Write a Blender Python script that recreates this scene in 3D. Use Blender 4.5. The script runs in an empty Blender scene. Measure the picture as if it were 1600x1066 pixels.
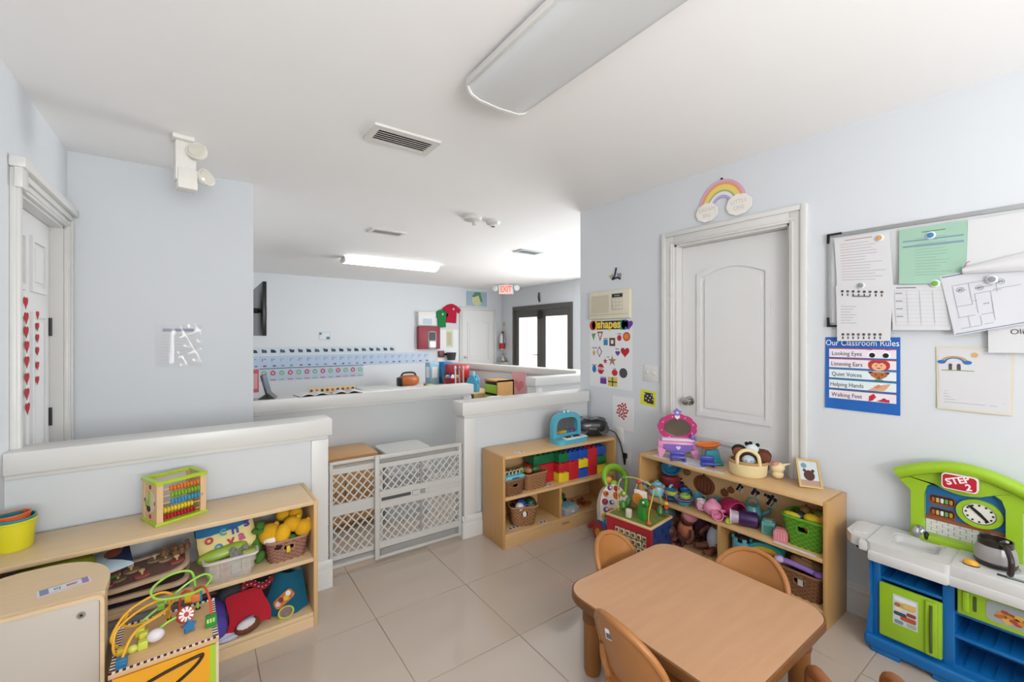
import bpy, bmesh, math, random
from mathutils import Vector, Matrix, Euler
random.seed(11)
sc = bpy.context.scene
COL = sc.collection
R = math.radians
PI = math.pi

# ---------------------------------------------------------------- camera
CAM_H, FOC, HOR, YAW = 1.40, 672.0, 525.0, R(35.819)
cd = bpy.data.cameras.new('camera'); cam = bpy.data.objects.new('camera', cd); COL.objects.link(cam)
cd.sensor_width = 36.0; cd.lens = FOC / 1600 * 36.0; cd.shift_y = -8 / 1600; cd.clip_start = 0.02
cam.location = (0, 0, CAM_H); cam.rotation_euler = (R(90), 0, -YAW)
sc.camera = cam

# ---------------------------------------------------------------- world, daylight, exposure
wd = bpy.data.worlds.new('world'); sc.world = wd; wd.use_nodes = True
wd.node_tree.nodes['Background'].inputs[0].default_value = (0.86, 0.93, 1.0, 1)
wd.node_tree.nodes['Background'].inputs[1].default_value = 1.6
sc.view_settings.view_transform = 'Standard'; sc.view_settings.look = 'None'
sc.view_settings.exposure = -0.13; sc.view_settings.gamma = 1.0
sc.view_settings.use_curve_mapping = False
def area(name, loc, rot, sx, sy, power, col):
    l = bpy.data.lights.new(name, 'AREA'); l.shape = 'RECTANGLE'; l.size = sx; l.size_y = sy
    l.energy = power; l.color = col
    o = bpy.data.objects.new(name, l); COL.objects.link(o); o.location = loc; o.rotation_euler = rot
    return o
# daylight of the two rear windows, lamps tilted up to brighten the ceiling
area('daylight_and_fill', (0.25, -1.86, 1.45), (R(136), 0, 0), 1.3, 1.35, 112, (1.0, 0.995, 0.99))
area('daylight_and_fill', (1.85, -1.86, 1.45), (R(136), 0, 0), 1.3, 1.35, 24, (1.0, 0.995, 0.99))
area('daylight_and_fill', (5.74, 4.2, 1.45), (R(92), 0, R(90)), 2.0, 1.5, 158, (0.97, 0.99, 1.0))  # fill added to brighten the far room, set at an unseen, made-up window

# ---------------------------------------------------------------- pixel of the survey -> point on a known plane
_S, _C = math.sin(YAW), math.cos(YAW)
def ray(px, py):
    a = (px - 800) / FOC
    return Vector((_S + _C * a, _C - _S * a, (HOR - py) / FOC))
def atz(px, py, z):
    d = ray(px, py); return Vector((0, 0, CAM_H)) + d * ((z - CAM_H) / d.z)
def atx(px, py, X):
    d = ray(px, py); return Vector((0, 0, CAM_H)) + d * (X / d.x)
def aty(px, py, Y):
    d = ray(px, py); return Vector((0, 0, CAM_H)) + d * (Y / d.y)

# ---------------------------------------------------------------- materials
def lin(h):
    h = h.lstrip('#'); o = []
    for i in (0, 2, 4):
        c = int(h[i:i+2], 16) / 255
        o.append(c / 12.92 if c <= 0.04045 else ((c + 0.055) / 1.055) ** 2.4)
    return o
MATS = {}
def M(hexc, rough=0.5, metal=0.0, var=0.05, scale=30.0, bump=0.0, bscale=150.0, trans=0.0, emis=0.0, coat=0.0, alpha=1.0, stretch=None, ior=1.45):
    key = (hexc, rough, metal, var, scale, bump, bscale, trans, emis, coat, alpha, stretch)
    if key in MATS: return MATS[key]
    m = bpy.data.materials.new('surface_' + hexc.strip('#')); m.use_nodes = True
    nt = m.node_tree; b = nt.nodes['Principled BSDF']
    tc = nt.nodes.new('ShaderNodeTexCoord'); src = tc.outputs['Object']
    if stretch:
        mp = nt.nodes.new('ShaderNodeMapping'); mp.inputs['Scale'].default_value = stretch
        nt.links.new(src, mp.inputs['Vector']); src = mp.outputs['Vector']
    nz = nt.nodes.new('ShaderNodeTexNoise'); nz.inputs['Scale'].default_value = scale; nz.inputs['Detail'].default_value = 4
    nt.links.new(src, nz.inputs['Vector'])
    mx = nt.nodes.new('ShaderNodeMix'); mx.data_type = 'RGBA'
    c = lin(hexc)
    mx.inputs[6].default_value = [min(1, x * (1 - var)) for x in c] + [1]
    mx.inputs[7].default_value = [min(1, x * (1 + var)) for x in c] + [1]
    nt.links.new(nz.outputs['Fac'], mx.inputs[0]); nt.links.new(mx.outputs[2], b.inputs['Base Color'])
    b.inputs['Roughness'].default_value = rough; b.inputs['Metallic'].default_value = metal
    b.inputs['Transmission Weight'].default_value = trans; b.inputs['IOR'].default_value = ior
    b.inputs['Coat Weight'].default_value = coat; b.inputs['Alpha'].default_value = alpha
    if emis:
        b.inputs['Emission Color'].default_value = c + [1]; b.inputs['Emission Strength'].default_value = emis
    if bump:
        n2 = nt.nodes.new('ShaderNodeTexNoise'); n2.inputs['Scale'].default_value = bscale; n2.inputs['Detail'].default_value = 3
        nt.links.new(src, n2.inputs['Vector'])
        bp = nt.nodes.new('ShaderNodeBump'); bp.inputs['Strength'].default_value = bump; bp.inputs['Distance'].default_value = 0.002
        nt.links.new(n2.outputs['Fac'], bp.inputs['Height']); nt.links.new(bp.outputs['Normal'], b.inputs['Normal'])
    MATS[key] = m; return m
def wood(hexc, var=0.10, st=(2, 30, 30), rough=0.4, coat=0.15, scale=3.0):
    return M(hexc, rough=rough, var=var, scale=scale, stretch=st, coat=coat)

WALL = M('#d3d7db', 0.55, var=0.012, scale=3, bump=0.08, bscale=220)
WHITE = M('#e2e1de', 0.35, var=0.02, scale=8)
TRIM = M('#d5d4d1', 0.32, var=0.015, scale=9)
GREYWALL = M('#c3c5c6', 0.55, var=0.015, scale=4, bump=0.08, bscale=220)
HALFWALL = M('#ccd0d2', 0.5, var=0.015, scale=4, bump=0.08, bscale=220)
CEIL = M('#f6f5f4', 0.7, var=0.01, scale=3, bump=0.1, bscale=160)
MAPLE = wood('#cfa876', st=(2, 28, 28))
MAPLE_D = wood('#bf935a', st=(28, 28, 2))
MAPLE_L = wood('#d6ba92', st=(2, 28, 28))
PAPER = M('#d3d3d5', 0.7, var=0.015)
BLACK = M('#151515', 0.4)
INK = M('#4a4a4e', 0.8)
PALEINK = M('#9a9aa0', 0.8)
STEEL = M('#b9b6b0', 0.25, metal=1.0, var=0.03)
def P_(h, r=0.32): return M(h, rough=r, var=0.02, scale=12, coat=0.1)      # moulded plastic
def F_(h): return M(h, rough=0.95, var=0.14, scale=120, bump=0.5, bscale=500)  # cloth, plush
def K_(h): return M(h, rough=0.75, var=0.01)                                 # printed ink

# ---------------------------------------------------------------- geometry builder
def catmull(pts, k=6, closed=False):
    P = [Vector(p) for p in pts]; n = len(P); out = []
    rng = n if closed else n - 1
    for i in range(rng):
        a = P[(i - 1) % n] if closed or i > 0 else P[0]; b = P[i]; c = P[(i + 1) % n]
        d = P[(i + 2) % n] if closed or i + 2 < n else P[-1]
        for j in range(k):
            t = j / k
            out.append(0.5 * ((2 * b) + (c - a) * t + (2 * a - 5 * b + 4 * c - d) * t * t + (3 * b - a - 3 * c + d) * t ** 3))
    if not closed: out.append(P[-1])
    return out
def circ(r, n=20, cx=0, cy=0, sy=1.0, a0=0.0):
    return [(cx + r * math.cos(a0 + 2 * PI * i / n), cy + sy * r * math.sin(a0 + 2 * PI * i / n)) for i in range(n)]
def rrect(w, h, r, n=5, cx=0, cy=0):
    o = []
    for (sx, sy, a) in ((1, 1, 0), (-1, 1, 90), (-1, -1, 180), (1, -1, 270)):
        for i in range(n + 1):
            t = R(a + 90 * i / n); o.append((cx + sx * (w / 2 - r) + r * math.cos(t), cy + sy * (h / 2 - r) + r * math.sin(t)))
    return o
def heart(s, cx=0, cy=0, n=22):
    o = []
    for i in range(n):
        t = 2 * PI * i / n
        o.append((cx + s * 0.03 * 16 * math.sin(t) ** 3, cy + s * 0.03 * (13 * math.cos(t) - 5 * math.cos(2 * t) - 2 * math.cos(3 * t) - math.cos(4 * t))))
    return o
def star(r, k=5, inner=0.45, cx=0, cy=0, a0=PI / 2):
    return [(cx + (r if i % 2 == 0 else r * inner) * math.cos(a0 + PI * i / k), cy + (r if i % 2 == 0 else r * inner) * math.sin(a0 + PI * i / k)) for i in range(2 * k)]
class G:
    def __init__(s): s.v = []; s.f = []; s.m = []; s.T = Matrix(); s.k = 0
    def at(s, loc=(0, 0, 0), rot=(0, 0, 0), sc_=(1, 1, 1)):
        s.T = Matrix.Translation(loc) @ Euler(rot).to_matrix().to_4x4() @ Matrix.Diagonal((*sc_, 1)); return s
    def mat(s, k): s.k = k; return s
    def add(s, vs, fs):
        o = len(s.v); s.v += [s.T @ Vector(p) for p in vs]
        s.f += [[i + o for i in f] for f in fs]; s.m += [s.k] * len(fs); return s
    def box(s, x0, x1, y0, y1, z0, z1, bev=0.0, seg=2):
        if not bev:
            v = [(x, y, z) for x in (x0, x1) for y in (y0, y1) for z in (z0, z1)]
            return s.add(v, [(0, 1, 3, 2), (4, 6, 7, 5), (0, 4, 5, 1), (2, 3, 7, 6), (0, 2, 6, 4), (1, 5, 7, 3)])
        bm = bmesh.new(); bmesh.ops.create_cube(bm, size=1)
        for q in bm.verts:
            q.co = Vector(((x0 + x1) / 2 + q.co.x * (x1 - x0), (y0 + y1) / 2 + q.co.y * (y1 - y0), (z0 + z1) / 2 + q.co.z * (z1 - z0)))
        bmesh.ops.bevel(bm, geom=bm.edges[:], offset=bev, segments=seg, affect='EDGES', profile=0.5)
        bm.verts.index_update()
        s.add([q.co.copy() for q in bm.verts], [[q.index for q in f.verts] for f in bm.faces]); bm.free(); return s
    def cyl(s, p0, p1, r0, r1=None, n=16, cap=True):
        r1 = r0 if r1 is None else r1
        p0, p1 = Vector(p0), Vector(p1); d = (p1 - p0).normalized(); u = d.orthogonal().normalized(); w = d.cross(u)
        v = []
        for p, r in ((p0, r0), (p1, r1)):
            for i in range(n):
                a = 2 * PI * i / n; v.append(p + (u * math.cos(a) + w * math.sin(a)) * r)
        f = [(i, (i + 1) % n, n + (i + 1) % n, n + i) for i in range(n)]
        if cap: f += [list(range(n))[::-1], list(range(n, 2 * n))]
        return s.add(v, f)
    def tube(s, pts, r, n=8, closed=False, smooth=0):
        if smooth: pts = catmull(pts, smooth, closed)
        P = [Vector(p) for p in pts]; N = len(P); v = []; u = None
        for i, p in enumerate(P):
            a = P[(i - 1) % N] if closed or i else P[0]; b = P[(i + 1) % N] if closed or i < N - 1 else P[-1]
            d = (b - a); d = d.normalized() if d.length > 1e-9 else Vector((0, 0, 1))
            u = d.orthogonal().normalized() if u is None else (u - d * u.dot(d)).normalized()
            w = d.cross(u); rr = r(i / (N - 1)) if callable(r) else r
            for j in range(n):
                t = 2 * PI * j / n; v.append(p + (u * math.cos(t) + w * math.sin(t)) * rr)
        f = []
        for i in range(N if closed else N - 1):
            for j in range(n):
                f.append((i * n + j, i * n + (j + 1) % n, ((i + 1) % N) * n + (j + 1) % n, ((i + 1) % N) * n + j))
        if not closed: f += [list(range(n))[::-1], [(N - 1) * n + j for j in range(n)]]
        return s.add(v, f)
    def lathe(s, prof, n=20, c=(0, 0, 0), sy=1.0):
        v = []; f = []; K = len(prof)
        for (r, z) in prof:
            for j in range(n):
                a = 2 * PI * j / n; v.append((c[0] + max(r, 1e-5) * math.cos(a), c[1] + sy * max(r, 1e-5) * math.sin(a), c[2] + z))
        for i in range(K - 1):
            for j in range(n): f.append((i * n + j, i * n + (j + 1) % n, (i + 1) * n + (j + 1) % n, (i + 1) * n + j))
        f += [list(range(n))[::-1], [(K - 1) * n + j for j in range(n)]]
        return s.add(v, f)
    def ell(s, c, rad, n=14, k=9, rot=None, p=1.0):
        v = []; f = []; Q = Euler(rot).to_matrix() if rot else None
        sg = lambda x: math.copysign(abs(x) ** p, x)
        for i in range(k + 1):
            ph = -PI / 2 + PI * i / k
            for j in range(n):
                th = 2 * PI * j / n
                q = Vector((rad[0] * sg(math.cos(ph)) * sg(math.cos(th)), rad[1] * sg(math.cos(ph)) * sg(math.sin(th)), rad[2] * sg(math.sin(ph))))
                if Q: q = Q @ q
                v.append(Vector(c) + q)
        for i in range(k):
            for j in range(n): f.append((i * n + j, i * n + (j + 1) % n, (i + 1) * n + (j + 1) % n, (i + 1) * n + j))
        return s.add(v, f)
    def prism(s, pts, a, b, ax='z'):
        n = len(pts)
        mk = {'z': lambda p, t: (p[0], p[1], t), 'y': lambda p, t: (p[0], t, p[1]), 'x': lambda p, t: (t, p[0], p[1])}[ax]
        v = [mk(p, a) for p in pts] + [mk(p, b) for p in pts]
        return s.add(v, [list(range(n))[::-1], list(range(n, 2 * n))] + [(i, (i + 1) % n, n + (i + 1) % n, n + i) for i in range(n)])
    def ring(s, outer, inner, a, b, ax='z'):
        n = len(outer)
        mk = {'z': lambda p, t: (p[0], p[1], t), 'y': lambda p, t: (p[0], t, p[1]), 'x': lambda p, t: (t, p[0], p[1])}[ax]
        v = [mk(p, a) for p in outer] + [mk(p, b) for p in outer] + [mk(p, a) for p in inner] + [mk(p, b) for p in inner]
        f = []
        for i in range(n):
            j = (i + 1) % n
            f += [(i, j, n + j, n + i), (2 * n + i, 3 * n + i, 3 * n + j, 2 * n + j), (i, 2 * n + i, 2 * n + j, j), (n + i, n + j, 3 * n + j, 3 * n + i)]
        return s.add(v, f)
    def sheet(s, fn, nu, nv, th=0.0008):
        # surface fn(u, v) with a little thickness along its normal
        g = [[Vector(fn(i / nu, j / nv)) for i in range(nu + 1)] for j in range(nv + 1)]
        v = []; W = nu + 1
        for sgn in (0.5, -0.5):
            for j in range(nv + 1):
                for i in range(nu + 1):
                    du = g[j][min(i + 1, nu)] - g[j][max(i - 1, 0)]; dv = g[min(j + 1, nv)][i] - g[max(j - 1, 0)][i]
                    nn = du.cross(dv); nn = nn.normalized() if nn.length > 1e-12 else Vector((0, 0, 1))
                    v.append(g[j][i] + nn * (th * sgn))
        o = W * (nv + 1); f = []
        for j in range(nv):
            for i in range(nu):
                a = j * W + i
                f.append((a, a + 1, a + W + 1, a + W)); f.append((o + a, o + a + W, o + a + W + 1, o + a + 1))
        bd = [i for i in range(nu)] + [j * W + nu for j in range(nv)] + [nv * W + i for i in range(nu, 0, -1)] + [j * W for j in range(nv, 0, -1)]
        for q in range(len(bd)):
            a, b = bd[q], bd[(q + 1) % len(bd)]; f.append((a, b, o + b, o + a))
        return s.add(v, f)
def ob(name, g, mats, parent=None, loc=(0, 0, 0), rot=(0, 0, 0), label=None, ang=38, kind=None):
    me = bpy.data.meshes.new(name)
    me.from_pydata([tuple(p) for p in g.v], [], g.f)
    for m in (mats if isinstance(mats, (list, tuple)) else [mats]): me.materials.append(m)
    me.polygons.foreach_set('material_index', g.m)
    bm = bmesh.new(); bm.from_mesh(me); bmesh.ops.recalc_face_normals(bm, faces=bm.faces[:]); bm.to_mesh(me); bm.free()
    me.polygons.foreach_set('use_smooth', [True] * len(me.polygons)); me.set_sharp_from_angle(angle=R(ang))
    o = bpy.data.objects.new(name, me); COL.objects.link(o); o.location = loc; o.rotation_euler = rot
    if parent is not None: o.parent = parent
    if label: o['label'] = label
    if kind: o['kind'] = kind
    return o
def thing(name, label, cat, loc=(0, 0, 0), rz=0.0, group=None, rot=None):
    o = bpy.data.objects.new(name, None); COL.objects.link(o); o.empty_display_size = 0.05
    o.location = loc; o.rotation_euler = rot if rot else (0, 0, rz); o['label'] = label; o['category'] = cat
    if group: o['group'] = group
    return o
def tag(o, label, cat, group=None):
    o['label'] = label; o['category'] = cat
    if group: o['group'] = group
    return o
def struct(o): o['kind'] = 'structure'; return o
def dupe(o, parent=None):
    c = o.copy(); COL.objects.link(c); c.parent = parent
    for ch in o.children: dupe(ch, c)
    return c
FONTB = None
def text(s, size, mat, parent, loc, rot=(R(90), 0, 0), ext=0.0004, align='CENTER', name='lettering', sx=1.0, shear=0.0, bold=0.0):
    cu = bpy.data.curves.new('t', 'FONT'); cu.body = s; cu.size = size; cu.extrude = ext; cu.align_x = align; cu.align_y = 'CENTER'
    cu.shear = shear; cu.offset = bold; cu.resolution_u = 3
    t = bpy.data.objects.new('t', cu); me = bpy.data.meshes.new_from_object(t)
    bpy.data.objects.remove(t); bpy.data.curves.remove(cu)
    me.name = name; me.materials.clear(); me.materials.append(mat)
    o = bpy.data.objects.new(name, me); COL.objects.link(o); o.parent = parent; o.location = loc; o.rotation_euler = rot; o.scale = (sx, 1, 1)
    return o
XR, XL, YP, YB, XF, HC = 2.685, -0.635, 3.55, 8.46, 5.80, 2.48     # wall planes and ceiling height
def rw(px, py):
    p = atx(px, py, XR); return p.y, p.z
def rwall(name, label, cat, box, grp=None, dx=0.0):
    """a thing on the right wall from its survey box: returns root, width, height (origin at its centre; front is -y)"""
    a, c = rw(box[0], box[1]); b, d = rw(box[2], box[3])
    return thing(name, label, cat, (XR - dx, (a + b) / 2, (c + d) / 2), R(-90), grp), abs(a - b), abs(c - d)
def bwall(name, label, cat, box, Y=YB, grp=None):
    p = aty(box[0], box[1], Y); q = aty(box[2], box[3], Y)
    return thing(name, label, cat, ((p.x + q.x) / 2, Y, (p.z + q.z) / 2), 0, grp), abs(p.x - q.x), abs(p.z - q.z)
# ================================================================ STRUCTURE
def slab(name, boxes, mat, bev=0):
    g = G()
    for b in boxes: g.box(*b, bev=bev)
    return struct(ob(name, g, mat))
# floor: slab (grout) and single tiles
GROUT = M('#a79a8d', 0.8)
TILE = M('#bfb0a2', 0.10, var=0.03, scale=2.2, bump=0.02, bscale=8, coat=0.35)
fl = slab('floor', [(XL - .12, XF + .12, -2.02, YB + .12, -.12, -.003)], GROUT)
TS, TG = 0.506, 0.0035
tm = {}
def tile(x0, x1, y0, y1):
    w, d = round(x1 - x0, 4), round(y1 - y0, 4)
    if (w, d) not in tm:
        o = ob('floor_tile', G().box(-w / 2, w / 2, -d / 2, d / 2, -.0029, 0, bev=.0008, seg=1), TILE, fl); tm[(w, d)] = o.data
    else:
        o = bpy.data.objects.new('floor_tile', tm[(w, d)]); COL.objects.link(o); o.parent = fl
    o.location = ((x0 + x1) / 2, (y0 + y1) / 2, 0)
xs = [1.206 + TS * k for k in range(-4, 4)]; ys = [2.118 + TS * k for k in range(-8, 4)]
for i in range(len(xs) - 1):
    for j in range(len(ys) - 1):
        x0, x1 = max(xs[i], XL), min(xs[i + 1], XR); y0, y1 = max(ys[j], -1.9), min(ys[j + 1], YP)
        if x1 - x0 > .02 and y1 - y0 > .02: tile(x0 + TG / 2, x1 - TG / 2, y0 + TG / 2, y1 - TG / 2)
slab('ceiling', [(XL - .12, XF + .12, -2.02, YB + .12, HC, HC + .1)], CEIL)
# right wall with its door opening
DY0, DY1, DZ = 1.045, 1.775, 2.035
slab('wall_right', [(XR, XR + .12, -1.9, DY0, 0, HC), (XR, XR + .12, DY1, 2.70, 0, HC), (XR, XR + .12, DY0, DY1, DZ, HC)], WALL)
slab('wall_right_return', [(XR + .12, XF, 2.58, 2.70, 0, HC)], WALL)
# left wall with door opening
LY0, LY1, LZ = 2.69, 3.47, 2.02
slab('wall_left', [(XL - .12, XL, -1.9, LY0, 0, HC), (XL - .12, XL, LY1, YP + .12, 0, HC), (XL - .12, XL, LY0, LY1, LZ, HC)], WALL)
slab('wall_partition', [(XL, .298, YP, YP + .12, 0, HC), (.178, .298, YP + .12, YB, 0, HC)], WALL)
slab('wall_back', [(.178, XF + .12, YB, YB + .12, 0, HC)], WALL)
FY0, FY1, FZ = 6.03, 7.99, 2.06
slab('wall_far_right', [(XF, XF + .12, 2.58, 3.2, 0, HC), (XF, XF + .12, 3.2, 5.2, 0, .7), (XF, XF + .12, 3.2, 5.2, 2.2, HC), (XF, XF + .12, 5.2, FY0, 0, HC), (XF, XF + .12, FY1, YB, 0, HC), (XF, XF + .12, FY0, FY1, FZ, HC)], WALL)
slab('wall_rear', [(XL - .12, -.4, -2.02, -1.9, 0, HC), (.9, 1.2, -2.02, -1.9, 0, HC), (2.5, XR + .12, -2.02, -1.9, 0, HC),
                   (-.4, .9, -2.02, -1.9, 0, .775), (1.2, 2.5, -2.02, -1.9, 0, .775), (-.4, .9, -2.02, -1.9, 2.125, HC), (1.2, 2.5, -2.02, -1.9, 2.125, HC)], WALL)
PANE = M('#e8f2f6', 0.02, alpha=0.08)
def window(name, x0, x1, z0, z1, y, rz, org):
    t = thing(name, 'x', 'x', org, rz); del t['label']; del t['category']; t['kind'] = 'structure'
    g = G()
    for a, b, c, d in ((x0, x1, z0, z0 + .05), (x0, x1, z1 - .05, z1), (x0, x0 + .05, z0 + .05, z1 - .05), (x1 - .05, x1, z0 + .05, z1 - .05)): g.box(a, b, -.03, .03, c, d)
    ob('window_frame', g, TRIM, t)
    xm = (x0 + x1) / 2; ob('mullion', G().box(xm - .02, xm + .02, -.02, .02, z0 + .05, z1 - .05), TRIM, t)
    ob('pane', G().box(x0 + .05, xm - .02, -.003, .003, z0 + .05, z1 - .05), PANE, t); ob('pane', G().box(xm + .02, x1 - .05, -.003, .003, z0 + .05, z1 - .05), PANE, t)
    ob('window_sill', G().box(x0 - .05, x1 + .05, .045, .12, z0 - .03, z0, bev=.005), TRIM, t)
window('window_1', -.65, .65, .775, 2.125, 0, 0, (.25, -1.96, 0))
window('window_2', -.65, .65, .775, 2.125, 0, 0, (1.85, -1.96, 0))
window('added_window_3', -1.0, 1.0, .7, 2.2, 0, R(90), (XF + .06, 4.2, 0))  # made-up window, out of view, added to let light into the far room

# half walls with trim boards and caps (children of the wall)
def cap_profile(g, x0, x1, y0, y1, z0, z1):
    g.box(x0, x1, y0, y1, z0, z1, bev=.004)
def half_wall(name, L, D, zc, org, rz, face_mat, left_end=True, right_end=True, bb=True):
    t = struct(ob(name, G().box(0, L, 0, D, 0, zc - .09), face_mat, None, org, (0, 0, rz)))
    ob('cap', G().box(-.03 if left_end else 0, L + (.03 if right_end else 0), -.025, D + .025, zc - .09, zc, bev=.004), TRIM, t)
    ob('cap_molding', G().box(-.01 if left_end else 0, L + (.01 if right_end else 0), -.008, D + .008, zc - .112, zc - .09, bev=.003), TRIM, t)
    if left_end: ob('end_trim', G().box(-.012, .075, -.012, D + .012, 0, zc - .112, bev=.002), TRIM, t)
    if right_end: ob('end_trim', G().box(L - .075, L + .012, -.012, D + .012, 0, zc - .112, bev=.002), TRIM, t)
    return t
hl = half_wall('wall_half_left', .563 - XL, .115, .936, (XL, 2.565, 0), 0, HALFWALL, False, True)
hr = half_wall('wall_half_right', 1.17, .105, .936, (1.49, 2.625, 0), R(-1.6), HALFWALL, True, False)
hm = half_wall('wall_half_middle', 1.79, .12, .936, (.298, 3.585, 0), 0, GREYWALL, False, True)
half_wall('wall_half_grey', 2.8, .13, .936, (3.0, 3.70, 0), 0, GREYWALL, True, False)
half_wall('wall_half_far', 2.72, .13, .936, (3.60, 6.86, 0), R(-80.2), WALL, True, True)
BBP = [(0, 0), (-.022, 0), (-.022, .092), (-.014, .098), (-.014, .112), (-.018, .116), (-.018, .122), (-.008, .128), (-.008, .140), (-.003, .148), (0, .148)]
def baseboard(name, x0, x1, org, rz, parent=None):
    g = G().prism(BBP, x0, x1, 'x')
    o = ob(name, g, TRIM, parent, org, (0, 0, rz))
    return o if parent else struct(o)
# boards run along local x, front is -y
baseboard('baseboard_right', -DY0 + .085, 1.9, (XR, 0, 0), R(-90))
baseboard('baseboard_right.001', -2.70, -DY1 - .085, (XR, 0, 0), R(-90))
baseboard('baseboard_half_left', XL, .563 + .03, (0, 2.553, 0), 0)
baseboard('baseboard_half_right', -.03, 1.17, (0, -.012, 0), 0, hr)
baseboard('baseboard_half_end', -.135, .03, (-.012, 0, 0), R(-90), hr)
baseboard('baseboard_partition', XL, .298, (0, YP, 0), 0)
baseboard('baseboard_middle', .298, 2.09, (0, 3.585, 0), 0)

# ---- doors
def frame_casing(root, x0, x1, z1, w, mat, proj=.018, two=True):
    """casing round an opening x0..x1 up to z1, on the wall plane y = 0 (front -y)"""
    for sx in (0, 1):
        a, b = (x0 - w, x0) if sx == 0 else (x1, x1 + w)
        g = G().box(a, b, -proj, 0, 0, z1 + w, bev=.002)
        o1 = (a, a + .03) if sx == 0 else (b - .03, b)
        g.box(*o1, -proj - .012, -proj + .002, 0, z1 + w, bev=.004)
        i1 = (b - .022, b - .012) if sx == 0 else (a + .012, a + .022)
        g.box(*i1, -proj - .006, -proj + .002, 0, z1, bev=.002)
        ob('casing', g, mat, root)
    g = G().box(x0, x1, -proj, 0, z1, z1 + w, bev=.002).box(x0 - w + .03, x1 + w - .03, -proj - .012, -proj + .002, z1 + w - .03, z1 + w, bev=.004).box(x0 - .02, x1 + .02, -proj - .006, -proj + .002, z1 + .012, z1 + .022, bev=.002)
    ob('head_casing', g, mat, root)
def panel_outline(x0, x1, z0, z1, arch):
    p = [(x0, z0), (x1, z0), (x1, z1)]
    if arch:
        for k in range(1, 12):
            u = k / 12; p.append((x1 + (x0 - x1) * u, z1 + arch * math.sin(PI * u)))
    p.append((x0, z1)); return p
def raised_panel(root, x0, x1, z0, z1, y, mat, arch=0.0):
    def off(d): return panel_outline(x0 + d, x1 - d, z0 + d, z1 - d, arch)
    g = G().ring(off(0), off(.028), y - .012, y + .002, 'y')
    g.prism(off(.055), y - .008, y + .002, 'y')
    ob('door_panel', g, mat, root)
def knob(root, x, z, y, mat=STEEL):
    g = G().at((x, y, z), (R(90), 0, 0)).lathe([(.032, 0), (.032, .006), (.012, .010), (.011, .035), (.024, .042), (.029, .055), (.024, .066), (.01, .070)], 20)
    ob('door_knob', g, mat, root)
DOORM = M('#dddddc', 0.38, var=0.012, scale=6)
def sdoor(name, loc, rz):
    t = thing(name, '-', '-', loc, rz); del t['label']; del t['category']; t['kind'] = 'structure'; return t
# door 1, right wall: local x = -Y
d1 = sdoor('door_1', (XR, (DY0 + DY1) / 2, 0), R(-90)); hw = (DY1 - DY0) / 2
frame_casing(d1, -hw, hw, DZ, .088, TRIM)
ob('jamb', G().box(-hw, -hw + .014, 0, .12, 0, DZ).box(hw - .014, hw, 0, .12, 0, DZ).box(-hw, hw, 0, .12, DZ - .014, DZ), TRIM, d1)
lf = ob('door_leaf', G().box(-hw + .016, hw - .016, .07, .105, .008, DZ - .016), DOORM, d1)
raised_panel(lf, -hw + .13, hw - .13, .86, 1.82, .07, DOORM, .055)
raised_panel(lf, -hw + .13, hw - .13, .15, .72, .07, DOORM, 0)
knob(lf, -hw + .075, .95, .07)
# door 2, left wall: local x = +Y
d2 = sdoor('door_2', (XL, (LY0 + LY1) / 2, 0), R(90)); hw = (LY1 - LY0) / 2
frame_casing(d2, -hw, hw, LZ, .072, TRIM)
ob('head_molding', G().box(-hw - .09, hw + .075, -.05, 0, LZ + .072, LZ + .115, bev=.006).box(-hw - .085, -hw - .005, -.04, -.015, LZ - .01, LZ + .075, bev=.004), TRIM, d2)
ob('jamb', G().box(-hw, -hw + .012, 0, .12, 0, LZ).box(hw - .012, hw, 0, .12, 0, LZ).box(-hw, hw, 0, .12, LZ - .012, LZ), TRIM, d2)
lf = ob('door_leaf', G().box(-hw + .014, hw - .014, .055, .09, .008, LZ - .014), DOORM, d2)
for a, b in ((-hw + .1, -.04), (.04, hw - .1)):
    raised_panel(lf, a, b, 1.62, 1.90, .055, DOORM); raised_panel(lf, a, b, .80, 1.52, .055, DOORM); raised_panel(lf, a, b, .15, .70, .055, DOORM)
ob('hinge', G().cyl((hw - .016, .05, 1.4), (hw - .016, .05, 1.5), .008), BLACK, lf); ob('hinge', G().cyl((hw - .016, .05, .9), (hw - .016, .05, 1.0), .008), BLACK, lf)
RED = K_('#b21f2c')
hm_ = None
for k, (px, py) in enumerate([(34, 472), (35, 496), (35, 518), (36, 541), (36, 565), (36, 591), (36, 615), (37, 638), (53, 492), (53, 510), (53, 528), (53, 548), (53, 571), (53, 594)]):
    p = atx(px, py, XL - .055); s = .068 if k < 8 else .052
    if k in (0, 8): hm_ = ob('heart_sticker', G().prism(heart(s), -.0016, 0, 'y'), RED, lf); o = hm_
    else: o = bpy.data.objects.new('heart_sticker', hm_.data); COL.objects.link(o); o.parent = lf
    o.location = (p.y - (LY0 + LY1) / 2, .043, p.z)
# door 3, white door in the back wall
d3 = sdoor('door_3', (5.15, YB, 0), 0)
frame_casing(d3, -.42, .42, 1.98, .07, TRIM)
lf = ob('door_leaf', G().box(-.415, .415, -.012, -.001, .008, 1.975), DOORM, d3)
raised_panel(lf, -.29, .29, .85, 1.72, -.012, DOORM, .06); raised_panel(lf, -.29, .29, .15, .70, -.012, DOORM); knob(lf, -.35, .93, -.012)
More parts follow.
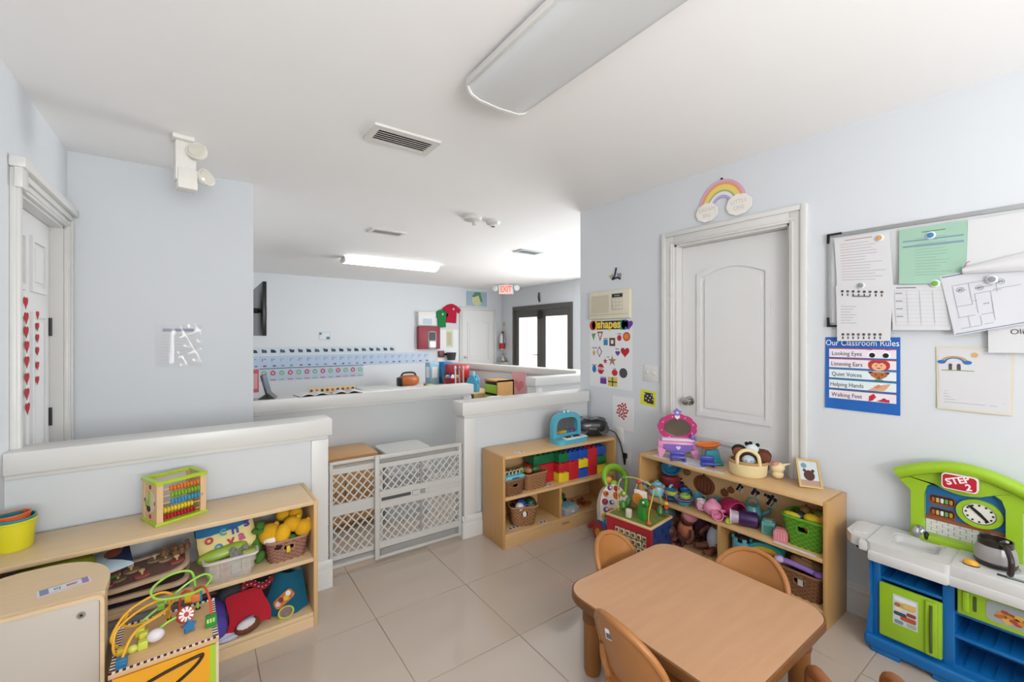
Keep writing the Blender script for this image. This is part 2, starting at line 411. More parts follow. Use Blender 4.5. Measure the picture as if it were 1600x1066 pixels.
# door 4, dark framed glazed double doors in the far right wall; local x = -Y
DARK = M('#55534f', 0.4, var=.04)
d4 = sdoor('door_4', (XF, (FY0 + FY1) / 2, 0), R(-90)); hw = (FY1 - FY0) / 2
ob('door_frame', G().box(-hw, -hw + .05, -.02, .1, 0, FZ).box(hw - .05, hw, -.02, .1, 0, FZ).box(-hw + .05, hw - .05, -.02, .1, FZ - .08, FZ), DARK, d4)
FROST_GLOW = M('#f4f6f6', 0.5, var=.01, emis=1.1)  # glow put into the glass stands for daylight behind the doors
for a, b in ((-hw + .05, -.004), (.004, hw - .05)):
    g = G().box(a, a + .13, .02, .065, .01, FZ - .085).box(b - .13, b, .02, .065, .01, FZ - .085).box(a + .13, b - .13, .02, .065, .01, .2).box(a + .13, b - .13, .02, .065, FZ - .25, FZ - .085)
    lf = ob('door_leaf', g, DARK, d4)
    ob('pane', G().box(a + .13, b - .13, .035, .05, .2, FZ - .25), FROST_GLOW, lf)
    s = -1 if a < -.5 else 1
    if s < 0: ob('door_handle', G().tube([(b - .065, .015, 1.0), (b - .065, -.03, 1.0), (b - .2, -.03, 1.0)], .01, 8), STEEL, lf)
ob('overhead_closer', G().box(-.06, .06, -.05, -.02, FZ - .30, FZ - .12, bev=.01), BLACK, d4)
# ================================================================ CEILING THINGS
FIXM = M('#dfe0df', 0.3, var=.01)
t = thing('ceiling_light', 'unlit white wraparound fluorescent ceiling light above the child table', 'ceiling light', (1.045, 0.92, HC), 0)
HL = .62
ob('housing', G().box(-.12, .12, -HL, HL, -.035, 0, bev=.004), TRIM, t)
prof = [(-.155, -.03), (-.15, -.055), (-.135, -.075), (-.10, -.088), (0, -.094), (.10, -.088), (.135, -.075), (.15, -.055), (.155, -.03)]
ob('diffuser', G().prism(prof, -HL, HL, 'y'), M('#d3d5d5', 0.25, var=.015, scale=4), t)
for y0, y1 in ((HL, HL + .012), (-HL - .012, -HL)):
    ob('end_cap', G().prism([(x * 1.03, z - (.004 if z < -.04 else 0)) for x, z in prof], y0, y1, 'y'), WHITE, t)
for s in (-1, 1): ob('side_rail', G().box(s * .155 - .012, s * .155 + .012, -HL, HL, -.05, -.022, bev=.003), WHITE, t)
t = thing('ceiling_light', 'lit linear fluorescent ceiling light glowing white over the far room', 'ceiling light', (2.26, 6.12, HC), 0)
ob('housing', G().box(-.70, .70, -.10, .10, -.03, 0, bev=.004), TRIM, t)
prof = [(-.12, -.02), (-.115, -.05), (-.08, -.075), (0, -.085), (.08, -.075), (.115, -.05), (.12, -.02)]
ob('diffuser', G().prism(prof, -.68, .68, 'x'), M('#fffefa', 0.4, var=.005, emis=14.0), t)
for x0, x1 in ((-.70, -.68), (.68, .70)): ob('end_cap', G().prism([(y * 1.03, z) for y, z in prof], x0, x1, 'x'), WHITE, t)
def vent(label, x, y, w, d, rz=0, n=6, dz=0.0, mat=None):
    t = thing('air_vent', label, 'air vent', (x, y, HC), rz)
    m = mat or M('#dedbd6', 0.4)
    o, i = rrect(w, d, .006, 2), rrect(w - .07, d - .07, .002, 2)
    ob('vent_frame', G().ring(o, i, -.012, 0, 'z'), m, t)
    ob('vent_throat', G().box(-(w - .07) / 2, (w - .07) / 2, -(d - .07) / 2, (d - .07) / 2, -.0015, -.0005), M('#4c3b36', .8), t)
    sm = None
    for k in range(n):
        yy = -(d - .07) / 2 + (d - .07) * (k + .5) / n
        if sm is None: s = ob('vent_slat', G().box(-(w - .07) / 2, (w - .07) / 2, -.009, .009, -.001, .001), m, t); sm = s.data
        else: s = bpy.data.objects.new('vent_slat', sm); COL.objects.link(s); s.parent = t
        s.location = (0, yy, -.008); s.rotation_euler = (R(28), 0, 0)
    return t
vent('slatted white ceiling vent with dark gaps, nearest the camera', .895, 2.27, .37, .21)
vent('flat white ceiling vent beside the lit ceiling light', 1.56, 4.38, .36, .2, n=5)
vent('small grey ceiling vent near the exit sign side of ceiling', 3.40, 4.35, .36, .2, n=5, mat=M('#b5bbbb', .5))
p = atz(738, 339, HC)
t = thing('smoke_detector', 'larger white smoke detector with drop sensor on ceiling', 'smoke detector', (p.x, p.y, HC))
ob('base', G().lathe([(.085, 0), (.088, -.012), (.08, -.03), (.05, -.04), (.0, -.042)], 24), TRIM, t)
ob('sensor', G().cyl((.01, -.01, -.04), (.012, -.012, -.075), .014, .02, 12), M('#cfcdc6', .4), t)
p = atz(770, 346, HC)
t = thing('smoke_detector', 'smaller white smoke detector with black dot on ceiling', 'smoke detector', (p.x, p.y, HC))
ob('base', G().lathe([(.066, 0), (.068, -.012), (.055, -.03), (.035, -.036), (.03, -.05), (.0, -.052)], 24), TRIM, t)
ob('indicator', G().cyl((0, -.005, -.05), (0, -.005, -.056), .013, .012, 12), BLACK, t)
t = thing('recessed_downlight', 'small lit round downlight set in the far ceiling', 'downlight', (5.2, 5.38, HC))
ob('trim_ring', G().ring(circ(.10, 24), circ(.075, 24), -.008, 0), TRIM, t)
ob('lamp_face', G().prism(circ(.075, 24), -.005, -.001), M('#fffdf4', .4, emis=10.0), t)
# exit sign with two lamp heads
p = atz(790, 444, HC); 
t = thing('exit_sign', 'ceiling mounted exit sign with red letters and two lamp heads', 'exit sign', (p.x, p.y - .02, HC), R(-48))
ob('canopy', G().box(-.06, .06, -.03, .03, -.02, 0, bev=.003), TRIM, t)
ob('sign_body', G().box(-.155, .155, -.03, .03, -.215, -.02, bev=.008), WHITE, t)
ob('sign_face', G().box(-.14, .14, -.033, -.030, -.20, -.035), M('#f3cfc4', .5, emis=.25), t)
text('EXIT', .165, M('#e8675a', .5, emis=.7), t, (0, -.0335, -.117), sx=.72, bold=.004)
for s in (-1, 1):
    h = ob('lamp_head', G().at((s * .215, 0, -.10), (R(78), 0, s * R(20))).lathe([(.03, -.04), (.05, -.02), (.062, .03), (.064, .05)], 16), TRIM, t)
    ob('lens', G().at((s * .215, 0, -.10), (R(78), 0, s * R(20))).lathe([(.058, .05), (.05, .06), (.0, .066)], 16), M('#e9eef0', .1, coat=.5), h)
    ob('arm', G().cyl((s * .15, 0, -.10), (s * .2, 0, -.10), .014), TRIM, t)
# emergency light hung from ceiling edge of the partition wall
t = thing('emergency_light', 'white emergency light unit with two round lamp heads, on ceiling', 'emergency light', (-.095, 2.95, HC), R(10)); t.scale = (.80, .80, .82)
CRM = M('#e6e3dc', .4)
ob('mount_plate', G().box(-.05, .07, -.07, .05, -.03, 0, bev=.006), CRM, t)
ob('body', G().box(-.03, .085, -.04, .05, -.29, -.03, bev=.008), CRM, t)
ob('lower_case', G().box(-.02, .09, -.055, .055, -.345, -.21, bev=.008), CRM, t)
for (x, y, z, a) in ((.085, -.075, -.10, -20), (.135, -.02, -.245, 30)):
    h = ob('lamp_head', G().at((x, y, z), (R(72), 0, R(a))).lathe([(.02, -.05), (.04, -.03), (.058, 0), (.06, .022)], 18), CRM, t)
    ob('lens', G().at((x, y, z), (R(72), 0, R(a))).lathe([(.055, .022), (.045, .034), (0, .04)], 18), M('#d7d3c6', .15, coat=.4), h)
    ob('swivel', G().ell((x - .03, y + .03, z), (.022, .022, .022)), CRM, t)

# ================================================================ THINGS ON THE PARTITION WALL
t, w, h = bwall('document_sleeve', 'printed notice in a shiny clear plastic sleeve on pale partition', 'notice', (243, 506, 316, 571), YP)
ob('sheet', G().box(-w / 2 + .02, w / 2 - .03, -.002, -.0005, -h / 2 + .012, h / 2 - .012), PAPER, t)
ob('print_bar', G().box(-w / 2 + .035, w / 2 - .045, -.0026, -.002, h / 2 - .05, h / 2 - .03), K_('#6f7f9c'), t)
g = G()
for k in range(9): g.box(-w / 2 + .04, w / 2 - .05 - .02 * (k % 3), -.0026, -.002, h / 2 - .075 - k * .02, h / 2 - .071 - k * .02)
ob('print_lines', g, K_('#c3c5ca'), t)
SL = M('#f4f6f8', .04, alpha=.16, coat=1.0)
ob('sleeve', G().sheet(lambda u, v: ((u - .5) * w, -.008 - .006 * abs(math.sin(9 * u + 5 * v) * math.sin(7 * v - 3 * u)) * (u > .45), (v - .5) * h), 26, 22, .0006), SL, t, ang=20)
# ================================================================ THINGS ON THE RIGHT WALL (local x to the image right, -y into the room)
# rainbow plaque
t = thing('rainbow_plaque', 'pastel wooden rainbow plaque with two white clouds above the door', 'wall sign', (XR, 1.425, 2.26), R(-90))
cx, cz, Ro = -.01, -.05, .155
bands = [('#d6a6bd', 1.0, .92), ('#e09a78', .92, .82), ('#e3cf72', .82, .64), ('#a9ab6c', .64, .58), ('#dfdfe4', .58, .47), ('#b9a6cf', .47, .38)]
for c, a, b in bands:
    o = [(cx + Ro * a * math.cos(PI * k / 28), cz + Ro * a * 1.17 * math.sin(PI * k / 28)) for k in range(29)]
    i = [(cx + Ro * b * math.cos(PI * k / 28), cz + Ro * b * 1.17 * math.sin(PI * k / 28)) for k in range(28, -1, -1)]
    g = G(); n = 29
    v = [(x, -.010, z) for x, z in o] + [(x, -.010, z) for x, z in i[::-1]] + [(x, -.001, z) for x, z in o] + [(x, -.001, z) for x, z in i[::-1]]
    f = []
    for k in range(n - 1): f += [(k, k + 1, n + k + 1, n + k), (2 * n + k, 3 * n + k, 3 * n + k + 1, 2 * n + k + 1), (k, 2 * n + k, 2 * n + k + 1, k + 1), (n + k, n + k + 1, 3 * n + k + 1, 3 * n + k)]
    f += [(0, n, 3 * n, 2 * n), (n - 1, 3 * n - 1, 4 * n - 1, 2 * n - 1)]
    ob('rainbow_band', g.add(v, f), K_(c), t)
CL = M('#e9e5de', .7)
for x, z, s in ((-.104, -.057, .95), (.102, -.054, 1.0)):
    pts = []
    for k in range(40):
        a = 2 * PI * k / 40; rr = 1 + .07 * abs(math.sin(4.5 * a)); pts.append((x + .074 * s * rr * math.cos(a), z + .062 * s * rr * math.sin(a)))
    c = ob('cloud', G().prism(pts, -.018, -.010, 'y'), CL, t)
    for q, wd_ in enumerate(('DREAM', 'BIG') if x < 0 else ('LITTLE', 'ONE')): text(wd_, .034, M('#cfc8bd', .7), c, (x, -.0184, z + .018 - .038 * q), ext=.0003)
ob('hanging_nail', G().cyl((-.01, -.012, .138), (-.01, 0, .138), .006, n=8), BLACK, t)
# small wall hook decor
t, w, h = rwall('wall_decal', 'tiny dark blue and cream bird-like decal above the intercom', 'decal', (950, 420, 974, 441))
ob('stem', G().tube([(.01, -.004, .06), (-.005, -.004, .0), (-.03, -.004, -.03), (.02, -.004, -.02), (.05, -.004, -.035)], .007, 6, smooth=4), K_('#1e2b48'), t)
ob('wing', G().prism([(-.07, .0), (-.03, .015), (-.025, -.02), (-.05, -.025)], -.003, 0, 'y'), K_('#b7ab88'), t)
ob('wing', G().prism([(.015, .015), (.06, .01), (.055, -.03), (.02, -.02)], -.003, 0, 'y'), K_('#8f8a86'), t)
# intercom
t, w, h = rwall('intercom', 'cream intercom panel with speaker grille above the shapes poster', 'intercom', (925, 458, 988, 497))
CREAM = M('#d9d2bd', .45)
ob('case', G().box(-w / 2, w / 2, -.035, 0, -h / 2, h / 2, bev=.006), CREAM, t)
g = G()
for k in range(18): g.box(-w / 2 + .03 + k * .0105, -w / 2 + .034 + k * .0105, -.0365, -.035, -h / 2 + .05, h / 2 - .035)
ob('speaker_grille', g, M('#bdb59d', .6), t)
ob('control_cover', G().box(.04, .155, -.042, -.035, -.045, h / 2 - .025, bev=.003), M('#cbc4b0', .5), t)
ob('display', G().box(.045, .15, -.0435, -.042, h / 2 - .06, h / 2 - .032), BLACK, t)
ob('display_digits', G().box(.07, .125, -.044, -.0435, h / 2 - .052, h / 2 - .042), M('#7c8a80', .5), t)
g = G()
for i in range(3):
    for j in range(3): g.box(.055 + i * .033, .078 + i * .033, -.0435, -.042, -.035 + j * .028, -.017 + j * .028)
ob('keypad', g, M('#d8d2c2', .5), t)
ob('lower_trim', G().box(-w / 2 + .01, w / 2 - .01, -.0365, -.035, -h / 2 + .032, -h / 2 + .036), M('#b2aa94', .6), t)
# shapes poster
t, w, h = rwall('shapes_poster', 'white children\'s poster reading shapes with coloured shapes', 'poster', (922, 500, 988, 611))
ob('poster_sheet', G().box(-w / 2, w / 2, -.0015, 0, -h / 2, h / 2), M('#e2e3e5', .3, var=.01), t)
def fl(name, outline, col, y=-.0022, parent=None): return ob(name, G().prism(outline, y, -.0015, 'y'), K_(col), parent or t)
U = lambda px, py: ((px - 290) / 540 * w * 1.02, (520 - py) / 920 * h)      # survey of the poster artwork
x, z = U(290, 140)
fl('banner_shape', rrect(.40, .07, .03, cx=x, cy=z), '#30362a')
for qx, c in ((65, '#c0392b'), (95, '#e8b82a'), (440, '#2f8f7a'), (470, '#2a6fb8'), (515, '#6a3f9a')):
    a, b = U(qx, 140); fl('banner_shape', circ(.034, 14, a, b, 1.2) if qx < 500 else heart(.085, a, b), c, -.003)
text('shapes', .098, K_('#f0d15a'), t, (x - .012, -.0032, z + .006), bold=.003, sx=.93)
def UU(px, py): return U(px, py)
a, b = UU(75, 300); fl('print_triangle', [(a - .02, b + .022), (a + .02, b + .022), (a, b - .03)], '#6da05a')
a, b = UU(163, 285); fl('print_triangle', [(a - .032, b + .036), (a + .032, b + .036), (a, b - .044)], '#8c3f45'); fl('print_triangle', [(a - .018, b + .024), (a + .018, b + .024), (a, b - .022)], '#e9dfe0', -.0028)
a, b = UU(405, 312); fl('print_circle', circ(.022, 16, a, b, 1.05), '#b72f36')
a, b = UU(490, 293); fl('print_circle', circ(.036, 18, a, b), '#c0522a'); fl('print_circle', circ(.026, 6, a, b), '#d9843a', -.0028)
a, b = UU(235, 372); fl('print_square', rrect(.044, .046, .002, 1, a, b), '#2e86b8')
a, b = UU(318, 365); fl('print_square', rrect(.06, .066, .002, 1, a, b), '#6a453a'); fl('print_square', rrect(.026, .03, .002, 1, a, b), '#e6e2dc', -.0028)
a, b = UU(80, 520); fl('print_diamond', [(a, b + .03), (a + .015, b), (a, b - .03), (a - .015, b)], '#d39a55')
a, b = UU(155, 500); fl('print_diamond', [(a, b + .046), (a + .028, b), (a, b - .046), (a - .028, b)], '#4b4450'); fl('print_diamond', [(a, b + .034), (a + .02, b), (a, b - .034), (a - .02, b)], '#e4e0e2', -.0028)
a, b = UU(385, 510); fl('print_heart', heart(.05, a, b), '#6a3f95')
a, b = UU(472, 490); fl('print_heart', heart(.09, a, b), '#b3212b')
a, b = UU(230, 625); fl('print_star', star(.026, 5, .42, a, b), '#a8405f')
a, b = UU(318, 615); fl('print_star', star(.046, 5, .36, a, b), '#9c7a68')
a, b = UU(85, 742); fl('print_oval', circ(.022, 16, a, b, 1.35), '#2673b8')
a, b = UU(172, 733); fl('print_octagon', circ(.036, 8, a, b, 1.25, PI / 8), '#b0262c'); text('STOP', .03, K_('#f0e6e4'), t, (a, -.0026, b), bold=.0008)
a, b = UU(348, 770); fl('print_oval', circ(.03, 16, a, b, .85), '#c62b2e')
a, b = UU(452, 765); fl('print_oval', circ(.04, 18, a, b, .98), '#47474b')
a, b = UU(205, 895); fl('print_rectangle', rrect(.066, .046, .002, 1, a, b), '#6a3a92')
a, b = UU(322, 893); fl('print_rectangle', rrect(.095, .075, .002, 1, a, b), '#cfbd55'); fl('print_ribbon', rrect(.095, .01, .001, 1, a, b), '#4b3a2a', -.0028); fl('print_ribbon', rrect(.01, .075, .001, 1, a, b), '#4b3a2a', -.003)
for qx, qy, s in ((80, 255, 'triangle'), (240, 318, 'square'), (405, 255, 'circle'), (380, 455, 'heart'), (268, 565, 'star'), (85, 685, 'octagon'), (348, 717, 'oval'), (205, 845, 'rectangle'), (90, 448, 'rhombus')):
    a, b = UU(qx, qy); text(s, .017, INK, t, (a, -.0024, b))
# mosaic picture
t, w, h = rwall('mosaic_picture', 'white sheet with an oval of glued red squares below shapes poster', 'picture', (958, 618, 992, 676))
ob('sheet', G().sheet(lambda u, v: ((u - .5) * w, -.004 - .006 * v * (1 - v), (v - .5) * h), 6, 6, .0012), M('#e2e3e5', .35), t)
ob('oval', G().prism(circ(.062, 24, -.005, .02, 1.15), -.0078, -.0055, 'y'), K_('#efe7e6'), t)
sm = None
for k in range(26):
    a = k * 2.4; r_ = .056 * math.sqrt((k + .5) / 26)
    if sm is None: o = ob('red_square', G().box(-.0075, .0075, -.0012, 0, -.0075, .0075), K_('#a8222f'), t); sm = o.data
    else: o = bpy.data.objects.new('red_square', sm); COL.objects.link(o); o.parent = t
    o.location = (-.005 + r_ * math.cos(a), -.008, .02 + 1.15 * r_ * math.sin(a)); o.rotation_euler = (0, random.uniform(0, 1.5), 0)
# yellow picture
t, w, h = rwall('small_poster', 'small yellow framed dark picture under the light switch', 'picture', (1001, 609, 1025, 636))
t.rotation_euler = (0, R(3), R(-90))
ob('sheet', G().box(-w / 2, w / 2, -.0015, 0, -h / 2, h / 2), K_('#d6d83f'), t)
ob('print', G().box(-.035, .04, -.0022, -.0015, -.03, .04).box(-.01, .05, -.0024, -.0015, -.038, .01), K_('#3a2f35'), t)
g = G()
for k in range(7): g.prism(circ(.006, 8, -.03 + .012 * k, .028 - .011 * ((k * 3) % 5)), -.003, -.0022, 'y')
ob('print_dots', g, K_('#cfc9c2'), t)
# switch + outlets
PLATE = M('#dad9d6', .35)
t, w, h = rwall('light_switch', 'white double light switch plate beside the door casing', 'light switch', (1006, 570, 1030, 597))
ob('plate', G().box(-w / 2, w / 2, -.007, 0, -h / 2, h / 2, bev=.003), PLATE, t)
for s in (-1, 1):
    ob('toggle', G().box(s * .028 - .006, s * .028 + .006, -.022, -.006, -.003, .014, bev=.002), PLATE, t); ob('slot', G().box(s * .028 - .009, s * .028 + .009, -.0078, -.0068, -.018, .018), M('#d5d4d0', .4), t)
t, w, h = rwall('wall_outlet', 'white wall outlet near floor between the two low shelves', 'outlet', (972, 703, 988, 729))
ob('plate', G().box(-w / 2, w / 2, -.007, 0, -h / 2, h / 2, bev=.003), PLATE, t)
for s in (-1, 1): ob('socket', G().prism(rrect(.034, .028, .011, 4, 0, s * .024), -.010, -.0068, 'y'), M('#dddcd8', .35), t)
ob('plug_slots', G().box(-.009, -.006, -.0105, -.009, .018, .03).box(.006, .009, -.0105, -.009, .018, .03).box(-.009, -.006, -.0105, -.009, -.03, -.018).box(.006, .009, -.0105, -.009, -.03, -.018), BLACK, t)
t = thing('wall_outlet', 'white outlet plate behind the boombox where its cord goes', 'outlet', (XR, 2.26, .62), R(-90))
ob('plate', G().box(-.036, .036, -.007, 0, -.058, .058, bev=.003), PLATE, t)
ob('socket', G().prism(rrect(.034, .028, .011, 4, 0, -.024), -.010, -.0068, 'y').prism(rrect(.034, .028, .011, 4, 0, .024), -.010, -.0068, 'y'), M('#dddcd8', .35), t)
# classroom rules poster
t, w, h = rwall('rules_poster', 'blue poster headed Our Classroom Rules with five illustrated rows', 'poster', (1290, 527, 1407, 650))
ob('poster_sheet', G().sheet(lambda u, v: ((u - .5) * w, -.002 - .006 * (u < .06) * (1 - v) - .003 * math.sin(PI * u), (v - .5) * h), 12, 6, .001), M('#1f62b5', .4, var=.03, scale=4), t)
y0 = -.0062
text('Our Classroom Rules', .042, K_('#eef3fb'), t, (0, y0 - .0004, h / 2 - .030), sx=.80)
rows = [('Looking Eyes', '#b5475a'), ('Listening Ears', '#b04a44'), ('Quiet Voices', '#5d7f93'), ('Helping Hands', '#3d8a86'), ('Walking Feet', '#57606c')]
rh = (h - .105) / 5; rx0, rx1 = -w / 2 + .018, w / 2 - .014
for k, (s, c) in enumerate(rows):
    zt = h / 2 - .056 - k * rh
    rr = ob('rule_row', G().box(rx0, rx1, y0 - .0006, y0 + .002, zt - rh + .006, zt), K_('#e8dfe6' if k in (0, 1, 4) else '#dfe8ec'), t)
    ob('row_border', G().box(rx0 - .002, rx1 + .002, y0 - .0009, y0, zt - .005, zt), K_(c), rr)
    text(s, .030, K_('#22222a'), rr, (rx0 + .075, y0 - .001, zt - rh / 2 - .002), sx=.80)
    xi, zi = rx0 + .205, zt - rh / 2 - .001
    def pr(o, c, d=0): ob('print', G().prism(o, y0 - .0012 - .0004 * d, y0 - .0006, 'y'), K_(c), rr)
    if k == 0:
        for e in (-.028, .028): pr(circ(.016, 16, xi + e, zi - .003, 1.0), '#f4f4f4', 0); pr(circ(.012, 16, xi + e * .93, zi - .005), '#1b1d22', 1); pr([(xi + e * 1.9, zi + .02), (xi + e * .9, zi + .024), (xi + e * .9, zi + .021)], '#8a4a55', 0)
    elif k == 1:
        pr(rrect(.084, rh - .007, .02, 5, xi, zi), '#b5392c'); pr(circ(.028, 18, xi, zi - .006, .75), '#eab38c', 1); pr([(xi - .03, zi + .02), (xi + .03, zi + .02), (xi, zi + .008)], '#b5392c', 2)
        for e in (-.01, .01): pr(circ(.0028, 8, xi + e, zi - .001), '#2a2020', 3)
        pr([(xi - .010, zi - .012), (xi + .010, zi - .012), (xi, zi - .018)], '#8a3a2c', 3)
    elif k == 2:
        pr([(xi - .038, zi + .02), (xi + .038, zi + .02), (xi + .03, zi), (xi, zi - .02), (xi - .03, zi)], '#b0683f'); pr([(xi - .042, zi + .021), (xi - .02, zi + .021), (xi - .036, zi + .01)], '#2a2622', 1); pr([(xi + .042, zi + .021), (xi + .02, zi + .021), (xi + .036, zi + .01)], '#2a2622', 1)
        pr(circ(.003, 8, xi - .012, zi + .008), '#201a18', 2); pr(circ(.003, 8, xi + .012, zi + .008), '#201a18', 2); pr([(xi - .005, zi - .012), (xi + .005, zi - .012), (xi, zi + .002)], '#7a3a20', 2)
        pr([(xi - .02, zi - .021), (xi + .02, zi - .021), (xi + .014, zi - .016), (xi - .014, zi - .016)], '#4c9a5a', 1)
    elif k == 3:
        pr([(xi - .045, zi - .02), (xi - .012, zi + .004), (xi + .02, zi + .014), (xi + .046, zi + .02), (xi + .03, zi - .004), (xi + .02, zi - .016), (xi - .02, zi - .02)], '#d9a583'); pr([(xi - .02, zi + .0), (xi, zi + .014), (xi + .01, zi + .004), (xi - .006, zi - .008)], '#c68b66', 1)
    else:
        pr([(xi - .04, zi - .02), (xi - .038, zi + .006), (xi - .02, zi + .02), (xi - .01, zi + .004), (xi - .024, zi - .014)], '#c02638'); pr([(xi - .012, zi - .016), (xi + .012, zi - .006), (xi + .04, zi - .004), (xi + .04, zi - .018)], '#c02638', 1); pr([(xi + .008, zi - .006), (xi + .03, zi - .004), (xi + .02, zi + .002)], '#5b1d28', 2)
# whiteboard
t = thing('whiteboard', 'white wall board with thin grey frame hung with papers', 'whiteboard', (XR, .845, 1.69), R(-90))
WL, WH = 1.2, .447
ob('board', G().box(0, WL, -.012, 0, -WH / 2, WH / 2), M('#cfd1d3', .2, var=.01), t)
FR = M('#aeb0b1', .35, metal=.6)
ob('frame_rail', G().box(0, WL, -.018, 0, WH / 2 - .002, WH / 2 + .018, bev=.003), FR, t); ob('frame_rail', G().box(0, WL, -.018, 0, -WH / 2 - .018, -WH / 2 + .002, bev=.003), FR, t)
ob('frame_rail', G().box(-.018, .002, -.018, 0, -WH / 2 - .002, WH / 2 + .002, bev=.003), FR, t); ob('frame_rail', G().box(WL - .002, WL + .018, -.018, 0, -WH / 2 - .002, WH / 2 + .002, bev=.003), FR, t)
for s in (-1, 1): ob('corner_cap', G().prism([(-.02, s * (WH / 2 + .020)), (.045, s * (WH / 2 + .020)), (.045, s * (WH / 2 + .010)), (-.006, s * (WH / 2 + .010)), (-.009, s * (WH / 2 - .03)), (-.02, s * (WH / 2 - .03))], -.021, -.0185, 'y'), BLACK, t)
# papers on the board: corner pixels tl, tr, bl, br
def sheet_on_wall(name, label, cat, tl, tr, bl, br, dy, mat, curl=.006, phase=0.0):
    c = [rw(*q) for q in (tl, tr, bl, br)]
    Yc = sum(q[0] for q in c) / 4; Zc = sum(q[1] for q in c) / 4
    t = thing(name, label, cat, (XR - dy, Yc, Zc), R(-90))
    L = [(Yc - q[0], q[1] - Zc) for q in c]
    def pos(u, v):
        a = (L[2][0] * (1 - u) + L[3][0] * u, L[2][1] * (1 - u) + L[3][1] * u); b = (L[0][0] * (1 - u) + L[1][0] * u, L[0][1] * (1 - u) + L[1][1] * u)
        return (a[0] * (1 - v) + b[0] * v, a[1] * (1 - v) + b[1] * v)
    def fn(u, v):
        x, z = pos(u, v); return (x, -curl * (1 - v) ** 2 * (1 + .5 * math.sin(3 * u + phase)) - .001, z)
    ob('sheet', G().sheet(fn, 12, 12, .0008), mat, t)
    def ink(rects, m, name='print_lines', d=0):
        g = G()
        for (u0, u1, v0, v1) in rects:
            for s in range(3):
                ua, ub = u0 + (u1 - u0) * s / 3, u0 + (u1 - u0) * (s + 1) / 3
                q = [fn(ua, v0), fn(ub, v0), fn(ub, v1), fn(ua, v1)]
                g.add([(p[0], p[1] - .0009 - .0002 * d, p[2]) for p in q] + [(p[0], p[1] - .0005, p[2]) for p in q], [(0, 1, 2, 3), (7, 6, 5, 4), (0, 4, 5, 1), (1, 5, 6, 2), (2, 6, 7, 3), (3, 7, 4, 0)])
        return ob(name, g, m, t)
    return t, fn, ink
random.seed(3)
t, fn, ink = sheet_on_wall('notice_sheet', 'long white printed sheet at the left end of the whiteboard', 'notice', (1306, 375), (1392, 362), (1311, 450), (1398, 449), .0215, PAPER, .004)
ink([(.1, .1 + random.uniform(.45, .8), .86 - k * .055, .872 - k * .055) for k in range(14)], K_('#b3b0b6')); ink([(.1, .3, .86 - k * .11, .872 - k * .11) for k in range(6)], K_('#c9a0a0'), d=1); ink([(.2, .7, .935, .95)], K_('#a98a80'))
t, fn, ink = sheet_on_wall('notice_sheet', 'white sheet with two rows of tiny cartoon heads above rules poster', 'notice', (1309, 447), (1398, 449), (1312, 533), (1394, 533), .026, PAPER, .006, 1.0)
ink([(.08, .08 + .3 - .05 * (k % 3), .62 - k * .05, .632 - k * .05) for k in range(7)], K_('#b0b0b6')); ink([(.3, .62, .80, .83)], K_('#85848a'))
for zz, nn in ((.90, 8), (.12, 8)):
    for k in range(nn):
        u = .12 + k * .10; p = fn(u, zz); p2 = fn(u, zz - .05)
        ob('print_figure', G().prism(circ(.0065, 10, p[0], p[2]), p[1] - .0016, p[1] - .0006, 'y').box(p2[0] - .003, p2[0] + .003, p2[1] - .0014, p2[1] - .0006, p2[2] - .009, p2[2] + .003), K_('#6a5a4c' if k % 2 else '#494a58'), t)
t, fn, ink = sheet_on_wall('notice_sheet', 'mint green printed sheet pinned near the top of whiteboard', 'notice', (1407, 361), (1513, 345), (1408, 445), (1516, 443), .0225, M('#9cc0ab', .7, var=.02), .008, 2.0)
ink([(.25, .25 + random.uniform(.3, .55), .80 - k * .05, .812 - k * .05) for k in range(14)], K_('#8fb09f')); ink([(.06, .95, .66, .69), (.06, .95, .76, .785)], K_('#7d93a8'), d=1); ink([(.35, .7, .90, .91)], K_('#40504a'))
t, fn, ink = sheet_on_wall('notice_sheet', 'white sheet printed with a ruled table below the mint sheet', 'notice', (1394, 446), (1485, 444), (1398, 516), (1492, 516), .0245, PAPER, .006, .5)
ink([(.06, .94, .86 - k * .085, .866 - k * .085) for k in range(10)], K_('#b9bcc4')); ink([(u, u + .008, .12, .86) for u in (.06, .28, .5, .72, .932)], K_('#b9bcc4'), d=1); ink([(.1, .45, .92, .94)], K_('#6b6b70')); ink([(.08, .2, .8 - .17 * k, .82 - .17 * k) for k in range(4)], K_('#8c8c92'), d=2)
t, fn, ink = sheet_on_wall('notice_sheet', 'tilted floor plan drawing hanging over the whiteboard corner', 'drawing', (1471, 433), (1600, 409), (1495, 525), (1610, 505), .028, M('#cfd0d6', .7, var=.01), .012, 1.5)
pl = [(.12, .62, .80, .81), (.12, .128, .28, .80), (.33, .34, .45, .80), (.12, .34, .45, .46), (.38, .39, .30, .62), (.38, .72, .61, .62), (.58, .59, .14, .62), (.24, .25, .10, .28), (.10, .34, .27, .28), (.12, .40, .09, .10), (.40, .41, .1, .25), (.42, .58, .26, .27), (.44, .56, .10, .11), (.62, .95, .63, .64), (.47, .55, .42, .44), (.35, .40, .50, .51), (.66, .67, .58, .82), (.40, .62, .70, .71), (.16, .30, .70, .705)]
ink(pl, K_('#a2a4ae')); ink([(.02, .98, .965, .985), (.02, .98, .015, .03)], K_('#7d8496'), d=1)
for (u, v) in ((.22, .72), (.46, .70), (.72, .74)):
    p = fn(u, v); r_ = ob('print_ring', G().ring(circ(.012, 16, p[0], p[2], .9), circ(.0108, 16, p[0], p[2], .9), p[1] - .0018, p[1] - .0006, 'y'), K_('#70727c'), t)
    text({.22: '#2', .46: '#3', .72: '#4'}[u], .012, INK, r_, (p[0], p[1] - .0012, p[2]))
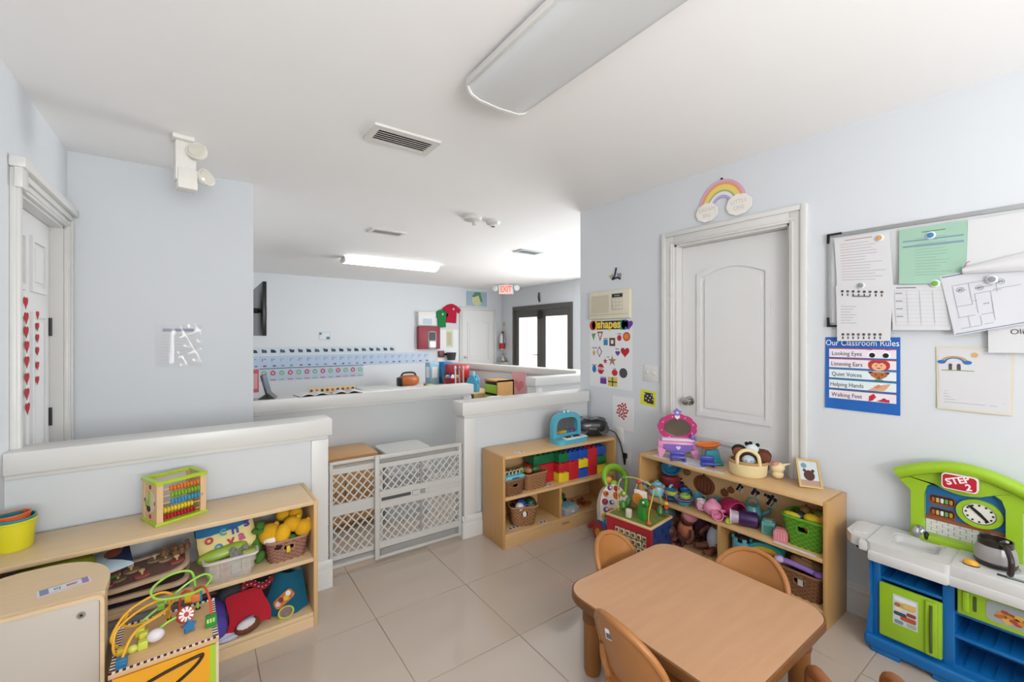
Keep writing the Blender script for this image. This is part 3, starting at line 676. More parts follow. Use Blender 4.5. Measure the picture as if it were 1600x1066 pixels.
t, fn, ink = sheet_on_wall('notice_sheet', 'large white sheet curling down over the floor plan', 'notice', (1514, 346), (1640, 326), (1512, 418), (1640, 400), .0235, PAPER, .002)
g = G()
a = rw(1507, 414); b = rw(1603, 381)
t = thing('notice_sheet', 'rolled white paper corner folding over the top of floor plan', 'notice', (XR - .045, a[0], a[1]), R(-90))
ob('sheet', G().sheet(lambda u, v: (u * .30, .012 - .020 * math.sin(PI * v * .9) - .004 * u, -.012 + u * .062 - v * (.03 + .075 * u)), 14, 10, .0009), PAPER, t)
ob('pink_edge', G().tube([(.004, -.002, -.02), (.012, -.006, .0), (.022, -.002, .008)], .0018, 6, smooth=4), K_('#b0607c'), t)
t, fn, ink = sheet_on_wall('notice_sheet', 'plain white letter half hidden behind floor plan at frame edge', 'notice', (1545, 505), (1660, 488), (1546, 551), (1660, 552), .022, PAPER, .004)
ink([(.36, .9, .38, .385)], K_('#c0c2c8')); p = fn(.42, .62); text('Oliga', .03, INK, t, (p[0] + .012, p[1] - .0012, p[2]), rot=(R(90), R(-4), 0))
MG = [('orange round magnet on the long printed sheet', 1376, 373, '#d09a5c', .024), ('blue oval magnet on the mint green sheet', 1456, 369, '#3c80ad', .026), ('grey magnet between the two left sheets', 1348, 447, '#8d8f92', .030), ('green oval magnet at the bottom of mint sheet', 1463, 444, '#6da544', .030), ('grey oval magnet holding the floor plan', 1552, 438, '#86868a', .042)]
for lab, px, py, c, dx in MG:
    y_, z_ = rw(px, py); t = thing('magnet', lab, 'magnet', (XR - dx + .012, y_, z_), R(-90), 'magnets on the whiteboard')
    ob('clear_rim', G().at((0, 0, 0), (R(90), 0, 0)).lathe([(.017, .006), (.018, .012), (.014, .016)], 18), M('#d5dadb', .15, var=.01), t)
    ob('insert', G().at((0, 0, 0), (R(90), 0, 0)).lathe([(.012, .016), (.011, .019), (.0, .0205)], 16), P_(c), t)
# letter with rainbow drawing
t, fn, ink = sheet_on_wall('letter_print', 'cream edged letter with a small rainbow drawing below whiteboard', 'letter', (1463, 542), (1585, 544), (1465, 638), (1583, 650), .003, M('#d9cfb8', .6, var=.02), .003)
ink([(.03, .97, .03, .97)], M('#d2d2d5', .45, var=.02), 'inner_sheet'); ink([(.1, .1 + random.uniform(.7, .82), .52 - k * .045, .53 - k * .045) for k in range(10)], K_('#aab0bc'), d=2); ink([(.62, .9, .90 - .05 * k, .908 - .05 * k) for k in range(6)], K_('#b3b6c0'), d=2)
p = fn(.25, .76)
for c, a_, b_ in (('#c58a62', .034, .029), ('#b9b06a', .029, .026), ('#3f6fae', .026, .020)):
    o = [(p[0] + a_ * 1.25 * math.cos(PI * k / 14), p[2] + a_ * .8 * math.sin(PI * k / 14)) for k in range(15)] + [(p[0] + b_ * 1.25 * math.cos(PI * k / 14), p[2] + b_ * .8 * math.sin(PI * k / 14)) for k in range(14, -1, -1)]
    ob('print_band', G().prism(o, p[1] - .0026, p[1] - .001, 'y'), K_(c), t)
for e in (-.04, .04): ob('print_cloud', G().prism(circ(.014, 12, p[0] + e, p[2], .6), p[1] - .003, p[1] - .001, 'y'), K_('#2f6db0'), t)
ob('print_figures', G().prism(circ(.006, 10, p[0] - .012, p[2] - .012), p[1] - .003, p[1] - .001, 'y').prism(circ(.006, 10, p[0] + .014, p[2] - .012), p[1] - .003, p[1] - .001, 'y').box(p[0] - .017, p[0] - .007, p[1] - .003, p[1] - .001, p[2] - .034, p[2] - .016).box(p[0] + .008, p[0] + .02, p[1] - .003, p[1] - .001, p[2] - .034, p[2] - .016), K_('#5a4a46'), t)
ob('print_grass', G().box(p[0] - .04, p[0] + .06, p[1] - .0026, p[1] - .001, p[2] - .038, p[2] - .034), K_('#8aa06a'), t)
p = fn(.52, .88); ob('print_sun', G().prism(star(.013, 8, .6, p[0], p[2]), p[1] - .003, p[1] - .001, 'y'), K_('#d3a95e'), t)
# ================================================================ FURNITURE
def shelf_unit(label, org, rz, L, D, H, mid, kick, div=None, back=True, side_m=None, top_m=None):
    t = thing('low_shelf', label, 'shelf', org, rz)
    top_m = top_m or MAPLE; side_m = side_m or MAPLE_D; th = .019
    ob('side_panel', G().box(0, th, 0, D, 0, H, bev=.003), side_m, t); ob('side_panel', G().box(L - th, L, 0, D, 0, H, bev=.003), side_m, t)
    ob('top_board', G().box(th, L - th, 0, D, H - th, H, bev=.002), top_m, t)
    ob('middle_shelf', G().box(th, L - th, .004, D - .008, mid - th, mid, bev=.002), top_m, t)
    ob('bottom_shelf', G().box(th, L - th, .004, D - .008, kick - th, kick, bev=.002), top_m, t)
    ob('kick_board', G().box(th, L - th, .002, .02, .0, kick - th), top_m, t)
    if back: ob('back_panel', G().box(th, L - th, D - .008, D, .0, H - th), top_m, t)
    if div: ob('divider', G().box(div - th / 2, div + th / 2, .006, D - .008, kick, mid - th), side_m, t)
    return t
SL_ORG, SL_RZ = (-.628, 2.212, 0), R(1.4)
shL = shelf_unit('low maple shelf packed with toys against the left half wall', SL_ORG, SL_RZ, 1.085, .305, .605, .33, .068, None, False, wood('#cda874', st=(28, 28, 2)), MAPLE_L)
SC_ORG, SC_RZ = (1.597, 2.312, 0), R(-3.0)
shC = shelf_unit('low maple shelf with giant building blocks beside the gate', SC_ORG, SC_RZ, 1.04, .285, .605, .33, .09, .487)
SR_ORG, SR_RZ = (2.402, 1.862, 0), R(-90)
shR = shelf_unit('low maple shelf of toy dishes standing in front of the door', SR_ORG, SR_RZ, 1.085, .26, .605, .33, .085, .555)
ob('name_plate', G().box(.50, .56, -.001, .003, .045, .06), wood('#a9814f'), shC)
def loc_in(org, rz, x, y, z):
    c, s = math.cos(rz), math.sin(rz); return (org[0] + c * x - s * y, org[1] + s * x + c * y, org[2] + z)
# small printed labels lying on shelves
def lab_card(label, w, d, loc, rz, cols, pattern=0, mat=None):
    t = thing('label_card', label, 'label', loc, rz)
    ob('card', G().box(-w / 2, w / 2, -d / 2, d / 2, .0005, .0016), mat or PAPER, t)
    for k, c in enumerate(cols):
        x = -w / 2 + w * (k + .5) / len(cols)
        ob('print', G().prism(rrect(w / len(cols) * .6, d * .55, .002, 2, x, 0), .0015, .0022), K_(c), t)
    return t
p = atz(812, 707, .605); lab_card('white picture label taped on top of the block shelf', .075, .035, p, SC_RZ, ['#b9b3ad', '#8d8782'])
p = atz(857, 759, .33); lab_card('white picture label on the middle board below the blocks', .07, .04, (p.x, p.y + .006, p.z), SC_RZ, ['#a9a9ad', '#77777c'])
p = atz(804, 829, .09); lab_card('picture label at the left of the lowest block shelf board', .085, .04, (p.x + .02, p.y + .035, p.z), SC_RZ, ['#4b4038', '#6b5a45', '#3c3630'])
p = atz(850, 817, .09); lab_card('picture label beside the divider on lowest block shelf board', .06, .04, (p.x, p.y + .012, p.z), SC_RZ, ['#6d5a66', '#8a5a52'])
p = atz(945, 733, .33); lab_card('curled picture label at the right end of block shelf board', .06, .03, (p.x, p.y + .01, p.z), SC_RZ, ['#a98b6a', '#c0a080'])
p = atz(1238, 860, .33); lab_card('long blank white label strip below the green plastic basket', .19, .02, (p.x + .02, p.y, p.z), R(-90), ['#dcdcdc'])

# ---------------------------------------------------------------- cubby cabinet with rounded back, lower left
CBH = .62
t = thing('cubby_cabinet', 'pale maple cabinet with rounded top and grey front at lower left', 'cabinet', (-.435, 1.80, 0), 0)
def cub(o, w2=.195, d=.295):
    pts = [(-w2 - o, -o), (w2 + o, -o)]
    for k in range(0, 13):
        a = R(90 * k / 12); pts.append((w2 + o - .17 + .17 * math.cos(a), .075 + (d - .075 + o) * math.sin(a)))
    for k in range(12, -1, -1):
        a = R(90 * k / 12); pts.append((-w2 - o + .17 - .17 * math.cos(a), .075 + (d - .075 + o) * math.sin(a)))
    return pts
ob('body', G().prism(cub(-.006), .02, CBH - .022), wood('#d8bd95', st=(20, 20, 2)), t)
ob('top_board', G().prism(cub(0), CBH - .022, CBH), MAPLE_L, t)
ob('plinth', G().prism(cub(-.02), 0, .02), MAPLE_D, t)
fd = ob('front_panel', G().box(-.185, .185, -.014, -.004, .03, CBH - .012, bev=.004), M('#b9b0a4', .35, var=.03, scale=4), t)
ob('edge_band', G().ring(rrect(.392, CBH - .004, .02, 4, 0, CBH / 2), rrect(.372, CBH - .024, .012, 4, 0, CBH / 2), -.018, -.003, 'y'), MAPLE_L, t)
ob('screw', G().cyl((.145, -.017, CBH - .05), (.145, -.012, CBH - .05), .010, n=16), STEEL, fd); ob('screw_recess', G().cyl((.145, -.0176, CBH - .05), (.145, -.0168, CBH - .05), .004, n=6), BLACK, fd)
q = atz(101, 917, CBH)
t = lab_card('laminated name card with purple ends on the cubby cabinet', .115, .045, (q.x, q.y, q.z), R(14), [])
ob('end_band', G().box(-.053, -.034, -.019, .019, .0015, .0022), K_('#7f86a8'), t); ob('end_band', G().box(.038, .053, -.019, .019, .0015, .0022), K_('#9a7aa6'), t)
ob('print', G().box(.004, .026, -.006, -.001, .0015, .0024).box(.004, .03, .002, .006, .0015, .0024), K_('#b5605a'), t); text('CJ', .018, INK, t, (-.016, 0, .002), rot=(0, 0, 0))
ob('border', G().box(-.054, .054, -.0215, -.0195, .0015, .002).box(-.054, .054, .0195, .0215, .0015, .002), K_('#7a80b0'), t)

# ---------------------------------------------------------------- safety gate
GW = M('#c0beb9', .4, var=.02); GD = M('#92918e', .45)
t = thing('safety_gate', 'grey plastic safety gate with diamond mesh across the opening', 'gate', (.595, 2.66, 0), R(-1.2))
def lattice(x0, x1, z0, z1, y, s=.052, r=.0048):
    g = G(); w, h = x1 - x0, z1 - z0; m = 1.12
    for sg in (1, -1):
        k0 = -h * 1.2
        c = k0
        while c < w + h * 1.2:
            # line x = c + sg*z/m, clipped to the rectangle
            a = []
            for zz in (0, h):
                a.append((c + sg * zz / m if sg > 0 else c - zz / m + h / m * 0, zz))
            (xa, za), (xb, zb) = a
            def clip(xa, za, xb, zb):
                if abs(xb - xa) < 1e-9: return None
                ta, tb = sorted(((0 - xa) / (xb - xa), (w - xa) / (xb - xa)))
                ta, tb = max(0, ta), min(1, tb)
                if tb - ta < .02: return None
                return (xa + (xb - xa) * ta, za + (zb - za) * ta, xa + (xb - xa) * tb, za + (zb - za) * tb)
            q = clip(xa, za, xb, zb)
            if q: g.cyl((x0 + q[0], y, z0 + q[1]), (x0 + q[2], y, z0 + q[3]), r, n=6)
            c += s
    return g
H1 = .655
# rear (left) panel
yb = .012
ob('panel_frame', G().box(.012, .03, yb - .008, yb + .008, .03, H1).box(.30, .325, yb - .006, yb + .006, .03, H1 - .03).box(.012, .62, yb - .009, yb + .009, H1 - .018, H1, bev=.003).box(.03, .30, yb - .006, yb + .006, H1 - .075, H1 - .04).box(.012, .62, yb - .009, yb + .009, .03, .048).box(.03, .30, yb - .006, yb + .006, .075, .10).box(.03, .30, yb - .007, yb + .007, .335, .40), GW, t)
ob('slide_rail', G().box(.03, .60, yb - .004, yb + .004, H1 - .036, H1 - .026), GD, t); ob('slide_rail', G().box(.03, .60, yb - .004, yb + .004, .055, .068), GD, t)
ob('upper_mesh', lattice(.03, .30, .40, H1 - .075, yb), GW, t); ob('lower_mesh', lattice(.03, .30, .10, .335, yb), GW, t)
# front (right) panel
yf = -.012
ob('panel_frame', G().box(.27, .298, yf - .010, yf + .010, .02, H1 + .005, bev=.003).box(.845, .868, yf - .010, yf + .010, .02, H1 + .005, bev=.003).box(.298, .845, yf - .008, yf + .008, H1 - .075, H1 - .045).box(.298, .845, yf - .010, yf + .010, H1 - .02, H1 + .005, bev=.003).box(.298, .845, yf - .008, yf + .008, .085, .125).box(.298, .845, yf - .010, yf + .010, .02, .04, bev=.003).box(.298, .845, yf - .010, yf + .010, .33, .365).box(.298, .845, yf - .010, yf + .010, .405, .435), GW, t)
ob('latch_bar', G().box(.298, .845, yf - .005, yf + .005, .365, .405), GW, t)
ob('latch_slot', G().box(.31, .50, yf - .0065, yf - .0045, .375, .395), M('#4a4a48', .5), t); ob('latch_knob', G().box(.51, .55, yf - .018, yf - .004, .37, .40, bev=.004), GW, t); ob('latch_slider', G().box(.565, .60, yf - .012, yf - .004, .372, .398, bev=.003), GD, t)
ob('bar_recess', G().box(.62, .83, yf - .0075, yf - .0045, .372, .398), M('#bdbcb8', .5), t)
ob('slide_rail', G().box(.298, .845, yf - .004, yf + .004, H1 - .042, H1 - .022), GD, t); ob('slide_rail', G().box(.298, .845, yf - .004, yf + .004, .042, .08), GD, t)
ob('center_post', G().box(.562, .578, yf - .006, yf + .006, .125, .33).box(.562, .578, yf - .006, yf + .006, .435, H1 - .075), GD, t)
for a, b in ((.298, .562), (.578, .845)):
    ob('upper_mesh', lattice(a, b, .435, H1 - .075, yf, .05), GW, t); ob('lower_mesh', lattice(a, b, .125, .33, yf, .05), GW, t)
for z in (H1 - .03, .06):
    ob('rail_stop', G().box(.302, .325, yf - .012, yf - .003, z - .012, z + .012), GD, t); ob('rail_stop', G().box(.825, .843, yf - .012, yf - .003, z - .012, z + .012), GD, t)
for x in (.0, .882):
    ob('pressure_bar', G().tube([(x, 0, .03), (x, 0, H1 - .01)], .006, 8), GD, t)
    for z in (.12, .3, .42, .58): ob('tension_pad', G().cyl((x - .012, 0, z), (x + .012, 0, z), .009, n=10), GD, t)
# wooden cabinet and clear bins behind the gate
t = thing('storage_cabinet', 'oak storage cabinet standing behind the grey gate', 'cabinet', (.60, 3.20, 0), 0)
ob('cabinet_top', G().box(0, .47, 0, .36, .505, .53, bev=.003), wood('#c99a63', st=(2, 24, 24)), t)
ob('body', G().box(.01, .46, .01, .35, .05, .505), wood('#b98a55', st=(24, 24, 2)), t)
ob('cabinet_door', G().box(.02, .23, -.006, .01, .06, .495, bev=.003), wood('#c08f58', st=(24, 24, 2)), t); ob('cabinet_door', G().box(.24, .45, -.006, .01, .06, .495, bev=.003), wood('#c08f58', st=(24, 24, 2)), t)
ob('plinth', G().box(.02, .45, .03, .34, 0, .05), wood('#8f6a40'), t)
CLR = M('#dfe3e4', .12, alpha=.45, var=.02)
def tote(label, loc, w, d, h, rz=0, mat=CLR):
    t = thing('storage_bin', label, 'storage bin', loc, rz)
    o, i = rrect(w, d, .03), rrect(w - .008, d - .008, .027)
    ob('bin_wall', G().ring(o, i, .004, h), mat, t); ob('bin_floor', G().prism(o, 0, .004), mat, t)
    ob('rim', G().ring(rrect(w + .02, d + .02, .035), i, h, h + .012), mat, t)
    ob('lid', G().prism(rrect(w + .022, d + .022, .035), h + .012, h + .024), M('#e4e4e2', .3, alpha=.8), t)
    return t
tote('translucent lidded storage bin behind the gate, right of cabinet', (1.30, 3.30, 0), .36, .3, .34)
tote('translucent lidded bin stacked on the cabinet side behind gate', (1.30, 3.30, .366), .34, .28, .13)

# ---------------------------------------------------------------- child table
TX0, TX1, TY0, TY1, TZ = 1.222, 1.937, .602, 1.338, .35
t = thing('child_table', 'low square child table with maple laminate top and rounded corners', 'table', ((TX0 + TX1) / 2, (TY0 + TY1) / 2, 0), 0)
w, d = TX1 - TX0, TY1 - TY0
LAM = M('#c2946e', .38, var=.10, scale=4.0, stretch=(1.2, 9, 3), coat=.15)
BRN = M('#94602f', .42, var=.05, scale=5); BRND = M('#754b27', .45, var=.05, scale=5)
ob('table_top', G().prism(rrect(w - .014, d - .014, .095, 10), TZ - .012, TZ), LAM, t)
g = G(); out = []
prof = [(-.006, -.001), (-.001, -.003), (0, -.012), (0, -.030), (-.008, -.042), (-.03, -.045)]
rings = [[(x, y, TZ + z) for x, y in rrect(w + 2 * o, d + 2 * o, .10 + o, 10)] for o, z in prof]; n = len(rings[0]); v = [p for r_ in rings for p in r_]
f = [(k * n + i, k * n + (i + 1) % n, (k + 1) * n + (i + 1) % n, (k + 1) * n + i) for k in range(len(rings) - 1) for i in range(n)]
f.append([(len(rings) - 1) * n + i for i in range(n)])
ob('edge_molding', g.add(v, f), BRND, t)
for sx in (-1, 1):
    for sy in (-1, 1):
        x, y = sx * (w / 2 - .095), sy * (d / 2 - .085)
        lg = ob('leg', G().lathe([(.040, TZ - .045), (.040, TZ - .13), (.037, TZ - .135), (.036, .02), (.030, .003), (.02, 0)][::-1], 20, (x, y, 0)), BRN, t)
        ob('leg_collar', G().lathe([(.0405, TZ - .13), (.0415, TZ - .125), (.0415, TZ - .05), (.0405, TZ - .046)], 20, (x, y, 0)), BRND, lg)
# ---------------------------------------------------------------- chairs
CH = M('#a86f3b', .4, var=.05, scale=4, coat=.1); CHD = M('#8d5a2d', .42, var=.05, scale=4)
def make_chair(label, loc, rz, sticker=False, top=.43):
    t = thing('child_chair', label, 'chair', loc, rz, 'brown moulded child chairs round the low table')
    zs = .205
    g = G(); K = 12
    ob('seat', G().prism(rrect(.27, .26, .06, 6), zs - .028, zs - .008).prism(rrect(.25, .24, .055, 6), zs - .008, zs), CH, t)
    def half(v):
        if v < .35: return .125 + .025 * (v / .35)
        return .150 * math.sqrt(max(0.0, 1 - ((v - .35) / .65) ** 2)) 
    def bk(u, v, o=0.0):
        s = 2 * u - 1; x = half(min(v, .995)) * s
        return Vector((x, .125 + .07 * v - 1.9 * x * x + o, zs + .035 + (top - zs - .035) * v))
    br = ob('backrest', G().sheet(lambda u, v: bk(u, v), 12, 14, .014), CH, t, ang=60)
    pts = [bk(0, k / 24) for k in range(24)] + [bk(.5, .997)] + [bk(1, k / 24) for k in range(23, -1, -1)]
    ob('back_rim', G().tube(pts, .0125, 10), CH, br)
    for sx in (-1, 1):
        for sy in (-1, 1):
            a = Vector((sx * .105, sy * .095, zs - .02)); b = Vector((sx * .145, sy * .135, 0))
            lg = ob('leg', G().cyl(a, b, .019, .017, 14), CH, t)
            m = a.lerp(b, .5); ob('leg_foot', G().cyl(m, b, .0195, .0185, 14), CHD, lg)
        ob('back_post', G().tube([(sx * .108, .10, zs - .02), (sx * .118, .118, zs + .05), (sx * .126, .115, zs + .10)], .015, 10, smooth=3), CH, t)
    if sticker:
        p = bk(.62, .72); s = ob('label_sticker', G().box(-.012, .012, 0, .0012, -.02, .02), K_('#d9d9d9'), t, (p.x, p.y + .0085, p.z), (R(-13), 0, R(0)))
        s.rotation_euler = (R(-14), 0, R(18)); ob('print', G().box(-.009, .009, .0012, .0018, -.016, .004), K_('#5b5f66'), s)
    return t
make_chair('brown child chair behind table beside the red bead cube', (1.63, 1.26, 0), R(10))
make_chair('brown child chair at the table side nearest the dish shelf', (1.86, .92, 0), R(-85), top=.42)
make_chair('nearest brown child chair with barcode sticker on its back', (1.27, .92, 0), R(85), True, .48)
# horseshoe arm chair
t = thing('child_armchair', 'brown child chair with curved tube arms at bottom right', 'chair', (1.639, .409, 0), R(137))
ob('seat', G().prism(circ(.135, 28), .172, .20), CH, t)
arc = [(-.110, -.11, .17), (-.113, -.12, .25), (-.114, -.10, .30)] + [(-.115 * math.cos(a), .02 + .15 * math.sin(a), .315 + .05 * math.sin(a)) for a in [R(k) for k in range(0, 181, 20)]] + [(.114, -.10, .30), (.113, -.12, .25), (.110, -.11, .17)]
ob('arm_hoop', G().tube(arc, .021, 12, smooth=4), M('#9a5d33', .4, var=.05, scale=4), t)
for sx in (-1, 1):
    for sy in (-1, 1): ob('leg', G().cyl((sx * .095, sy * .095, .175), (sx * .135, sy * .135, 0), .019, .017, 14), CH, t)
for a in (60, 90, 120): ob('spindle', G().cyl((.115 * math.cos(R(a)), .115 * math.sin(R(a)), .19), (.112 * math.cos(R(a)), .02 + .145 * math.sin(R(a)), .36), .009, n=8), CH, t)
# ================================================================ PLAY KITCHEN (local x = -Y, front -y)
KB = P_('#0f68ac', .35); KG = P_('#98bf28', .3); KW = P_('#cfcecb', .4)
t = thing('play_kitchen', 'blue and lime plastic play kitchen with white counter by the wall', 'play kitchen', (XR - .02, .62, 0), R(-90))
W_, D_, HK = .56, .22, .44
# body: carcass boards so that niches are real
g = G().box(0, .03, -D_, 0, .05, HK, bev=.006).box(W_ - .03, W_, -D_, 0, .05, HK, bev=.006).box(.225, .262, -D_, 0, .05, HK, bev=.004).box(.02, W_ - .02, -.012, 0, .05, HK)
g.box(.02, .235, -D_ + .004, 0, .320, .334, bev=.004).box(.25, W_ - .02, -D_ + .004, 0, .285, .30, bev=.004).box(.25, W_ - .02, -D_ + .004, 0, .19, .205, bev=.004).box(.02, W_ - .02, -D_ + .004, 0, .05, .082, bev=.004)
ob('cabinet_body', g, KB, t)
g = G().box(-.025, W_ + .025, -D_ - .03, .0, .015, .068, bev=.014, seg=3)
ob('base_skirt', g, KB, t)
for x in (0.0, .2, W_ - .1): ob('foot', G().box(x, x + .10, -D_ - .028, -.01, 0, .02, bev=.004), KB, t)
ob('side_flare', G().prism([(-.022, .06), (.004, .06), (.004, .2), (0, HK), (-.01, HK), (-.004, .22)], -D_ - .01, -.01, 'y'), KB, t)
for k in range(6): ob('shelf_rib', G().box(.285 + k * .04, .288 + k * .04, -D_ + .02, -.02, .0815, .086), KB, t); ob('shelf_rib', G().box(.285 + k * .04, .288 + k * .04, -D_ + .02, -.02, .2045, .209), KB, t)
for k in range(4): ob('shelf_rib', G().box(.06 + k * .04, .063 + k * .04, -D_ + .02, -.02, .3335, .338), KB, t)
# fridge door
d = ob('fridge_door', G().box(.028, .228, -D_ - .018, -D_, .085, .316, bev=.006), KG, t)
ob('handle_rib', G().box(.178, .216, -D_ - .030, -D_ - .016, .09, .312, bev=.006), KG, d); ob('handle', G().tube([(.197, -D_ - .03, .105), (.197, -D_ - .036, .2), (.197, -D_ - .03, .298)], .005, 8, smooth=4), M('#4a5a2a', .4), d)
dp = ob('picture_sticker', G().box(.075, .155, -D_ - .0192, -D_ - .0178, .16, .285), K_('#c9ced0'), d)
for kk, (c, a) in enumerate((('#c8a253', (.085, .145, .235, .255)), ('#b5543a', (.10, .15, .185, .205)), ('#3f4a4a', (.078, .12, .20, .215)), ('#dfe5e8', (.08, .15, .262, .278)), ('#7d8f93', (.08, .11, .165, .18)), ('#d8b76a', (.11, .15, .24, .262)), ('#8f3f30', (.12, .15, .21, .225)), ('#e0d9c8', (.08, .105, .22, .235)), ('#9fb0a0', (.12, .152, .165, .182)), ('#a5653c', (.08, .10, .238, .252)))):
    ob('print', G().prism(rrect(a[1] - a[0], a[3] - a[2], .006, 3, (a[0] + a[1]) / 2, (a[2] + a[3]) / 2), -D_ - .0196 - .0002 * kk, -D_ - .019, 'y'), K_(c), dp)
# microwave door
d = ob('oven_door', G().box(.27, W_ - .03, -D_ - .016, -D_, .302, .415, bev=.006), KG, t)
ob('handle_rib', G().box(.285, .305, -D_ - .026, -D_ - .014, .32, .40, bev=.005), KG, d); ob('handle_slot', G().prism(rrect(.010, .06, .005, 4, .318, .36), -D_ - .0175, -D_ - .0155, 'y'), M('#3f4f26', .5), d)
dp = ob('picture_sticker', G().prism(rrect(.135, .075, .018, 5, .415, .358), -D_ - .0175, -D_ - .0155, 'y'), K_('#9aa1a0'), d)
for k in range(16):
    a = k * 2.39; r_ = .045 * math.sqrt((k + .5) / 16)
    ob('print', G().prism(circ(.011, 8, .415 + r_ * math.cos(a), .352 + .42 * r_ * math.sin(a), .6), -D_ - .0183 - .0001 * (k % 3), -D_ - .017, 'y'), K_(['#b5642c', '#c98a35', '#a8452a', '#d8a94a'][k % 4]), dp)
# counter with wing, sink basin and stove top
zc = .50
g = G().box(.0, .255, -D_ - .075, -.01, zc - .085, zc - .04, bev=.01)      # sink apron
ring_o, ring_i = rrect(.265, .27, .02, 4, .125, -.15), rrect(.17, .15, .03, 4, .13, -.14)
g.ring(ring_o, ring_i, zc - .045, zc - .005)
g.box(.05, .21, -.21, -.07, zc - .075, zc - .07)
ob('sink_counter', g, KW, t)
ob('sink_wall', G().ring(rrect(.172, .152, .03, 4, .13, -.14), rrect(.15, .13, .025, 4, .13, -.14), zc - .07, zc - .01), KW, t)
ob('stove_counter', G().box(.25, W_ + .03, -D_ - .055, -.005, zc - .06, zc, bev=.010), KW, t)
ob('counter_lip', G().box(.25, W_ + .03, -D_ - .062, -D_ - .03, zc - .085, zc - .045, bev=.008), KW, t)
ob('counter_wing', G().prism([(-.01, -.03), (-.01, -.26), (-.07, -.245), (-.10, -.20), (-.10, -.06), (-.08, -.03)], zc - .05, zc - .008).box(-.035, .0, -D_ - .06, -.02, zc - .055, zc - .012, bev=.006), KW, t)
ob('wing_pad', G().prism(rrect(.05, .12, .012, 4, -.055, -.14), zc - .008, zc - .003), KW, t)
ob('hook', G().tube([(-.06, -.2, zc - .05), (-.06, -.2, zc - .075), (-.05, -.2, zc - .08)], .004, 6), BLACK, t)
ob('burner_ring', G().ring(circ(.072, 28, .367, -.14), circ(.060, 28, .367, -.14), zc, zc + .003), P_('#c9c8c5'), t)
ob('stove_knob', G().at((.305, -.215, zc)).prism(circ(.024, 20, sy=.7), 0, .004), BLACK, t, label='black rim under the yellow stove knob')
ob('stove_knob', G().at((.305, -.215, zc + .004)).lathe([(.023, 0), (.021, .010), (.014, .016), (0, .018)], 20, sy=.7), P_('#e0a32a'), t)
ob('control_sticker', G().box(.375, .475, -D_ - .02, -D_ + .0, zc, zc + .0012), K_('#3c4142'), t); ob('print', G().box(.40, .45, -D_ - .013, -D_ - .007, zc + .001, zc + .002), K_('#9fb0b2'), t)
# faucet
ob('faucet', G().ell((.125, -.05, zc + .02), (.025, .022, .032)).tube([(.125, -.05, zc + .03), (.125, -.085, zc + .05), (.125, -.11, zc + .03)], .012, 10, smooth=4), M('#b9bac0', .2, metal=.9), t)
ob('faucet_handle', G().ell((.15, -.06, zc + .012), (.010, .014, .02)), BLACK, t)
# back panel: posts and eave carved from one outline ring
def eave(k, o=0.0):
    pass
x0, x1 = .095, .425; zt = .84
outer = [(x0, zc - .01), (x1, zc - .01), (x1 + .0, .70), (x1 + .035, .735), (x1 + .04, .765), (x1 + .025, .79)]
for k in range(1, 12): outer.append((x1 + .0 - (x1 - x0) * k / 12, .80 + .05 * math.sin(PI * k / 12)))
outer += [(x0 - .025, .79), (x0 - .04, .765), (x0 - .035, .735), (x0, .70)]
xm = (x0 + x1) / 2
inner = [(x0 + .045, zc + .005), (x1 - .045, zc + .005), (x1 - .045, .70), (x1 - .055, .735), (x1 - .075, .75), (x1 - .10, .738)]
for k in range(1, 12): inner.append((x1 - .10 - (x1 - x0 - .20) * k / 12, .735 - .012 * math.sin(PI * k / 12)))
inner += [(x0 + .10, .738), (x0 + .075, .75), (x0 + .055, .735), (x0 + .045, .70)]
bp = ob('back_panel', G().ring(outer, inner, -.05, -.005, 'y'), KG, t)
ob('back_board', G().box(x0 + .02, x1 - .02, -.02, -.008, zc - .01, .765), M('#1f6ba6', .4, var=.1, scale=3, stretch=(1, 1, 20)), bp)
g = G().tube([(x0 - .045, -.055, .768)] + [(x0 + (x1 - x0) * k / 12, -.058, .792 + .045 * math.sin(PI * k / 12)) for k in range(13)] + [(x1 + .045, -.055, .768)], .026, 12)
ob('eave_roll', g, KG, bp)
ob('lower_rail', G().box(x0 + .03, x1 - .03, -.07, -.01, zc - .012, zc + .022, bev=.01), KG, bp)
bz0, bz1 = zc + .022, zc + .082
for r_ in range(5):
    for k in range(7):
        xa = x0 + .046 + k * .036 - (.018 if r_ % 2 else 0); xb = xa + .034
        xa, xb = max(xa, x0 + .046), min(xb, x1 - .046)
        if xb - xa > .006: ob('brick', G().box(xa, xb, -.0225, -.019, bz0 + r_ * .0122, bz0 + r_ * .0122 + .0112), M('#dcdad5', .6), bp)
ob('ledge_strip', G().box(x0 + .045, x1 - .045, -.028, -.019, bz1 + .002, bz1 + .016), wood('#8f4f30'), bp)
for zz in (.655, .60):
    s = ob('shelf_sticker', G().prism(rrect(.085, .045, .014, 4, x0 + .098, zz + .017), -.0225, -.0195, 'y'), K_('#8a4a24'), bp)
    ob('print', G().prism(rrect(.076, .032, .01, 4, x0 + .098, zz + .021), -.0232, -.022, 'y'), K_('#241c18'), s)
    for k, c in enumerate(['#b5532e', '#c8b25a', '#dfe3e0', '#6da04a', '#c08a3a']): ob('print', G().prism(rrect(.010, .02, .003, 2, x0 + .070 + k * .014, zz + .018), -.0238, -.023, 'y'), K_(c), s)
cx, cz = xm + .045, .655
ck = ob('clock_bezel', G().ring(circ(.068, 32, cx, cz, .86), circ(.05, 32, cx, cz, .86), -.034, -.018, 'y'), KG, bp)
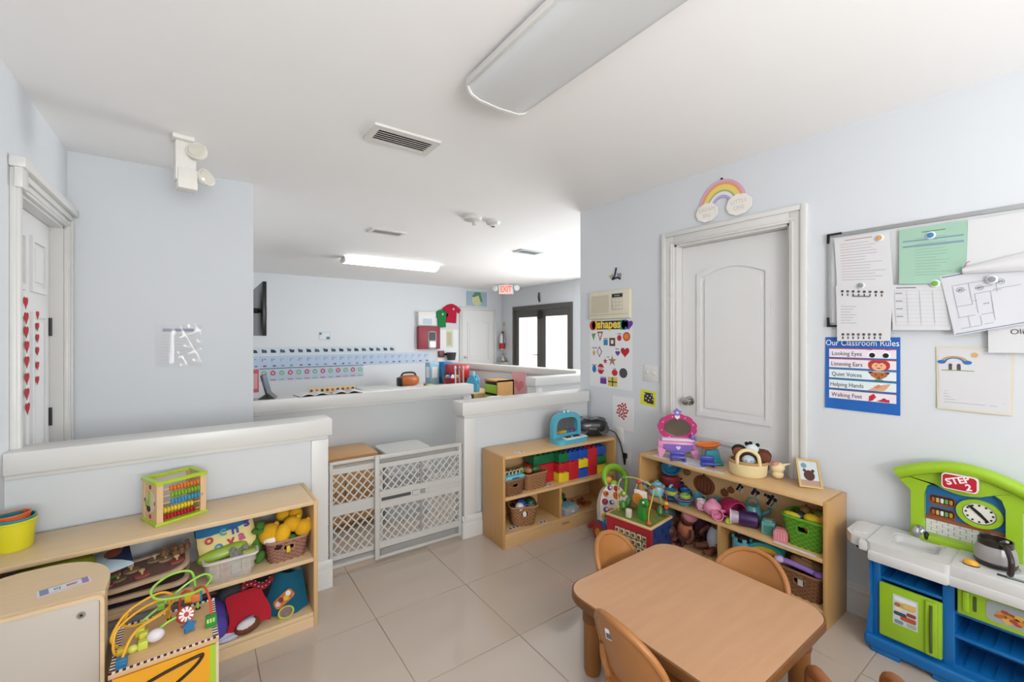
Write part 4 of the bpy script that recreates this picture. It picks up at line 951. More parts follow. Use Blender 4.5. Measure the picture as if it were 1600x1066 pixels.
ob('clock_face', G().prism(circ(.051, 32, cx, cz, .86), -.027, -.02, 'y'), K_('#e6e3d8'), ck); ob('clock_ring', G().ring(circ(.051, 32, cx, cz, .86), circ(.048, 32, cx, cz, .86), -.0285, -.026, 'y'), BLACK, ck)
for k in range(12): a = PI * k / 6; ob('hour_mark', G().prism(circ(.004, 8, cx + .039 * math.cos(a), cz + .034 * math.sin(a)), -.0282, -.0268, 'y'), BLACK, ck)
ob('clock_hand', G().prism([(cx - .034, cz + .026), (cx - .026, cz + .03), (cx + .004, cz + .005), (cx + .03, cz - .026), (cx + .022, cz - .03), (cx - .005, cz - .003)], -.030, -.0282, 'y'), BLACK, ck)
lg = ob('logo_badge', G().prism(rrect(.108, .066, .014, 4, xm - .005, .782), -.0865, -.06, 'y'), K_('#f0e2e2'), bp); ob('logo_field', G().prism(rrect(.10, .058, .012, 4, xm - .005, .782), -.0875, -.086, 'y'), K_('#b3182c'), lg)
text('STEP', .036, K_('#f3dfe3'), lg, (xm - .010, -.0878, .790), rot=(R(90), R(-22), 0), bold=.0012); text('2', .036, K_('#f3dfe3'), lg, (xm + .022, -.0878, .769), rot=(R(90), R(-10), 0), bold=.0012)
# coffee pot on the burner
c = thing('toy_coffee_pot', 'grey toy coffee pot with black handle on the play stove', 'toy', loc_in((XR - .02, .62, 0), R(-90), .362, -.14, zc + .003), R(-142)); c.scale = (.94, .94, .94)
ob('pot_base', G().lathe([(.048, 0), (.06, .004), (.064, .018), (.062, .022)], 28), P_('#2a211d'), c)
ob('pot_body', G().lathe([(.062, .022), (.064, .04), (.060, .065), (.052, .085)], 28), M('#a5a3a2', .35, metal=.3), c)
ob('pot_collar', G().lathe([(.053, .083), (.052, .105), (.047, .106), (.046, .088), (0, .086)], 28), P_('#2a211d'), c)
ob('spout', G().prism([(-.048, .09), (-.066, .106), (-.046, .106)], -.016, .016, 'y'), P_('#2a211d'), c)
ob('handle', G().tube([(.045, -.01, .095), (.085, -.018, .10), (.115, -.024, .07), (.118, -.026, .03), (.112, -.026, .012)], .010, 10, smooth=4), P_('#2a211d'), c); ob('lid_lever', G().tube([(.03, 0, .105), (.052, -.004, .118), (.07, -.006, .125)], .006, 8), P_('#8a8a8c'), c)
# ================================================================ FAR ROOM
t = thing('television', 'black flat television seen edge-on beyond the pale partition', 'television', (.306, 5.95, 1.70), R(90))
# local x = +Y, front -y = +X
ob('screen_case', G().box(-.53, .53, -.275, -.235, -.30, .30, bev=.006), M('#17181a', .3), t)
ob('screen', G().box(-.50, .50, -.277, -.2745, -.27, .27), M('#0c0d10', .08), t)
ob('wall_bracket', G().box(-.1, .1, -.03, 0, -.12, .12, bev=.004).cyl((0, -.03, 0), (0, -.235, 0), .03), BLACK, t)
ob('brand_plate', G().box(-.515, -.49, -.279, -.2745, -.12, .03), M('#9a9a90', .3), t)
def cut_card(w, h, bg, extra):
    g = G().box(-w / 2, w / 2, -.002, 0, -h / 2, h / 2); g.mat(1); extra(g); return g
def strip(label, x0, x1, z0, z1, n, bg, pics, kind, name):
    t = thing(name, label, 'wall frieze', (x0, YB - .001, (z0 + z1) / 2)); w = (x1 - x0) / n; h = z1 - z0
    for k in range(n):
        r_ = random.Random(k * 7 + n)
        g = G().box(-w / 2 + .002, w / 2 - .002, -.002, 0, -h / 2, h / 2); g.mat(1)
        if kind == 'sign':
            g.prism(rrect(w * .5, h * .38, .012, 3, r_.uniform(-.01, .01), -.005), -.0028, -.002, 'y').prism(circ(w * .12, 8, -w * .18, h * .12), -.003, -.002, 'y').prism(circ(w * .11, 8, w * .2, -h * .12), -.003, -.002, 'y')
        elif kind == 'alphabet':
            g.prism(circ(w * .2, 8, r_.uniform(-.02, .02), -h * .28, .55), -.0028, -.002, 'y').box(-w * .25, -w * .17, -.0026, -.002, h * .05, h * .3).box(-w * .05, w * .12, -.0026, -.002, h * .22, h * .28)
        else:
            g.ring(circ(w * .30, 16, 0, h * .12), circ(w * .15, 16, 0, h * .12), -.0028, -.002, 'y').box(-w * .3, w * .3, -.0026, -.002, -h * .42, -h * .36).box(-w * .02, w * .05, -.0028, -.002, h * .28, h * .36)
        ob('card', g, [M(bg, .3, var=.02), K_(pics[k % len(pics)])], t, (w * (k + .5), 0, 0))
    return t
random.seed(5)
strip('top wall frieze of small pale picture cards with dark hand drawings', .66, 3.19, 1.07, 1.205, 18, '#c3ced6', ['#3a4250', '#4b5560', '#2c3850', '#53606a'], 'sign', 'sign_frieze')
strip('long middle wall frieze of blue alphabet cards on the back wall', .66, 3.93, .83, 1.055, 23, '#aec0d8', ['#7b8698', '#8a5560', '#5d6a80', '#90949c'], 'alphabet', 'alphabet_frieze')
strip('lowest wall frieze of number cards with red and green rings', .80, 2.55, .615, .84, 13, '#b7c3d6', ['#6fae74', '#bf4350'], 'number', 'number_frieze')
t = thing('red_chart', 'narrow red edged chart at the left end of the number frieze', 'chart', (.74, YB, .66)); ob('sheet', G().box(-.06, .05, -.002, 0, -.22, .18), K_('#c7626a'), t); ob('print', G().box(-.04, .03, -.003, -.002, -.16, .1), K_('#d9a0a8'), t)
t, w, h = bwall('name_sign', 'small white and blue sign card alone on the back wall', 'sign', (498, 519, 516, 531)); ob('card', G().box(-w / 2, w / 2, -.003, 0, -h / 2, h / 2), K_('#d5dde2'), t); ob('print', G().box(-w / 2 + .01, -w / 2 + .05, -.004, -.003, .02, h / 2 - .01).box(.03, w / 2 - .01, -.004, -.003, -h / 2 + .01, -.015), K_('#5d7a86'), t); ob('border', G().ring(rrect(w, h, .004, 1), rrect(w - .014, h - .014, .003, 1), -.0042, -.003, 'y'), K_('#9db4c4'), t)
# red cabinet
t, w, h = bwall('alarm_cabinet', 'dark red wall cabinet with grey dispenser window', 'wall cabinet', (651, 510, 684, 545))
ob('cabinet_case', G().box(-w / 2, w / 2, -.12, 0, -h / 2, h / 2, bev=.006), M('#93323f', .45), t)
ob('niche_frame', G().prism(rrect(.19, .37, .05, 5, .05, -.05), -.135, -.12, 'y'), M('#8b8d8f', .35), t); ob('dark_panel', G().prism(rrect(.15, .17, .02, 4, .05, .03), -.139, -.135, 'y'), BLACK, t); ob('tray', G().prism(rrect(.14, .13, .03, 4, .05, -.14), -.16, -.135, 'y'), M('#e3e4e6', .3), t)
t, w, h = bwall('sign_holder', 'white notice holder standing above the dark red cabinet', 'sign', (651, 487, 678, 509)); ob('holder', G().box(-w / 2, w / 2, -.1, 0, -h / 2, h / 2, bev=.004), WHITE, t); ob('print', G().box(-.1, .1, -.102, -.1, -h / 2 + .02, -.0), K_('#b9cdd8'), t)
def shirt(label, box, col, tilt):
    t, w, h = bwall('polo_shirt', label, 'shirt', box, grp='polo shirts pinned on the back wall'); t.rotation_euler = (0, tilt, 0)
    o = [(-.26, .44), (-.10, .5), (0, .46), (.10, .5), (.26, .44), (.5, .22), (.38, .04), (.27, .16), (.27, -.5), (-.27, -.5), (-.27, .16), (-.38, .04), (-.5, .22)]
    ob('shirt_body', G().prism([(x * w, z * h) for x, z in o], -.03, -.005, 'y'), F_(col), t); ob('collar', G().prism([(-.10 * w, .5 * h), (0, .36 * h), (.10 * w, .5 * h), (.04 * w, .52 * h), (-.04 * w, .52 * h)], -.036, -.028, 'y'), F_(col), t)
    ob('emblem', G().prism(star(.03, 5, .5, .09 * w, .25 * h), -.032, -.030, 'y'), K_('#e2d9d0'), t); ob('placket', G().box(-.012, .012, -.034, -.029, .08 * h, .36 * h), F_(col), t)
shirt('small green polo shirt pinned to the back wall', (678, 484, 700, 512), '#1f7f45', R(-4)); shirt('small red polo shirt pinned to the back wall', (690, 475, 719, 505), '#b51c3c', R(3))
t, w, h = bwall('framed_art', 'blue picture with a cream and green figure above white door', 'picture', (729, 455, 760, 479)); ob('canvas', G().box(-w / 2, w / 2, -.015, 0, -h / 2, h / 2), K_('#9db6c4'), t); ob('figure', G().prism(circ(.13, 18, 0, -.03, 1.0), -.017, -.015, 'y').box(-.06, .1, -.0165, -.015, -h / 2 + .02, -.1), K_('#cfcb9d'), t); ob('print', G().prism([(-.14, .05), (-.05, .15), (.09, .15), (.15, -.06), (.10, -.08), (.04, .08), (-.08, .03)], -.019, -.017, 'y'), K_('#5f8a6a'), t)
t, w, h = bwall('growth_chart', 'tall cream paper chart below the red polo shirt', 'chart', (697, 512, 708, 543)); ob('sheet', G().box(-w / 2, w / 2, -.003, 0, -h / 2, h / 2), K_('#dad6c4'), t); ob('print', G().box(-w / 2 + .02, w / 2 - .04, -.004, -.003, -h / 2 + .05, h / 2 - .1), K_('#c3bd9e'), t)
t, w, h = bwall('bulletin_board', 'tall plain white board left of the white door', 'board', (684, 512, 716, 566)); ob('board_face', G().box(-w / 2, w / 2, -.0012, 0, -h / 2, h / 2 - .05), K_('#eceff0'), t); ob('board_edge', G().box(-w / 2, w / 2, -.004, 0, h / 2 - .05, h / 2 - .03), K_('#dfe3e6'), t)
t, w, h = bwall('wall_bin', 'black wall mounted bin beside a dark red bracket', 'bin', (694, 551, 708, 562)); ob('bin_cup', G().at((0, -.12, -h / 2)).lathe([(.085, 0), (.11, h), (.1, h), (.08, .012)], 18), M('#33353a', .4), t); ob('bracket', G().box(-.26, -.13, -.06, 0, -.02, .12, bev=.01), M('#6a3038', .4), t); ob('arm', G().box(-.14, .02, -.03, 0, .02, .06), BLACK, t)
# far right wall
def fwall(name, label, cat, y, z): return thing(name, label, cat, (XF, y, z), R(-90))
t = fwall('fire_extinguisher', 'red and white fire extinguisher on the far wall', 'fire extinguisher', 8.32, 1.28)
ob('cylinder', G().at((0, -.08, -.2)).lathe([(.05, 0), (.065, .02), (.065, .30), (.03, .36), (.02, .40)], 18), M('#e0dcdb', .35), t); ob('label_band', G().at((0, -.08, -.2)).lathe([(.0655, .02), (.0665, .03), (.0665, .14), (.0655, .15)], 18), M('#b5202c', .4), t)
ob('valve', G().tube([(-.03, -.08, .2), (.03, -.08, .22), (.09, -.1, .19)], .016, 8), M('#7c1f28', .4), t); ob('hose', G().tube([(.03, -.1, .2), (.09, -.1, .1), (.08, -.1, -.05)], .01, 8, smooth=4), BLACK, t)
t = fwall('notice_sheet', 'white notice hanging beside the fire extinguisher', 'notice', 8.13, 1.28); ob('sheet', G().box(-.1, .1, -.003, 0, -.17, .14), PAPER, t); ob('print', G().box(-.07, .05, -.004, -.003, -.1, .06), K_('#d0d2d6'), t)
t = fwall('notice_sheet', 'small yellow and grey notice above the fire extinguisher', 'notice', 8.36, 1.63); ob('sheet', G().box(-.07, .07, -.003, 0, -.11, .12), K_('#d3d3b8'), t); ob('print', G().box(-.04, .04, -.004, -.003, -.0, .08), K_('#a8b0b4'), t)
t = fwall('wall_ornament', 'small dark ornament above the glazed double doors', 'ornament', 7.04, 2.2); ob('ornament_body', G().ell((0, -.02, .02), (.03, .02, .08)).ell((.015, -.02, -.05), (.025, .02, .04)), M('#3c3d3d', .5), t); ob('ornament_top', G().ell((0, -.02, .1), (.02, .015, .02)), M('#3c3d3d', .5), t)
t = fwall('wall_ledge', 'thin white ledge left of the glazed doors', 'ledge', 8.27, .78); ob('board', G().box(-.2, .2, -.2, 0, -.02, 0, bev=.003), TRIM, t); ob('bracket', G().box(-.01, .01, -.15, 0, -.12, -.02), TRIM, t)
t = thing('metal_jug', 'shiny steel jug on the ledge by the glazed doors', 'jug', (XF - .1, 8.26, .78)); ob('jug_body', G().lathe([(.05, 0), (.075, .05), (.05, .13), (.03, .16), (.04, .2)], 18), STEEL, t); ob('handle', G().tube([(.06, -.03, .05), (.11, -.06, .09), (.05, -.02, .16)], .008, 8, smooth=4), STEEL, t)
# far half wall is in the structure; toys along it
FW = wood('#d3b485', st=(2, 20, 20))
t = thing('toy_bench', 'long low wooden toy bench along the far half wall', 'bench', (3.06, 5.12, 0)); ob('bench_top', G().box(0, .42, 0, 1.7, .58, .60, bev=.003), FW, t)
for y in (0, .56, 1.12, 1.68): ob('upright', G().box(.0, .42, y, y + .02, 0, .58), FW, t)
ob('bottom_board', G().box(.0, .42, .02, 1.68, .05, .07), FW, t); ob('back_panel', G().box(.40, .42, .02, 1.68, .07, .58), FW, t)
t = thing('brown_bag', 'dark brown bag lying inside the far toy bench', 'bag', (3.22, 5.40, .07)); ob('bag_body', G().ell((0, 0, .17), (.12, .2, .17), p=.8), F_('#4d3a34'), t); ob('strap', G().tube([(-.1, -.1, .25), (-.11, 0, .36), (-.1, .1, .26)], .015, 8, smooth=4), F_('#2c3550'), t)
t = thing('drawer_unit', 'pine drawer tower with lime green drawers in the far room', 'drawer unit', (3.20, 4.76, 0), 0)
PN = wood('#c9995c', st=(20, 20, 2)); g = G().box(0, .27, 0, .02, 0, .80).box(0, .27, .31, .33, 0, .80).box(0, .27, 0, .33, .78, .80).box(.25, .27, 0, .33, 0, .8).box(0, .27, 0, .33, 0, .02)
ob('carcass', g, PN, t)
for k in range(5): d = ob('drawer', G().box(-.012, .24, .024, .306, .03 + k * .148, .145 + k * .148, bev=.006), P_('#8cb52e'), t); ob('drawer_gap_shade', G().box(.0, .01, .022, .308, .147 + k * .148, .170 + k * .148), BLACK, t)  # black strips put in as the shade between the drawers
def jug(label, loc, col, capc):
    t = thing('detergent_jug', label, 'jug', loc, R(-60)); ob('jug_body', G().prism([(-.08, 0), (.08, 0), (.09, .12), (.05, .20), (.03, .24), (-.02, .24), (-.08, .15)], -.045, .045, 'y'), P_(col), t, ang=70); ob('cap', G().cyl((.005, 0, .24), (.005, 0, .29), .026), P_(capc), t); ob('handle', G().tube([(.03, 0, .23), (.085, 0, .2), (.09, 0, .11)], .014, 8, smooth=3), P_(col), t)
p = atz(743, 605, .60); jug('bright blue plastic jug at the near end of toy bench', (3.15, 5.32, .60), '#4ba9c9', '#8fc4d4')
def bx(name, label, cat, loc, s, col, rz=0, lid=None):
    t = thing(name, label, cat, loc, rz); ob('box_body', G().box(-s[0] / 2, s[0] / 2, -s[1] / 2, s[1] / 2, 0, s[2], bev=.006), K_(col), t); ob('box_print', G().box(-s[0] / 2 - .002, -s[0] / 2, -s[1] * .3, s[1] * .3, s[2] * .3, s[2] * .8).box(-s[0] * .3, s[0] * .3, -s[1] / 2 - .002, -s[1] / 2, s[2] * .3, s[2] * .8), K_(lid or '#d5dfe4'), t); return t
bx('toy_box', 'white and blue boxed game on the far toy bench', 'box', (3.12, 6.60, .60), (.16, .2, .36), '#8fb3c8', 0, '#e6ecef'); bx('toy_box', 'solid blue boxed game behind the white and blue one', 'box', (3.34, 6.56, .60), (.16, .24, .36), '#2a7ab0', 0, '#4f9bc9')
bx('wooden_crate', 'pale crate with patterned side at the end of toy bench', 'crate', (3.0, 6.30, .42), (.10, .34, .2), '#d3c28d', 0, '#e0d8a8')
t = thing('toy_toolbox', 'red toy toolbox on top of the far toy bench', 'toy', (3.38, 6.22, .60)); ob('toolbox_body', G().box(-.1, .1, -.25, .25, .12, .34, bev=.03), P_('#b3222c'), t); ob('legs', G().box(-.08, .08, -.2, .2, 0, .12), P_('#7d1c26'), t); ob('panel', G().box(-.104, -.1, -.18, .18, .16, .2), P_('#7d1820'), t)
t = thing('toy_basket', 'red plastic basket of toys on the far toy bench', 'basket', (3.18, 6.0, .60)); ob('basket_wall', G().lathe([(.10, 0), (.145, .15), (.135, .15), (.09, .01)], 18, sy=1.2), P_('#a52834'), t)
for k in range(8): a = k * 2.4; ob('toy_piece', G().ell((.08 * math.cos(a), .09 * math.sin(a), .15), (.035, .03, .04), 8, 6), P_(['#2f7fb5', '#d0a53a', '#b52f3a', '#dfe3e4'][k % 4]), t)
for k, (dx, c) in enumerate(((0, '#c9c9c9'), (.05, '#8a8f96'), (.1, '#b5a08a'))): t = thing('play_stick', ['pale', 'grey', 'tan'][k] + ' toy stick leaning upright on the far toy bench', 'toy', (3.12 + dx, 5.78 - .03 * k, .60)); ob('stick', G().cyl((0, 0, 0), (.02, .05, .30), .012), P_(c), t); ob('stick_head', G().ell((.02, .05, .31), (.02, .02, .035)), P_(c), t)
# orange bag on a low table by the back wall
t = thing('low_table', 'low white table against the back wall under the friezes', 'table', (2.5, 7.6, 0)); ob('table_top', G().box(-.2, 1.3, 0, .6, .42, .45, bev=.004), WHITE, t)
for x in (-.17, 1.24):
    for y in (.03, .54): ob('leg', G().box(x, x + .04, y, y + .04, 0, .42), WHITE, t)
t = thing('orange_case', 'orange and black tool bag on the low far table', 'bag', (3.22, 7.85, .45)); ob('case_body', G().ell((0, 0, .1), (.2, .12, .1), p=.6), P_('#b5622a'), t); ob('black_band', G().box(-.21, -.15, -.1, .1, .0, .16, bev=.02), BLACK, t); ob('handle', G().tube([(-.15, 0, .17), (-.1, 0, .24), (.1, 0, .24), (.15, 0, .17)], .018, 8, smooth=4), BLACK, t)
# pink sign, white stool
t = thing('pink_picture', 'pink hand-painted picture on the far half wall', 'picture', (3.735, 5.00, .70), R(-80)); ob('sheet', G().box(-.14, .14, -.004, -.001, -.18, .18), K_('#dfa9ad'), t); ob('print', G().prism(heart(.2, 0, -.02), -.006, -.004, 'y'), K_('#d2838c'), t)
t = thing('white_stool', 'white round cushioned top between the half walls', 'stool', (2.62, 3.86, 0)); ob('cushion', G().lathe([(.15, .63), (.19, .65), (.19, .70), (.15, .73), (0, .735)], 24), M('#eceae8', .6), t); ob('stem', G().cyl((0, 0, .02), (0, 0, .63), .03), STEEL, t); ob('base', G().lathe([(.17, 0), (.17, .015), (.04, .03)], 24), STEEL, t)
# on the middle half wall cap
p = atz(410, 612, .936)
t = thing('tablet_stand', 'black tablet leaning upright on the middle half wall cap', 'tablet', (.41, 3.66, .936), R(76)); ob('tablet', G().at((0, 0, .013), (R(-14), 0, 0)).box(-.10, .10, -.006, .006, 0, .17, bev=.003), M('#1d1f22', .25), t); ob('screen', G().at((0, 0, .013), (R(-14), 0, 0)).box(-.09, .09, -.0075, -.0055, .012, .158), M('#23262c', .1), t); ob('foot', G().prism([(-.045, 0), (.07, 0), (.0, .045)], -.07, .07, 'x'), M('#1d1f22', .4), t)
def book(label, loc, rz, w=.11, d=.15):
    t = thing('open_book', label, 'book', loc, rz)
    for s in (-1, 1): ob('page_block', G().sheet(lambda u, v: (s * (.002 + u * w), (v - .5) * d, .004 + .018 * math.sin(PI * min(1, u * 1.1)) * (1 - .4 * u)), 8, 3, .006), PAPER, t)
    ob('cover', G().box(-w - .004, w + .004, -d / 2 - .004, d / 2 + .004, 0, .003), K_('#4b4f4a'), t)
book('open white book lying left on the middle half wall cap', (.70, 3.65, .936), R(8)); book('open white book lying right on the middle half wall cap', (.96, 3.65, .936), R(-6))
t = thing('picture_strip', 'patterned board propped behind the open books', 'board', (.86, 3.72, .936)); ob('board', G().box(-.17, .19, -.004, .004, 0, .05), K_('#cdb894'), t)
for k in range(9): ob('print', G().prism(circ(.012, 8, -.15 + .04 * k, .025), -.006, -.004, 'y'), K_(['#6a4a3a', '#b5603a', '#3d4a3f'][k % 3]), t)
# ================================================================ TOY HELPERS
def woven(w, d, h, taper=.8, r=.035, nu=72, nv=12, amp=.0016, hole=None, wall=.006):
    """woven tub: outline grows from taper to 1 upward; hole=(x0,x1,z0,z1) on the front side"""
    g = G(); mk = []
    for shell in (0, 1):
        V = []; pts0 = rrect(1, 1, .001, 1)
        base = []
        ring_ = []
        # even resample of a rounded rectangle
        for j in range(nv + 1):
            f_ = j / nv; s = taper + (1 - taper) * f_
            o = rrect(w * s - 2 * wall * shell, d * s - 2 * wall * shell, max(.004, r - wall * shell), 6)
            P = [Vector((x, y, 0)) for x, y in o]; L = [0]
            for k in range(len(P)): L.append(L[-1] + (P[(k + 1) % len(P)] - P[k]).length)
            row = []
            for i in range(nu):
                q = L[-1] * i / nu; k = max(kk for kk in range(len(P)) if L[kk] <= q + 1e-9); u = (q - L[k]) / max(1e-9, L[k + 1] - L[k])
                p = P[k].lerp(P[(k + 1) % len(P)], u); nrm = p.normalized()
                b = amp * (1 if (i // 2 + j) % 2 else -1)
                row.append(Vector((p.x + nrm.x * b, p.y + nrm.y * b, (.004 if shell else 0) + (h - (.004 if shell else 0)) * f_)))
            V.append(row)
        vs = [p for row in V for p in row]; fs = []
        for j in range(nv):
            for i in range(nu):
                i2 = (i + 1) % nu
                if hole:
                    c = (V[j][i] + V[j + 1][i2]) / 2
                    if c.y < 0 and hole[0] < c.x < hole[1] and hole[2] < c.z < hole[3] and abs(c.y) > d * .3: continue
                fs.append((j * nu + i, j * nu + i2, (j + 1) * nu + i2, (j + 1) * nu + i)); mk.append((i // 2 + j) % 2)
        fs.append(list(range(nu))[::-1]); mk.append(0)
        g.add(vs, fs)
    g.m = mk
    return g
WICK = M('#8a5f3f', .7, var=.22, scale=60, bump=.4, bscale=300); WICKL = M('#a5774f', .7, var=.2, scale=60, bump=.4, bscale=300); WICKP = M('#a77c66', .7, var=.18, scale=60, bump=.4, bscale=300)
WICK2 = M('#6a4529', .75, var=.22, scale=60); WICKL2 = M('#7f5836', .75, var=.2, scale=60); WICKP2 = M('#82594a', .75, var=.18, scale=60)
def basket(label, loc, rz, w, d, h, mat, taper=.82, hole=True, cat='basket', amp=.0028, name='wicker_basket', rimr=.006, strand=None):
    strand = strand or {WICK: WICK2, WICKL: WICKL2, WICKP: WICKP2}.get(mat)
    t = thing(name, label, cat, loc, rz)
    hl_ = (-w * .12, w * .12, h * .55, h * .78) if hole else None
    ob('basket_wall', woven(w, d, h, taper, hole=hl_, amp=amp), [mat, strand or mat], t, ang=24)
    ob('rim', G().tube([(x, y, h) for x, y in rrect(w, d, .035, 6)], rimr, 8, closed=True), mat, t)
    if hl_: ob('handle_edge', G().tube([(x, -d / 2 * (taper + (1 - taper) * .66) - .001, z) for x, z in rrect(w * .26, h * .28, .012, 3, 0, h * .665)], .003, 6, closed=True), mat, t)
    return t
def toy(name, label, cat='toy', loc=(0, 0, 0), rz=0, grp=None, rot=None): return thing(name, label, cat, loc, rz, grp, rot)
def inside(org, rz, x, y, z): return loc_in(org, rz, x, y, z)

# ================================================================ LEFT SHELF: on top
t = toy('stacking_cups', 'nested yellow, teal and orange stacking cups on the left shelf', 'toy', (-.572, 2.40, .605))
for c, r_, z0, tx in (('#d8d02a', .060, 0, 0), ('#2f8a94', .054, .012, R(2)), ('#d9622e', .049, .020, R(-3))):
    ob('cup', G().at((0, 0, z0), (tx, tx, 0)).lathe([(r_ * .82, 0), (r_ * .86, .004), (r_, .10), (r_ * 1.06, .102), (r_ * 1.06, .108), (r_ * .97, .108), (r_ * .82, .008), (0, .007)], 28), P_(c), t)
AB_RZ = R(23)
ac = Vector((-.151, 2.312, .605)); q = Vector((math.cos(AB_RZ), math.sin(AB_RZ), 0)); e = Vector((-q.y, q.x, 0)); AW, AD, AH = .182, .145, .172
c = ac + q * AW / 2 + e * AD / 2
t = toy('activity_cube', 'wooden abacus cube with lime edges and rows of coloured beads', 'toy', c, AB_RZ)
LIME = P_('#a9c52a'); NAT = wood('#d8b58a', st=(20, 20, 2))
ob('base', G().box(-AW / 2 - .006, AW / 2 + .006, -AD / 2 - .006, AD / 2 + .006, 0, .012, bev=.003), LIME, t)
ob('top_frame', G().ring(rrect(AW + .012, AD + .012, .006, 3), rrect(AW - .03, AD - .03, .004, 3), AH, AH + .012), LIME, t)
for sx in (-1, 1):
    for sy in (-1, 1): ob('corner_post', G().box(sx * AW / 2 - (.022 if sx > 0 else 0), sx * AW / 2 + (.022 if sx < 0 else 0), sy * AD / 2 - (.018 if sy > 0 else 0), sy * AD / 2 + (.018 if sy < 0 else 0), .012, AH), NAT, t)
ob('back_board', G().box(-AW / 2 + .022, AW / 2 - .022, AD / 2 - .008, AD / 2, .012, AH), M('#d9d0c8', .6), t)
pn = ob('clock_panel', G().box(-AW / 2 + .003, -AW / 2 + .009, -AD / 2 + .018, AD / 2 - .018, .012, AH), NAT, t)
ob('clock_face', G().prism(circ(.045, 24, 0, .09), -AW / 2 + .0015, -AW / 2 + .0032, 'x'), K_('#d6c8b8'), pn)
for a in range(0, 360, 90): ob('hour_mark', G().prism(rrect(.016, .016, .003, 2, .05 * math.cos(R(a)), .09 + .062 * math.sin(R(a))), -AW / 2 + .001, -AW / 2 + .0035, 'x'), K_('#a8313a' if a % 180 else '#2f3f66'), pn)
ob('clock_hand', G().at((-AW / 2 + .002, 0, .09)).box(-.006, .0, -.005, .005, -.005, .045).box(-.006, .0, .0, .035, -.016, .0), P_('#8fae2e'), pn)
ob('duck_print', G().prism(circ(.018, 12, .012, .06, .8), -AW / 2, -AW / 2 + .002, 'x').prism(circ(.010, 10, .03, .075), -AW / 2 - .0004, -AW / 2 + .002, 'x'), K_('#2b3038'), pn)
ob('side_board', G().box(AW / 2 - .009, AW / 2 - .003, -AD / 2 + .018, AD / 2 - .018, .012, AH), NAT, t)
bead = None
for k, (cc, n, x0) in enumerate((('#b31f2e', 10, -.062), ('#e2c52b', 9, -.06), ('#3f94bd', 10, -.034), ('#7fb32c', 9, -.034), ('#dd7a2b', 9, -.038))):
    z = .028 + k * .029
    rd = ob('bead_rod', G().cyl((-AW / 2 + .02, -AD / 2 + .010, z), (AW / 2 - .02, -AD / 2 + .010, z), .002, n=6), M('#d8c08a', .4), t)
    bm_ = None
    for b in range(n):
        if bm_ is None: o = ob('bead', G().ell((0, 0, 0), (.0064, .0122, .0122), 10, 6), P_(cc), rd); bm_ = o.data
        else: o = bpy.data.objects.new('bead', bm_); COL.objects.link(o); o.parent = rd
        o.location = (x0 + b * .0122, -AD / 2 + .010, z)

# ---------------------------------------------------------------- middle board of the left shelf (z = .33)
ZM, ZBt = .33, .068
LS = lambda x, y, z: inside(SL_ORG, SL_RZ, x, y, z)
bk = basket('pinkish wicker basket of yellow plush toys, right end of shelf', LS(.962, .125, ZM), SL_RZ + R(3), .185, .17, .10, WICKP, .84)
ob('yellow_tag', G().box(-.012, .004, -.09, -.086, .045, .075, bev=.002), P_('#d8b82a'), bk)
YE = F_('#e0ab1c'); YE2 = F_('#d6a01a')
for k, (lab, x, y, z, r3, ro) in enumerate((('round yellow plush with dark snout at the left of wicker basket', -.065, -.02, .125, (.052, .048, .05), 0), ('upright oval yellow plush at the front of wicker basket', -.02, -.055, .125, (.036, .034, .05), .3), ('oval yellow plush lying at the top of wicker basket', .03, -.04, .155, (.046, .034, .036), .5),
                                                ('small yellow plush at the back right of wicker basket', .05, .02, .175, (.034, .034, .042), .2), ('oval yellow plush hanging over the right basket rim', .072, -.06, .135, (.042, .03, .038), -.7), ('little yellow plush tucked behind in wicker basket', 0, .04, .18, (.034, .03, .03), .1))):
    t = toy('yellow_plush', lab, 'plush toy', LS(.962 + x, .125 + y, ZM + z), SL_RZ, 'yellow plush toys in the wicker basket')
    ob('plush_body', G().ell((0, 0, 0), r3, 16, 10, rot=(0, ro, 0)), YE if k % 2 else YE2, t)
    ob('plush_ear', G().ell((r3[0] * .5, 0, r3[2] * .8), (.012, .008, .014), 8, 6), YE2, t)
    if k == 0: ob('white_patch', G().ell((-.0, -.034, -.018), (.034, .02, .022), 12, 7), F_('#e8e4da'), t); ob('snout', G().ell((.03, -.048, -.02), (.012, .01, .016), 10, 6), F_('#20180f'), t)
    if k == 1: ob('snout', G().ell((-.022, -.02, -.046), (.022, .016, .016), 10, 6), F_('#2a1a10'), t)
t = toy('felt_scraps', 'green and red felt scraps lying inside the wicker basket', 'toy', LS(.96, .11, ZM + .085), SL_RZ); ob('green_scrap', G().ell((.01, -.03, .01), (.04, .025, .014)), F_('#3f7a35'), t); ob('red_scrap', G().ell((-.05, -.05, .0), (.03, .02, .012)), F_('#a8242a'), t); ob('dark_scrap', G().ell((-.02, .0, .0), (.06, .04, .012)), F_('#2e2a20'), t)
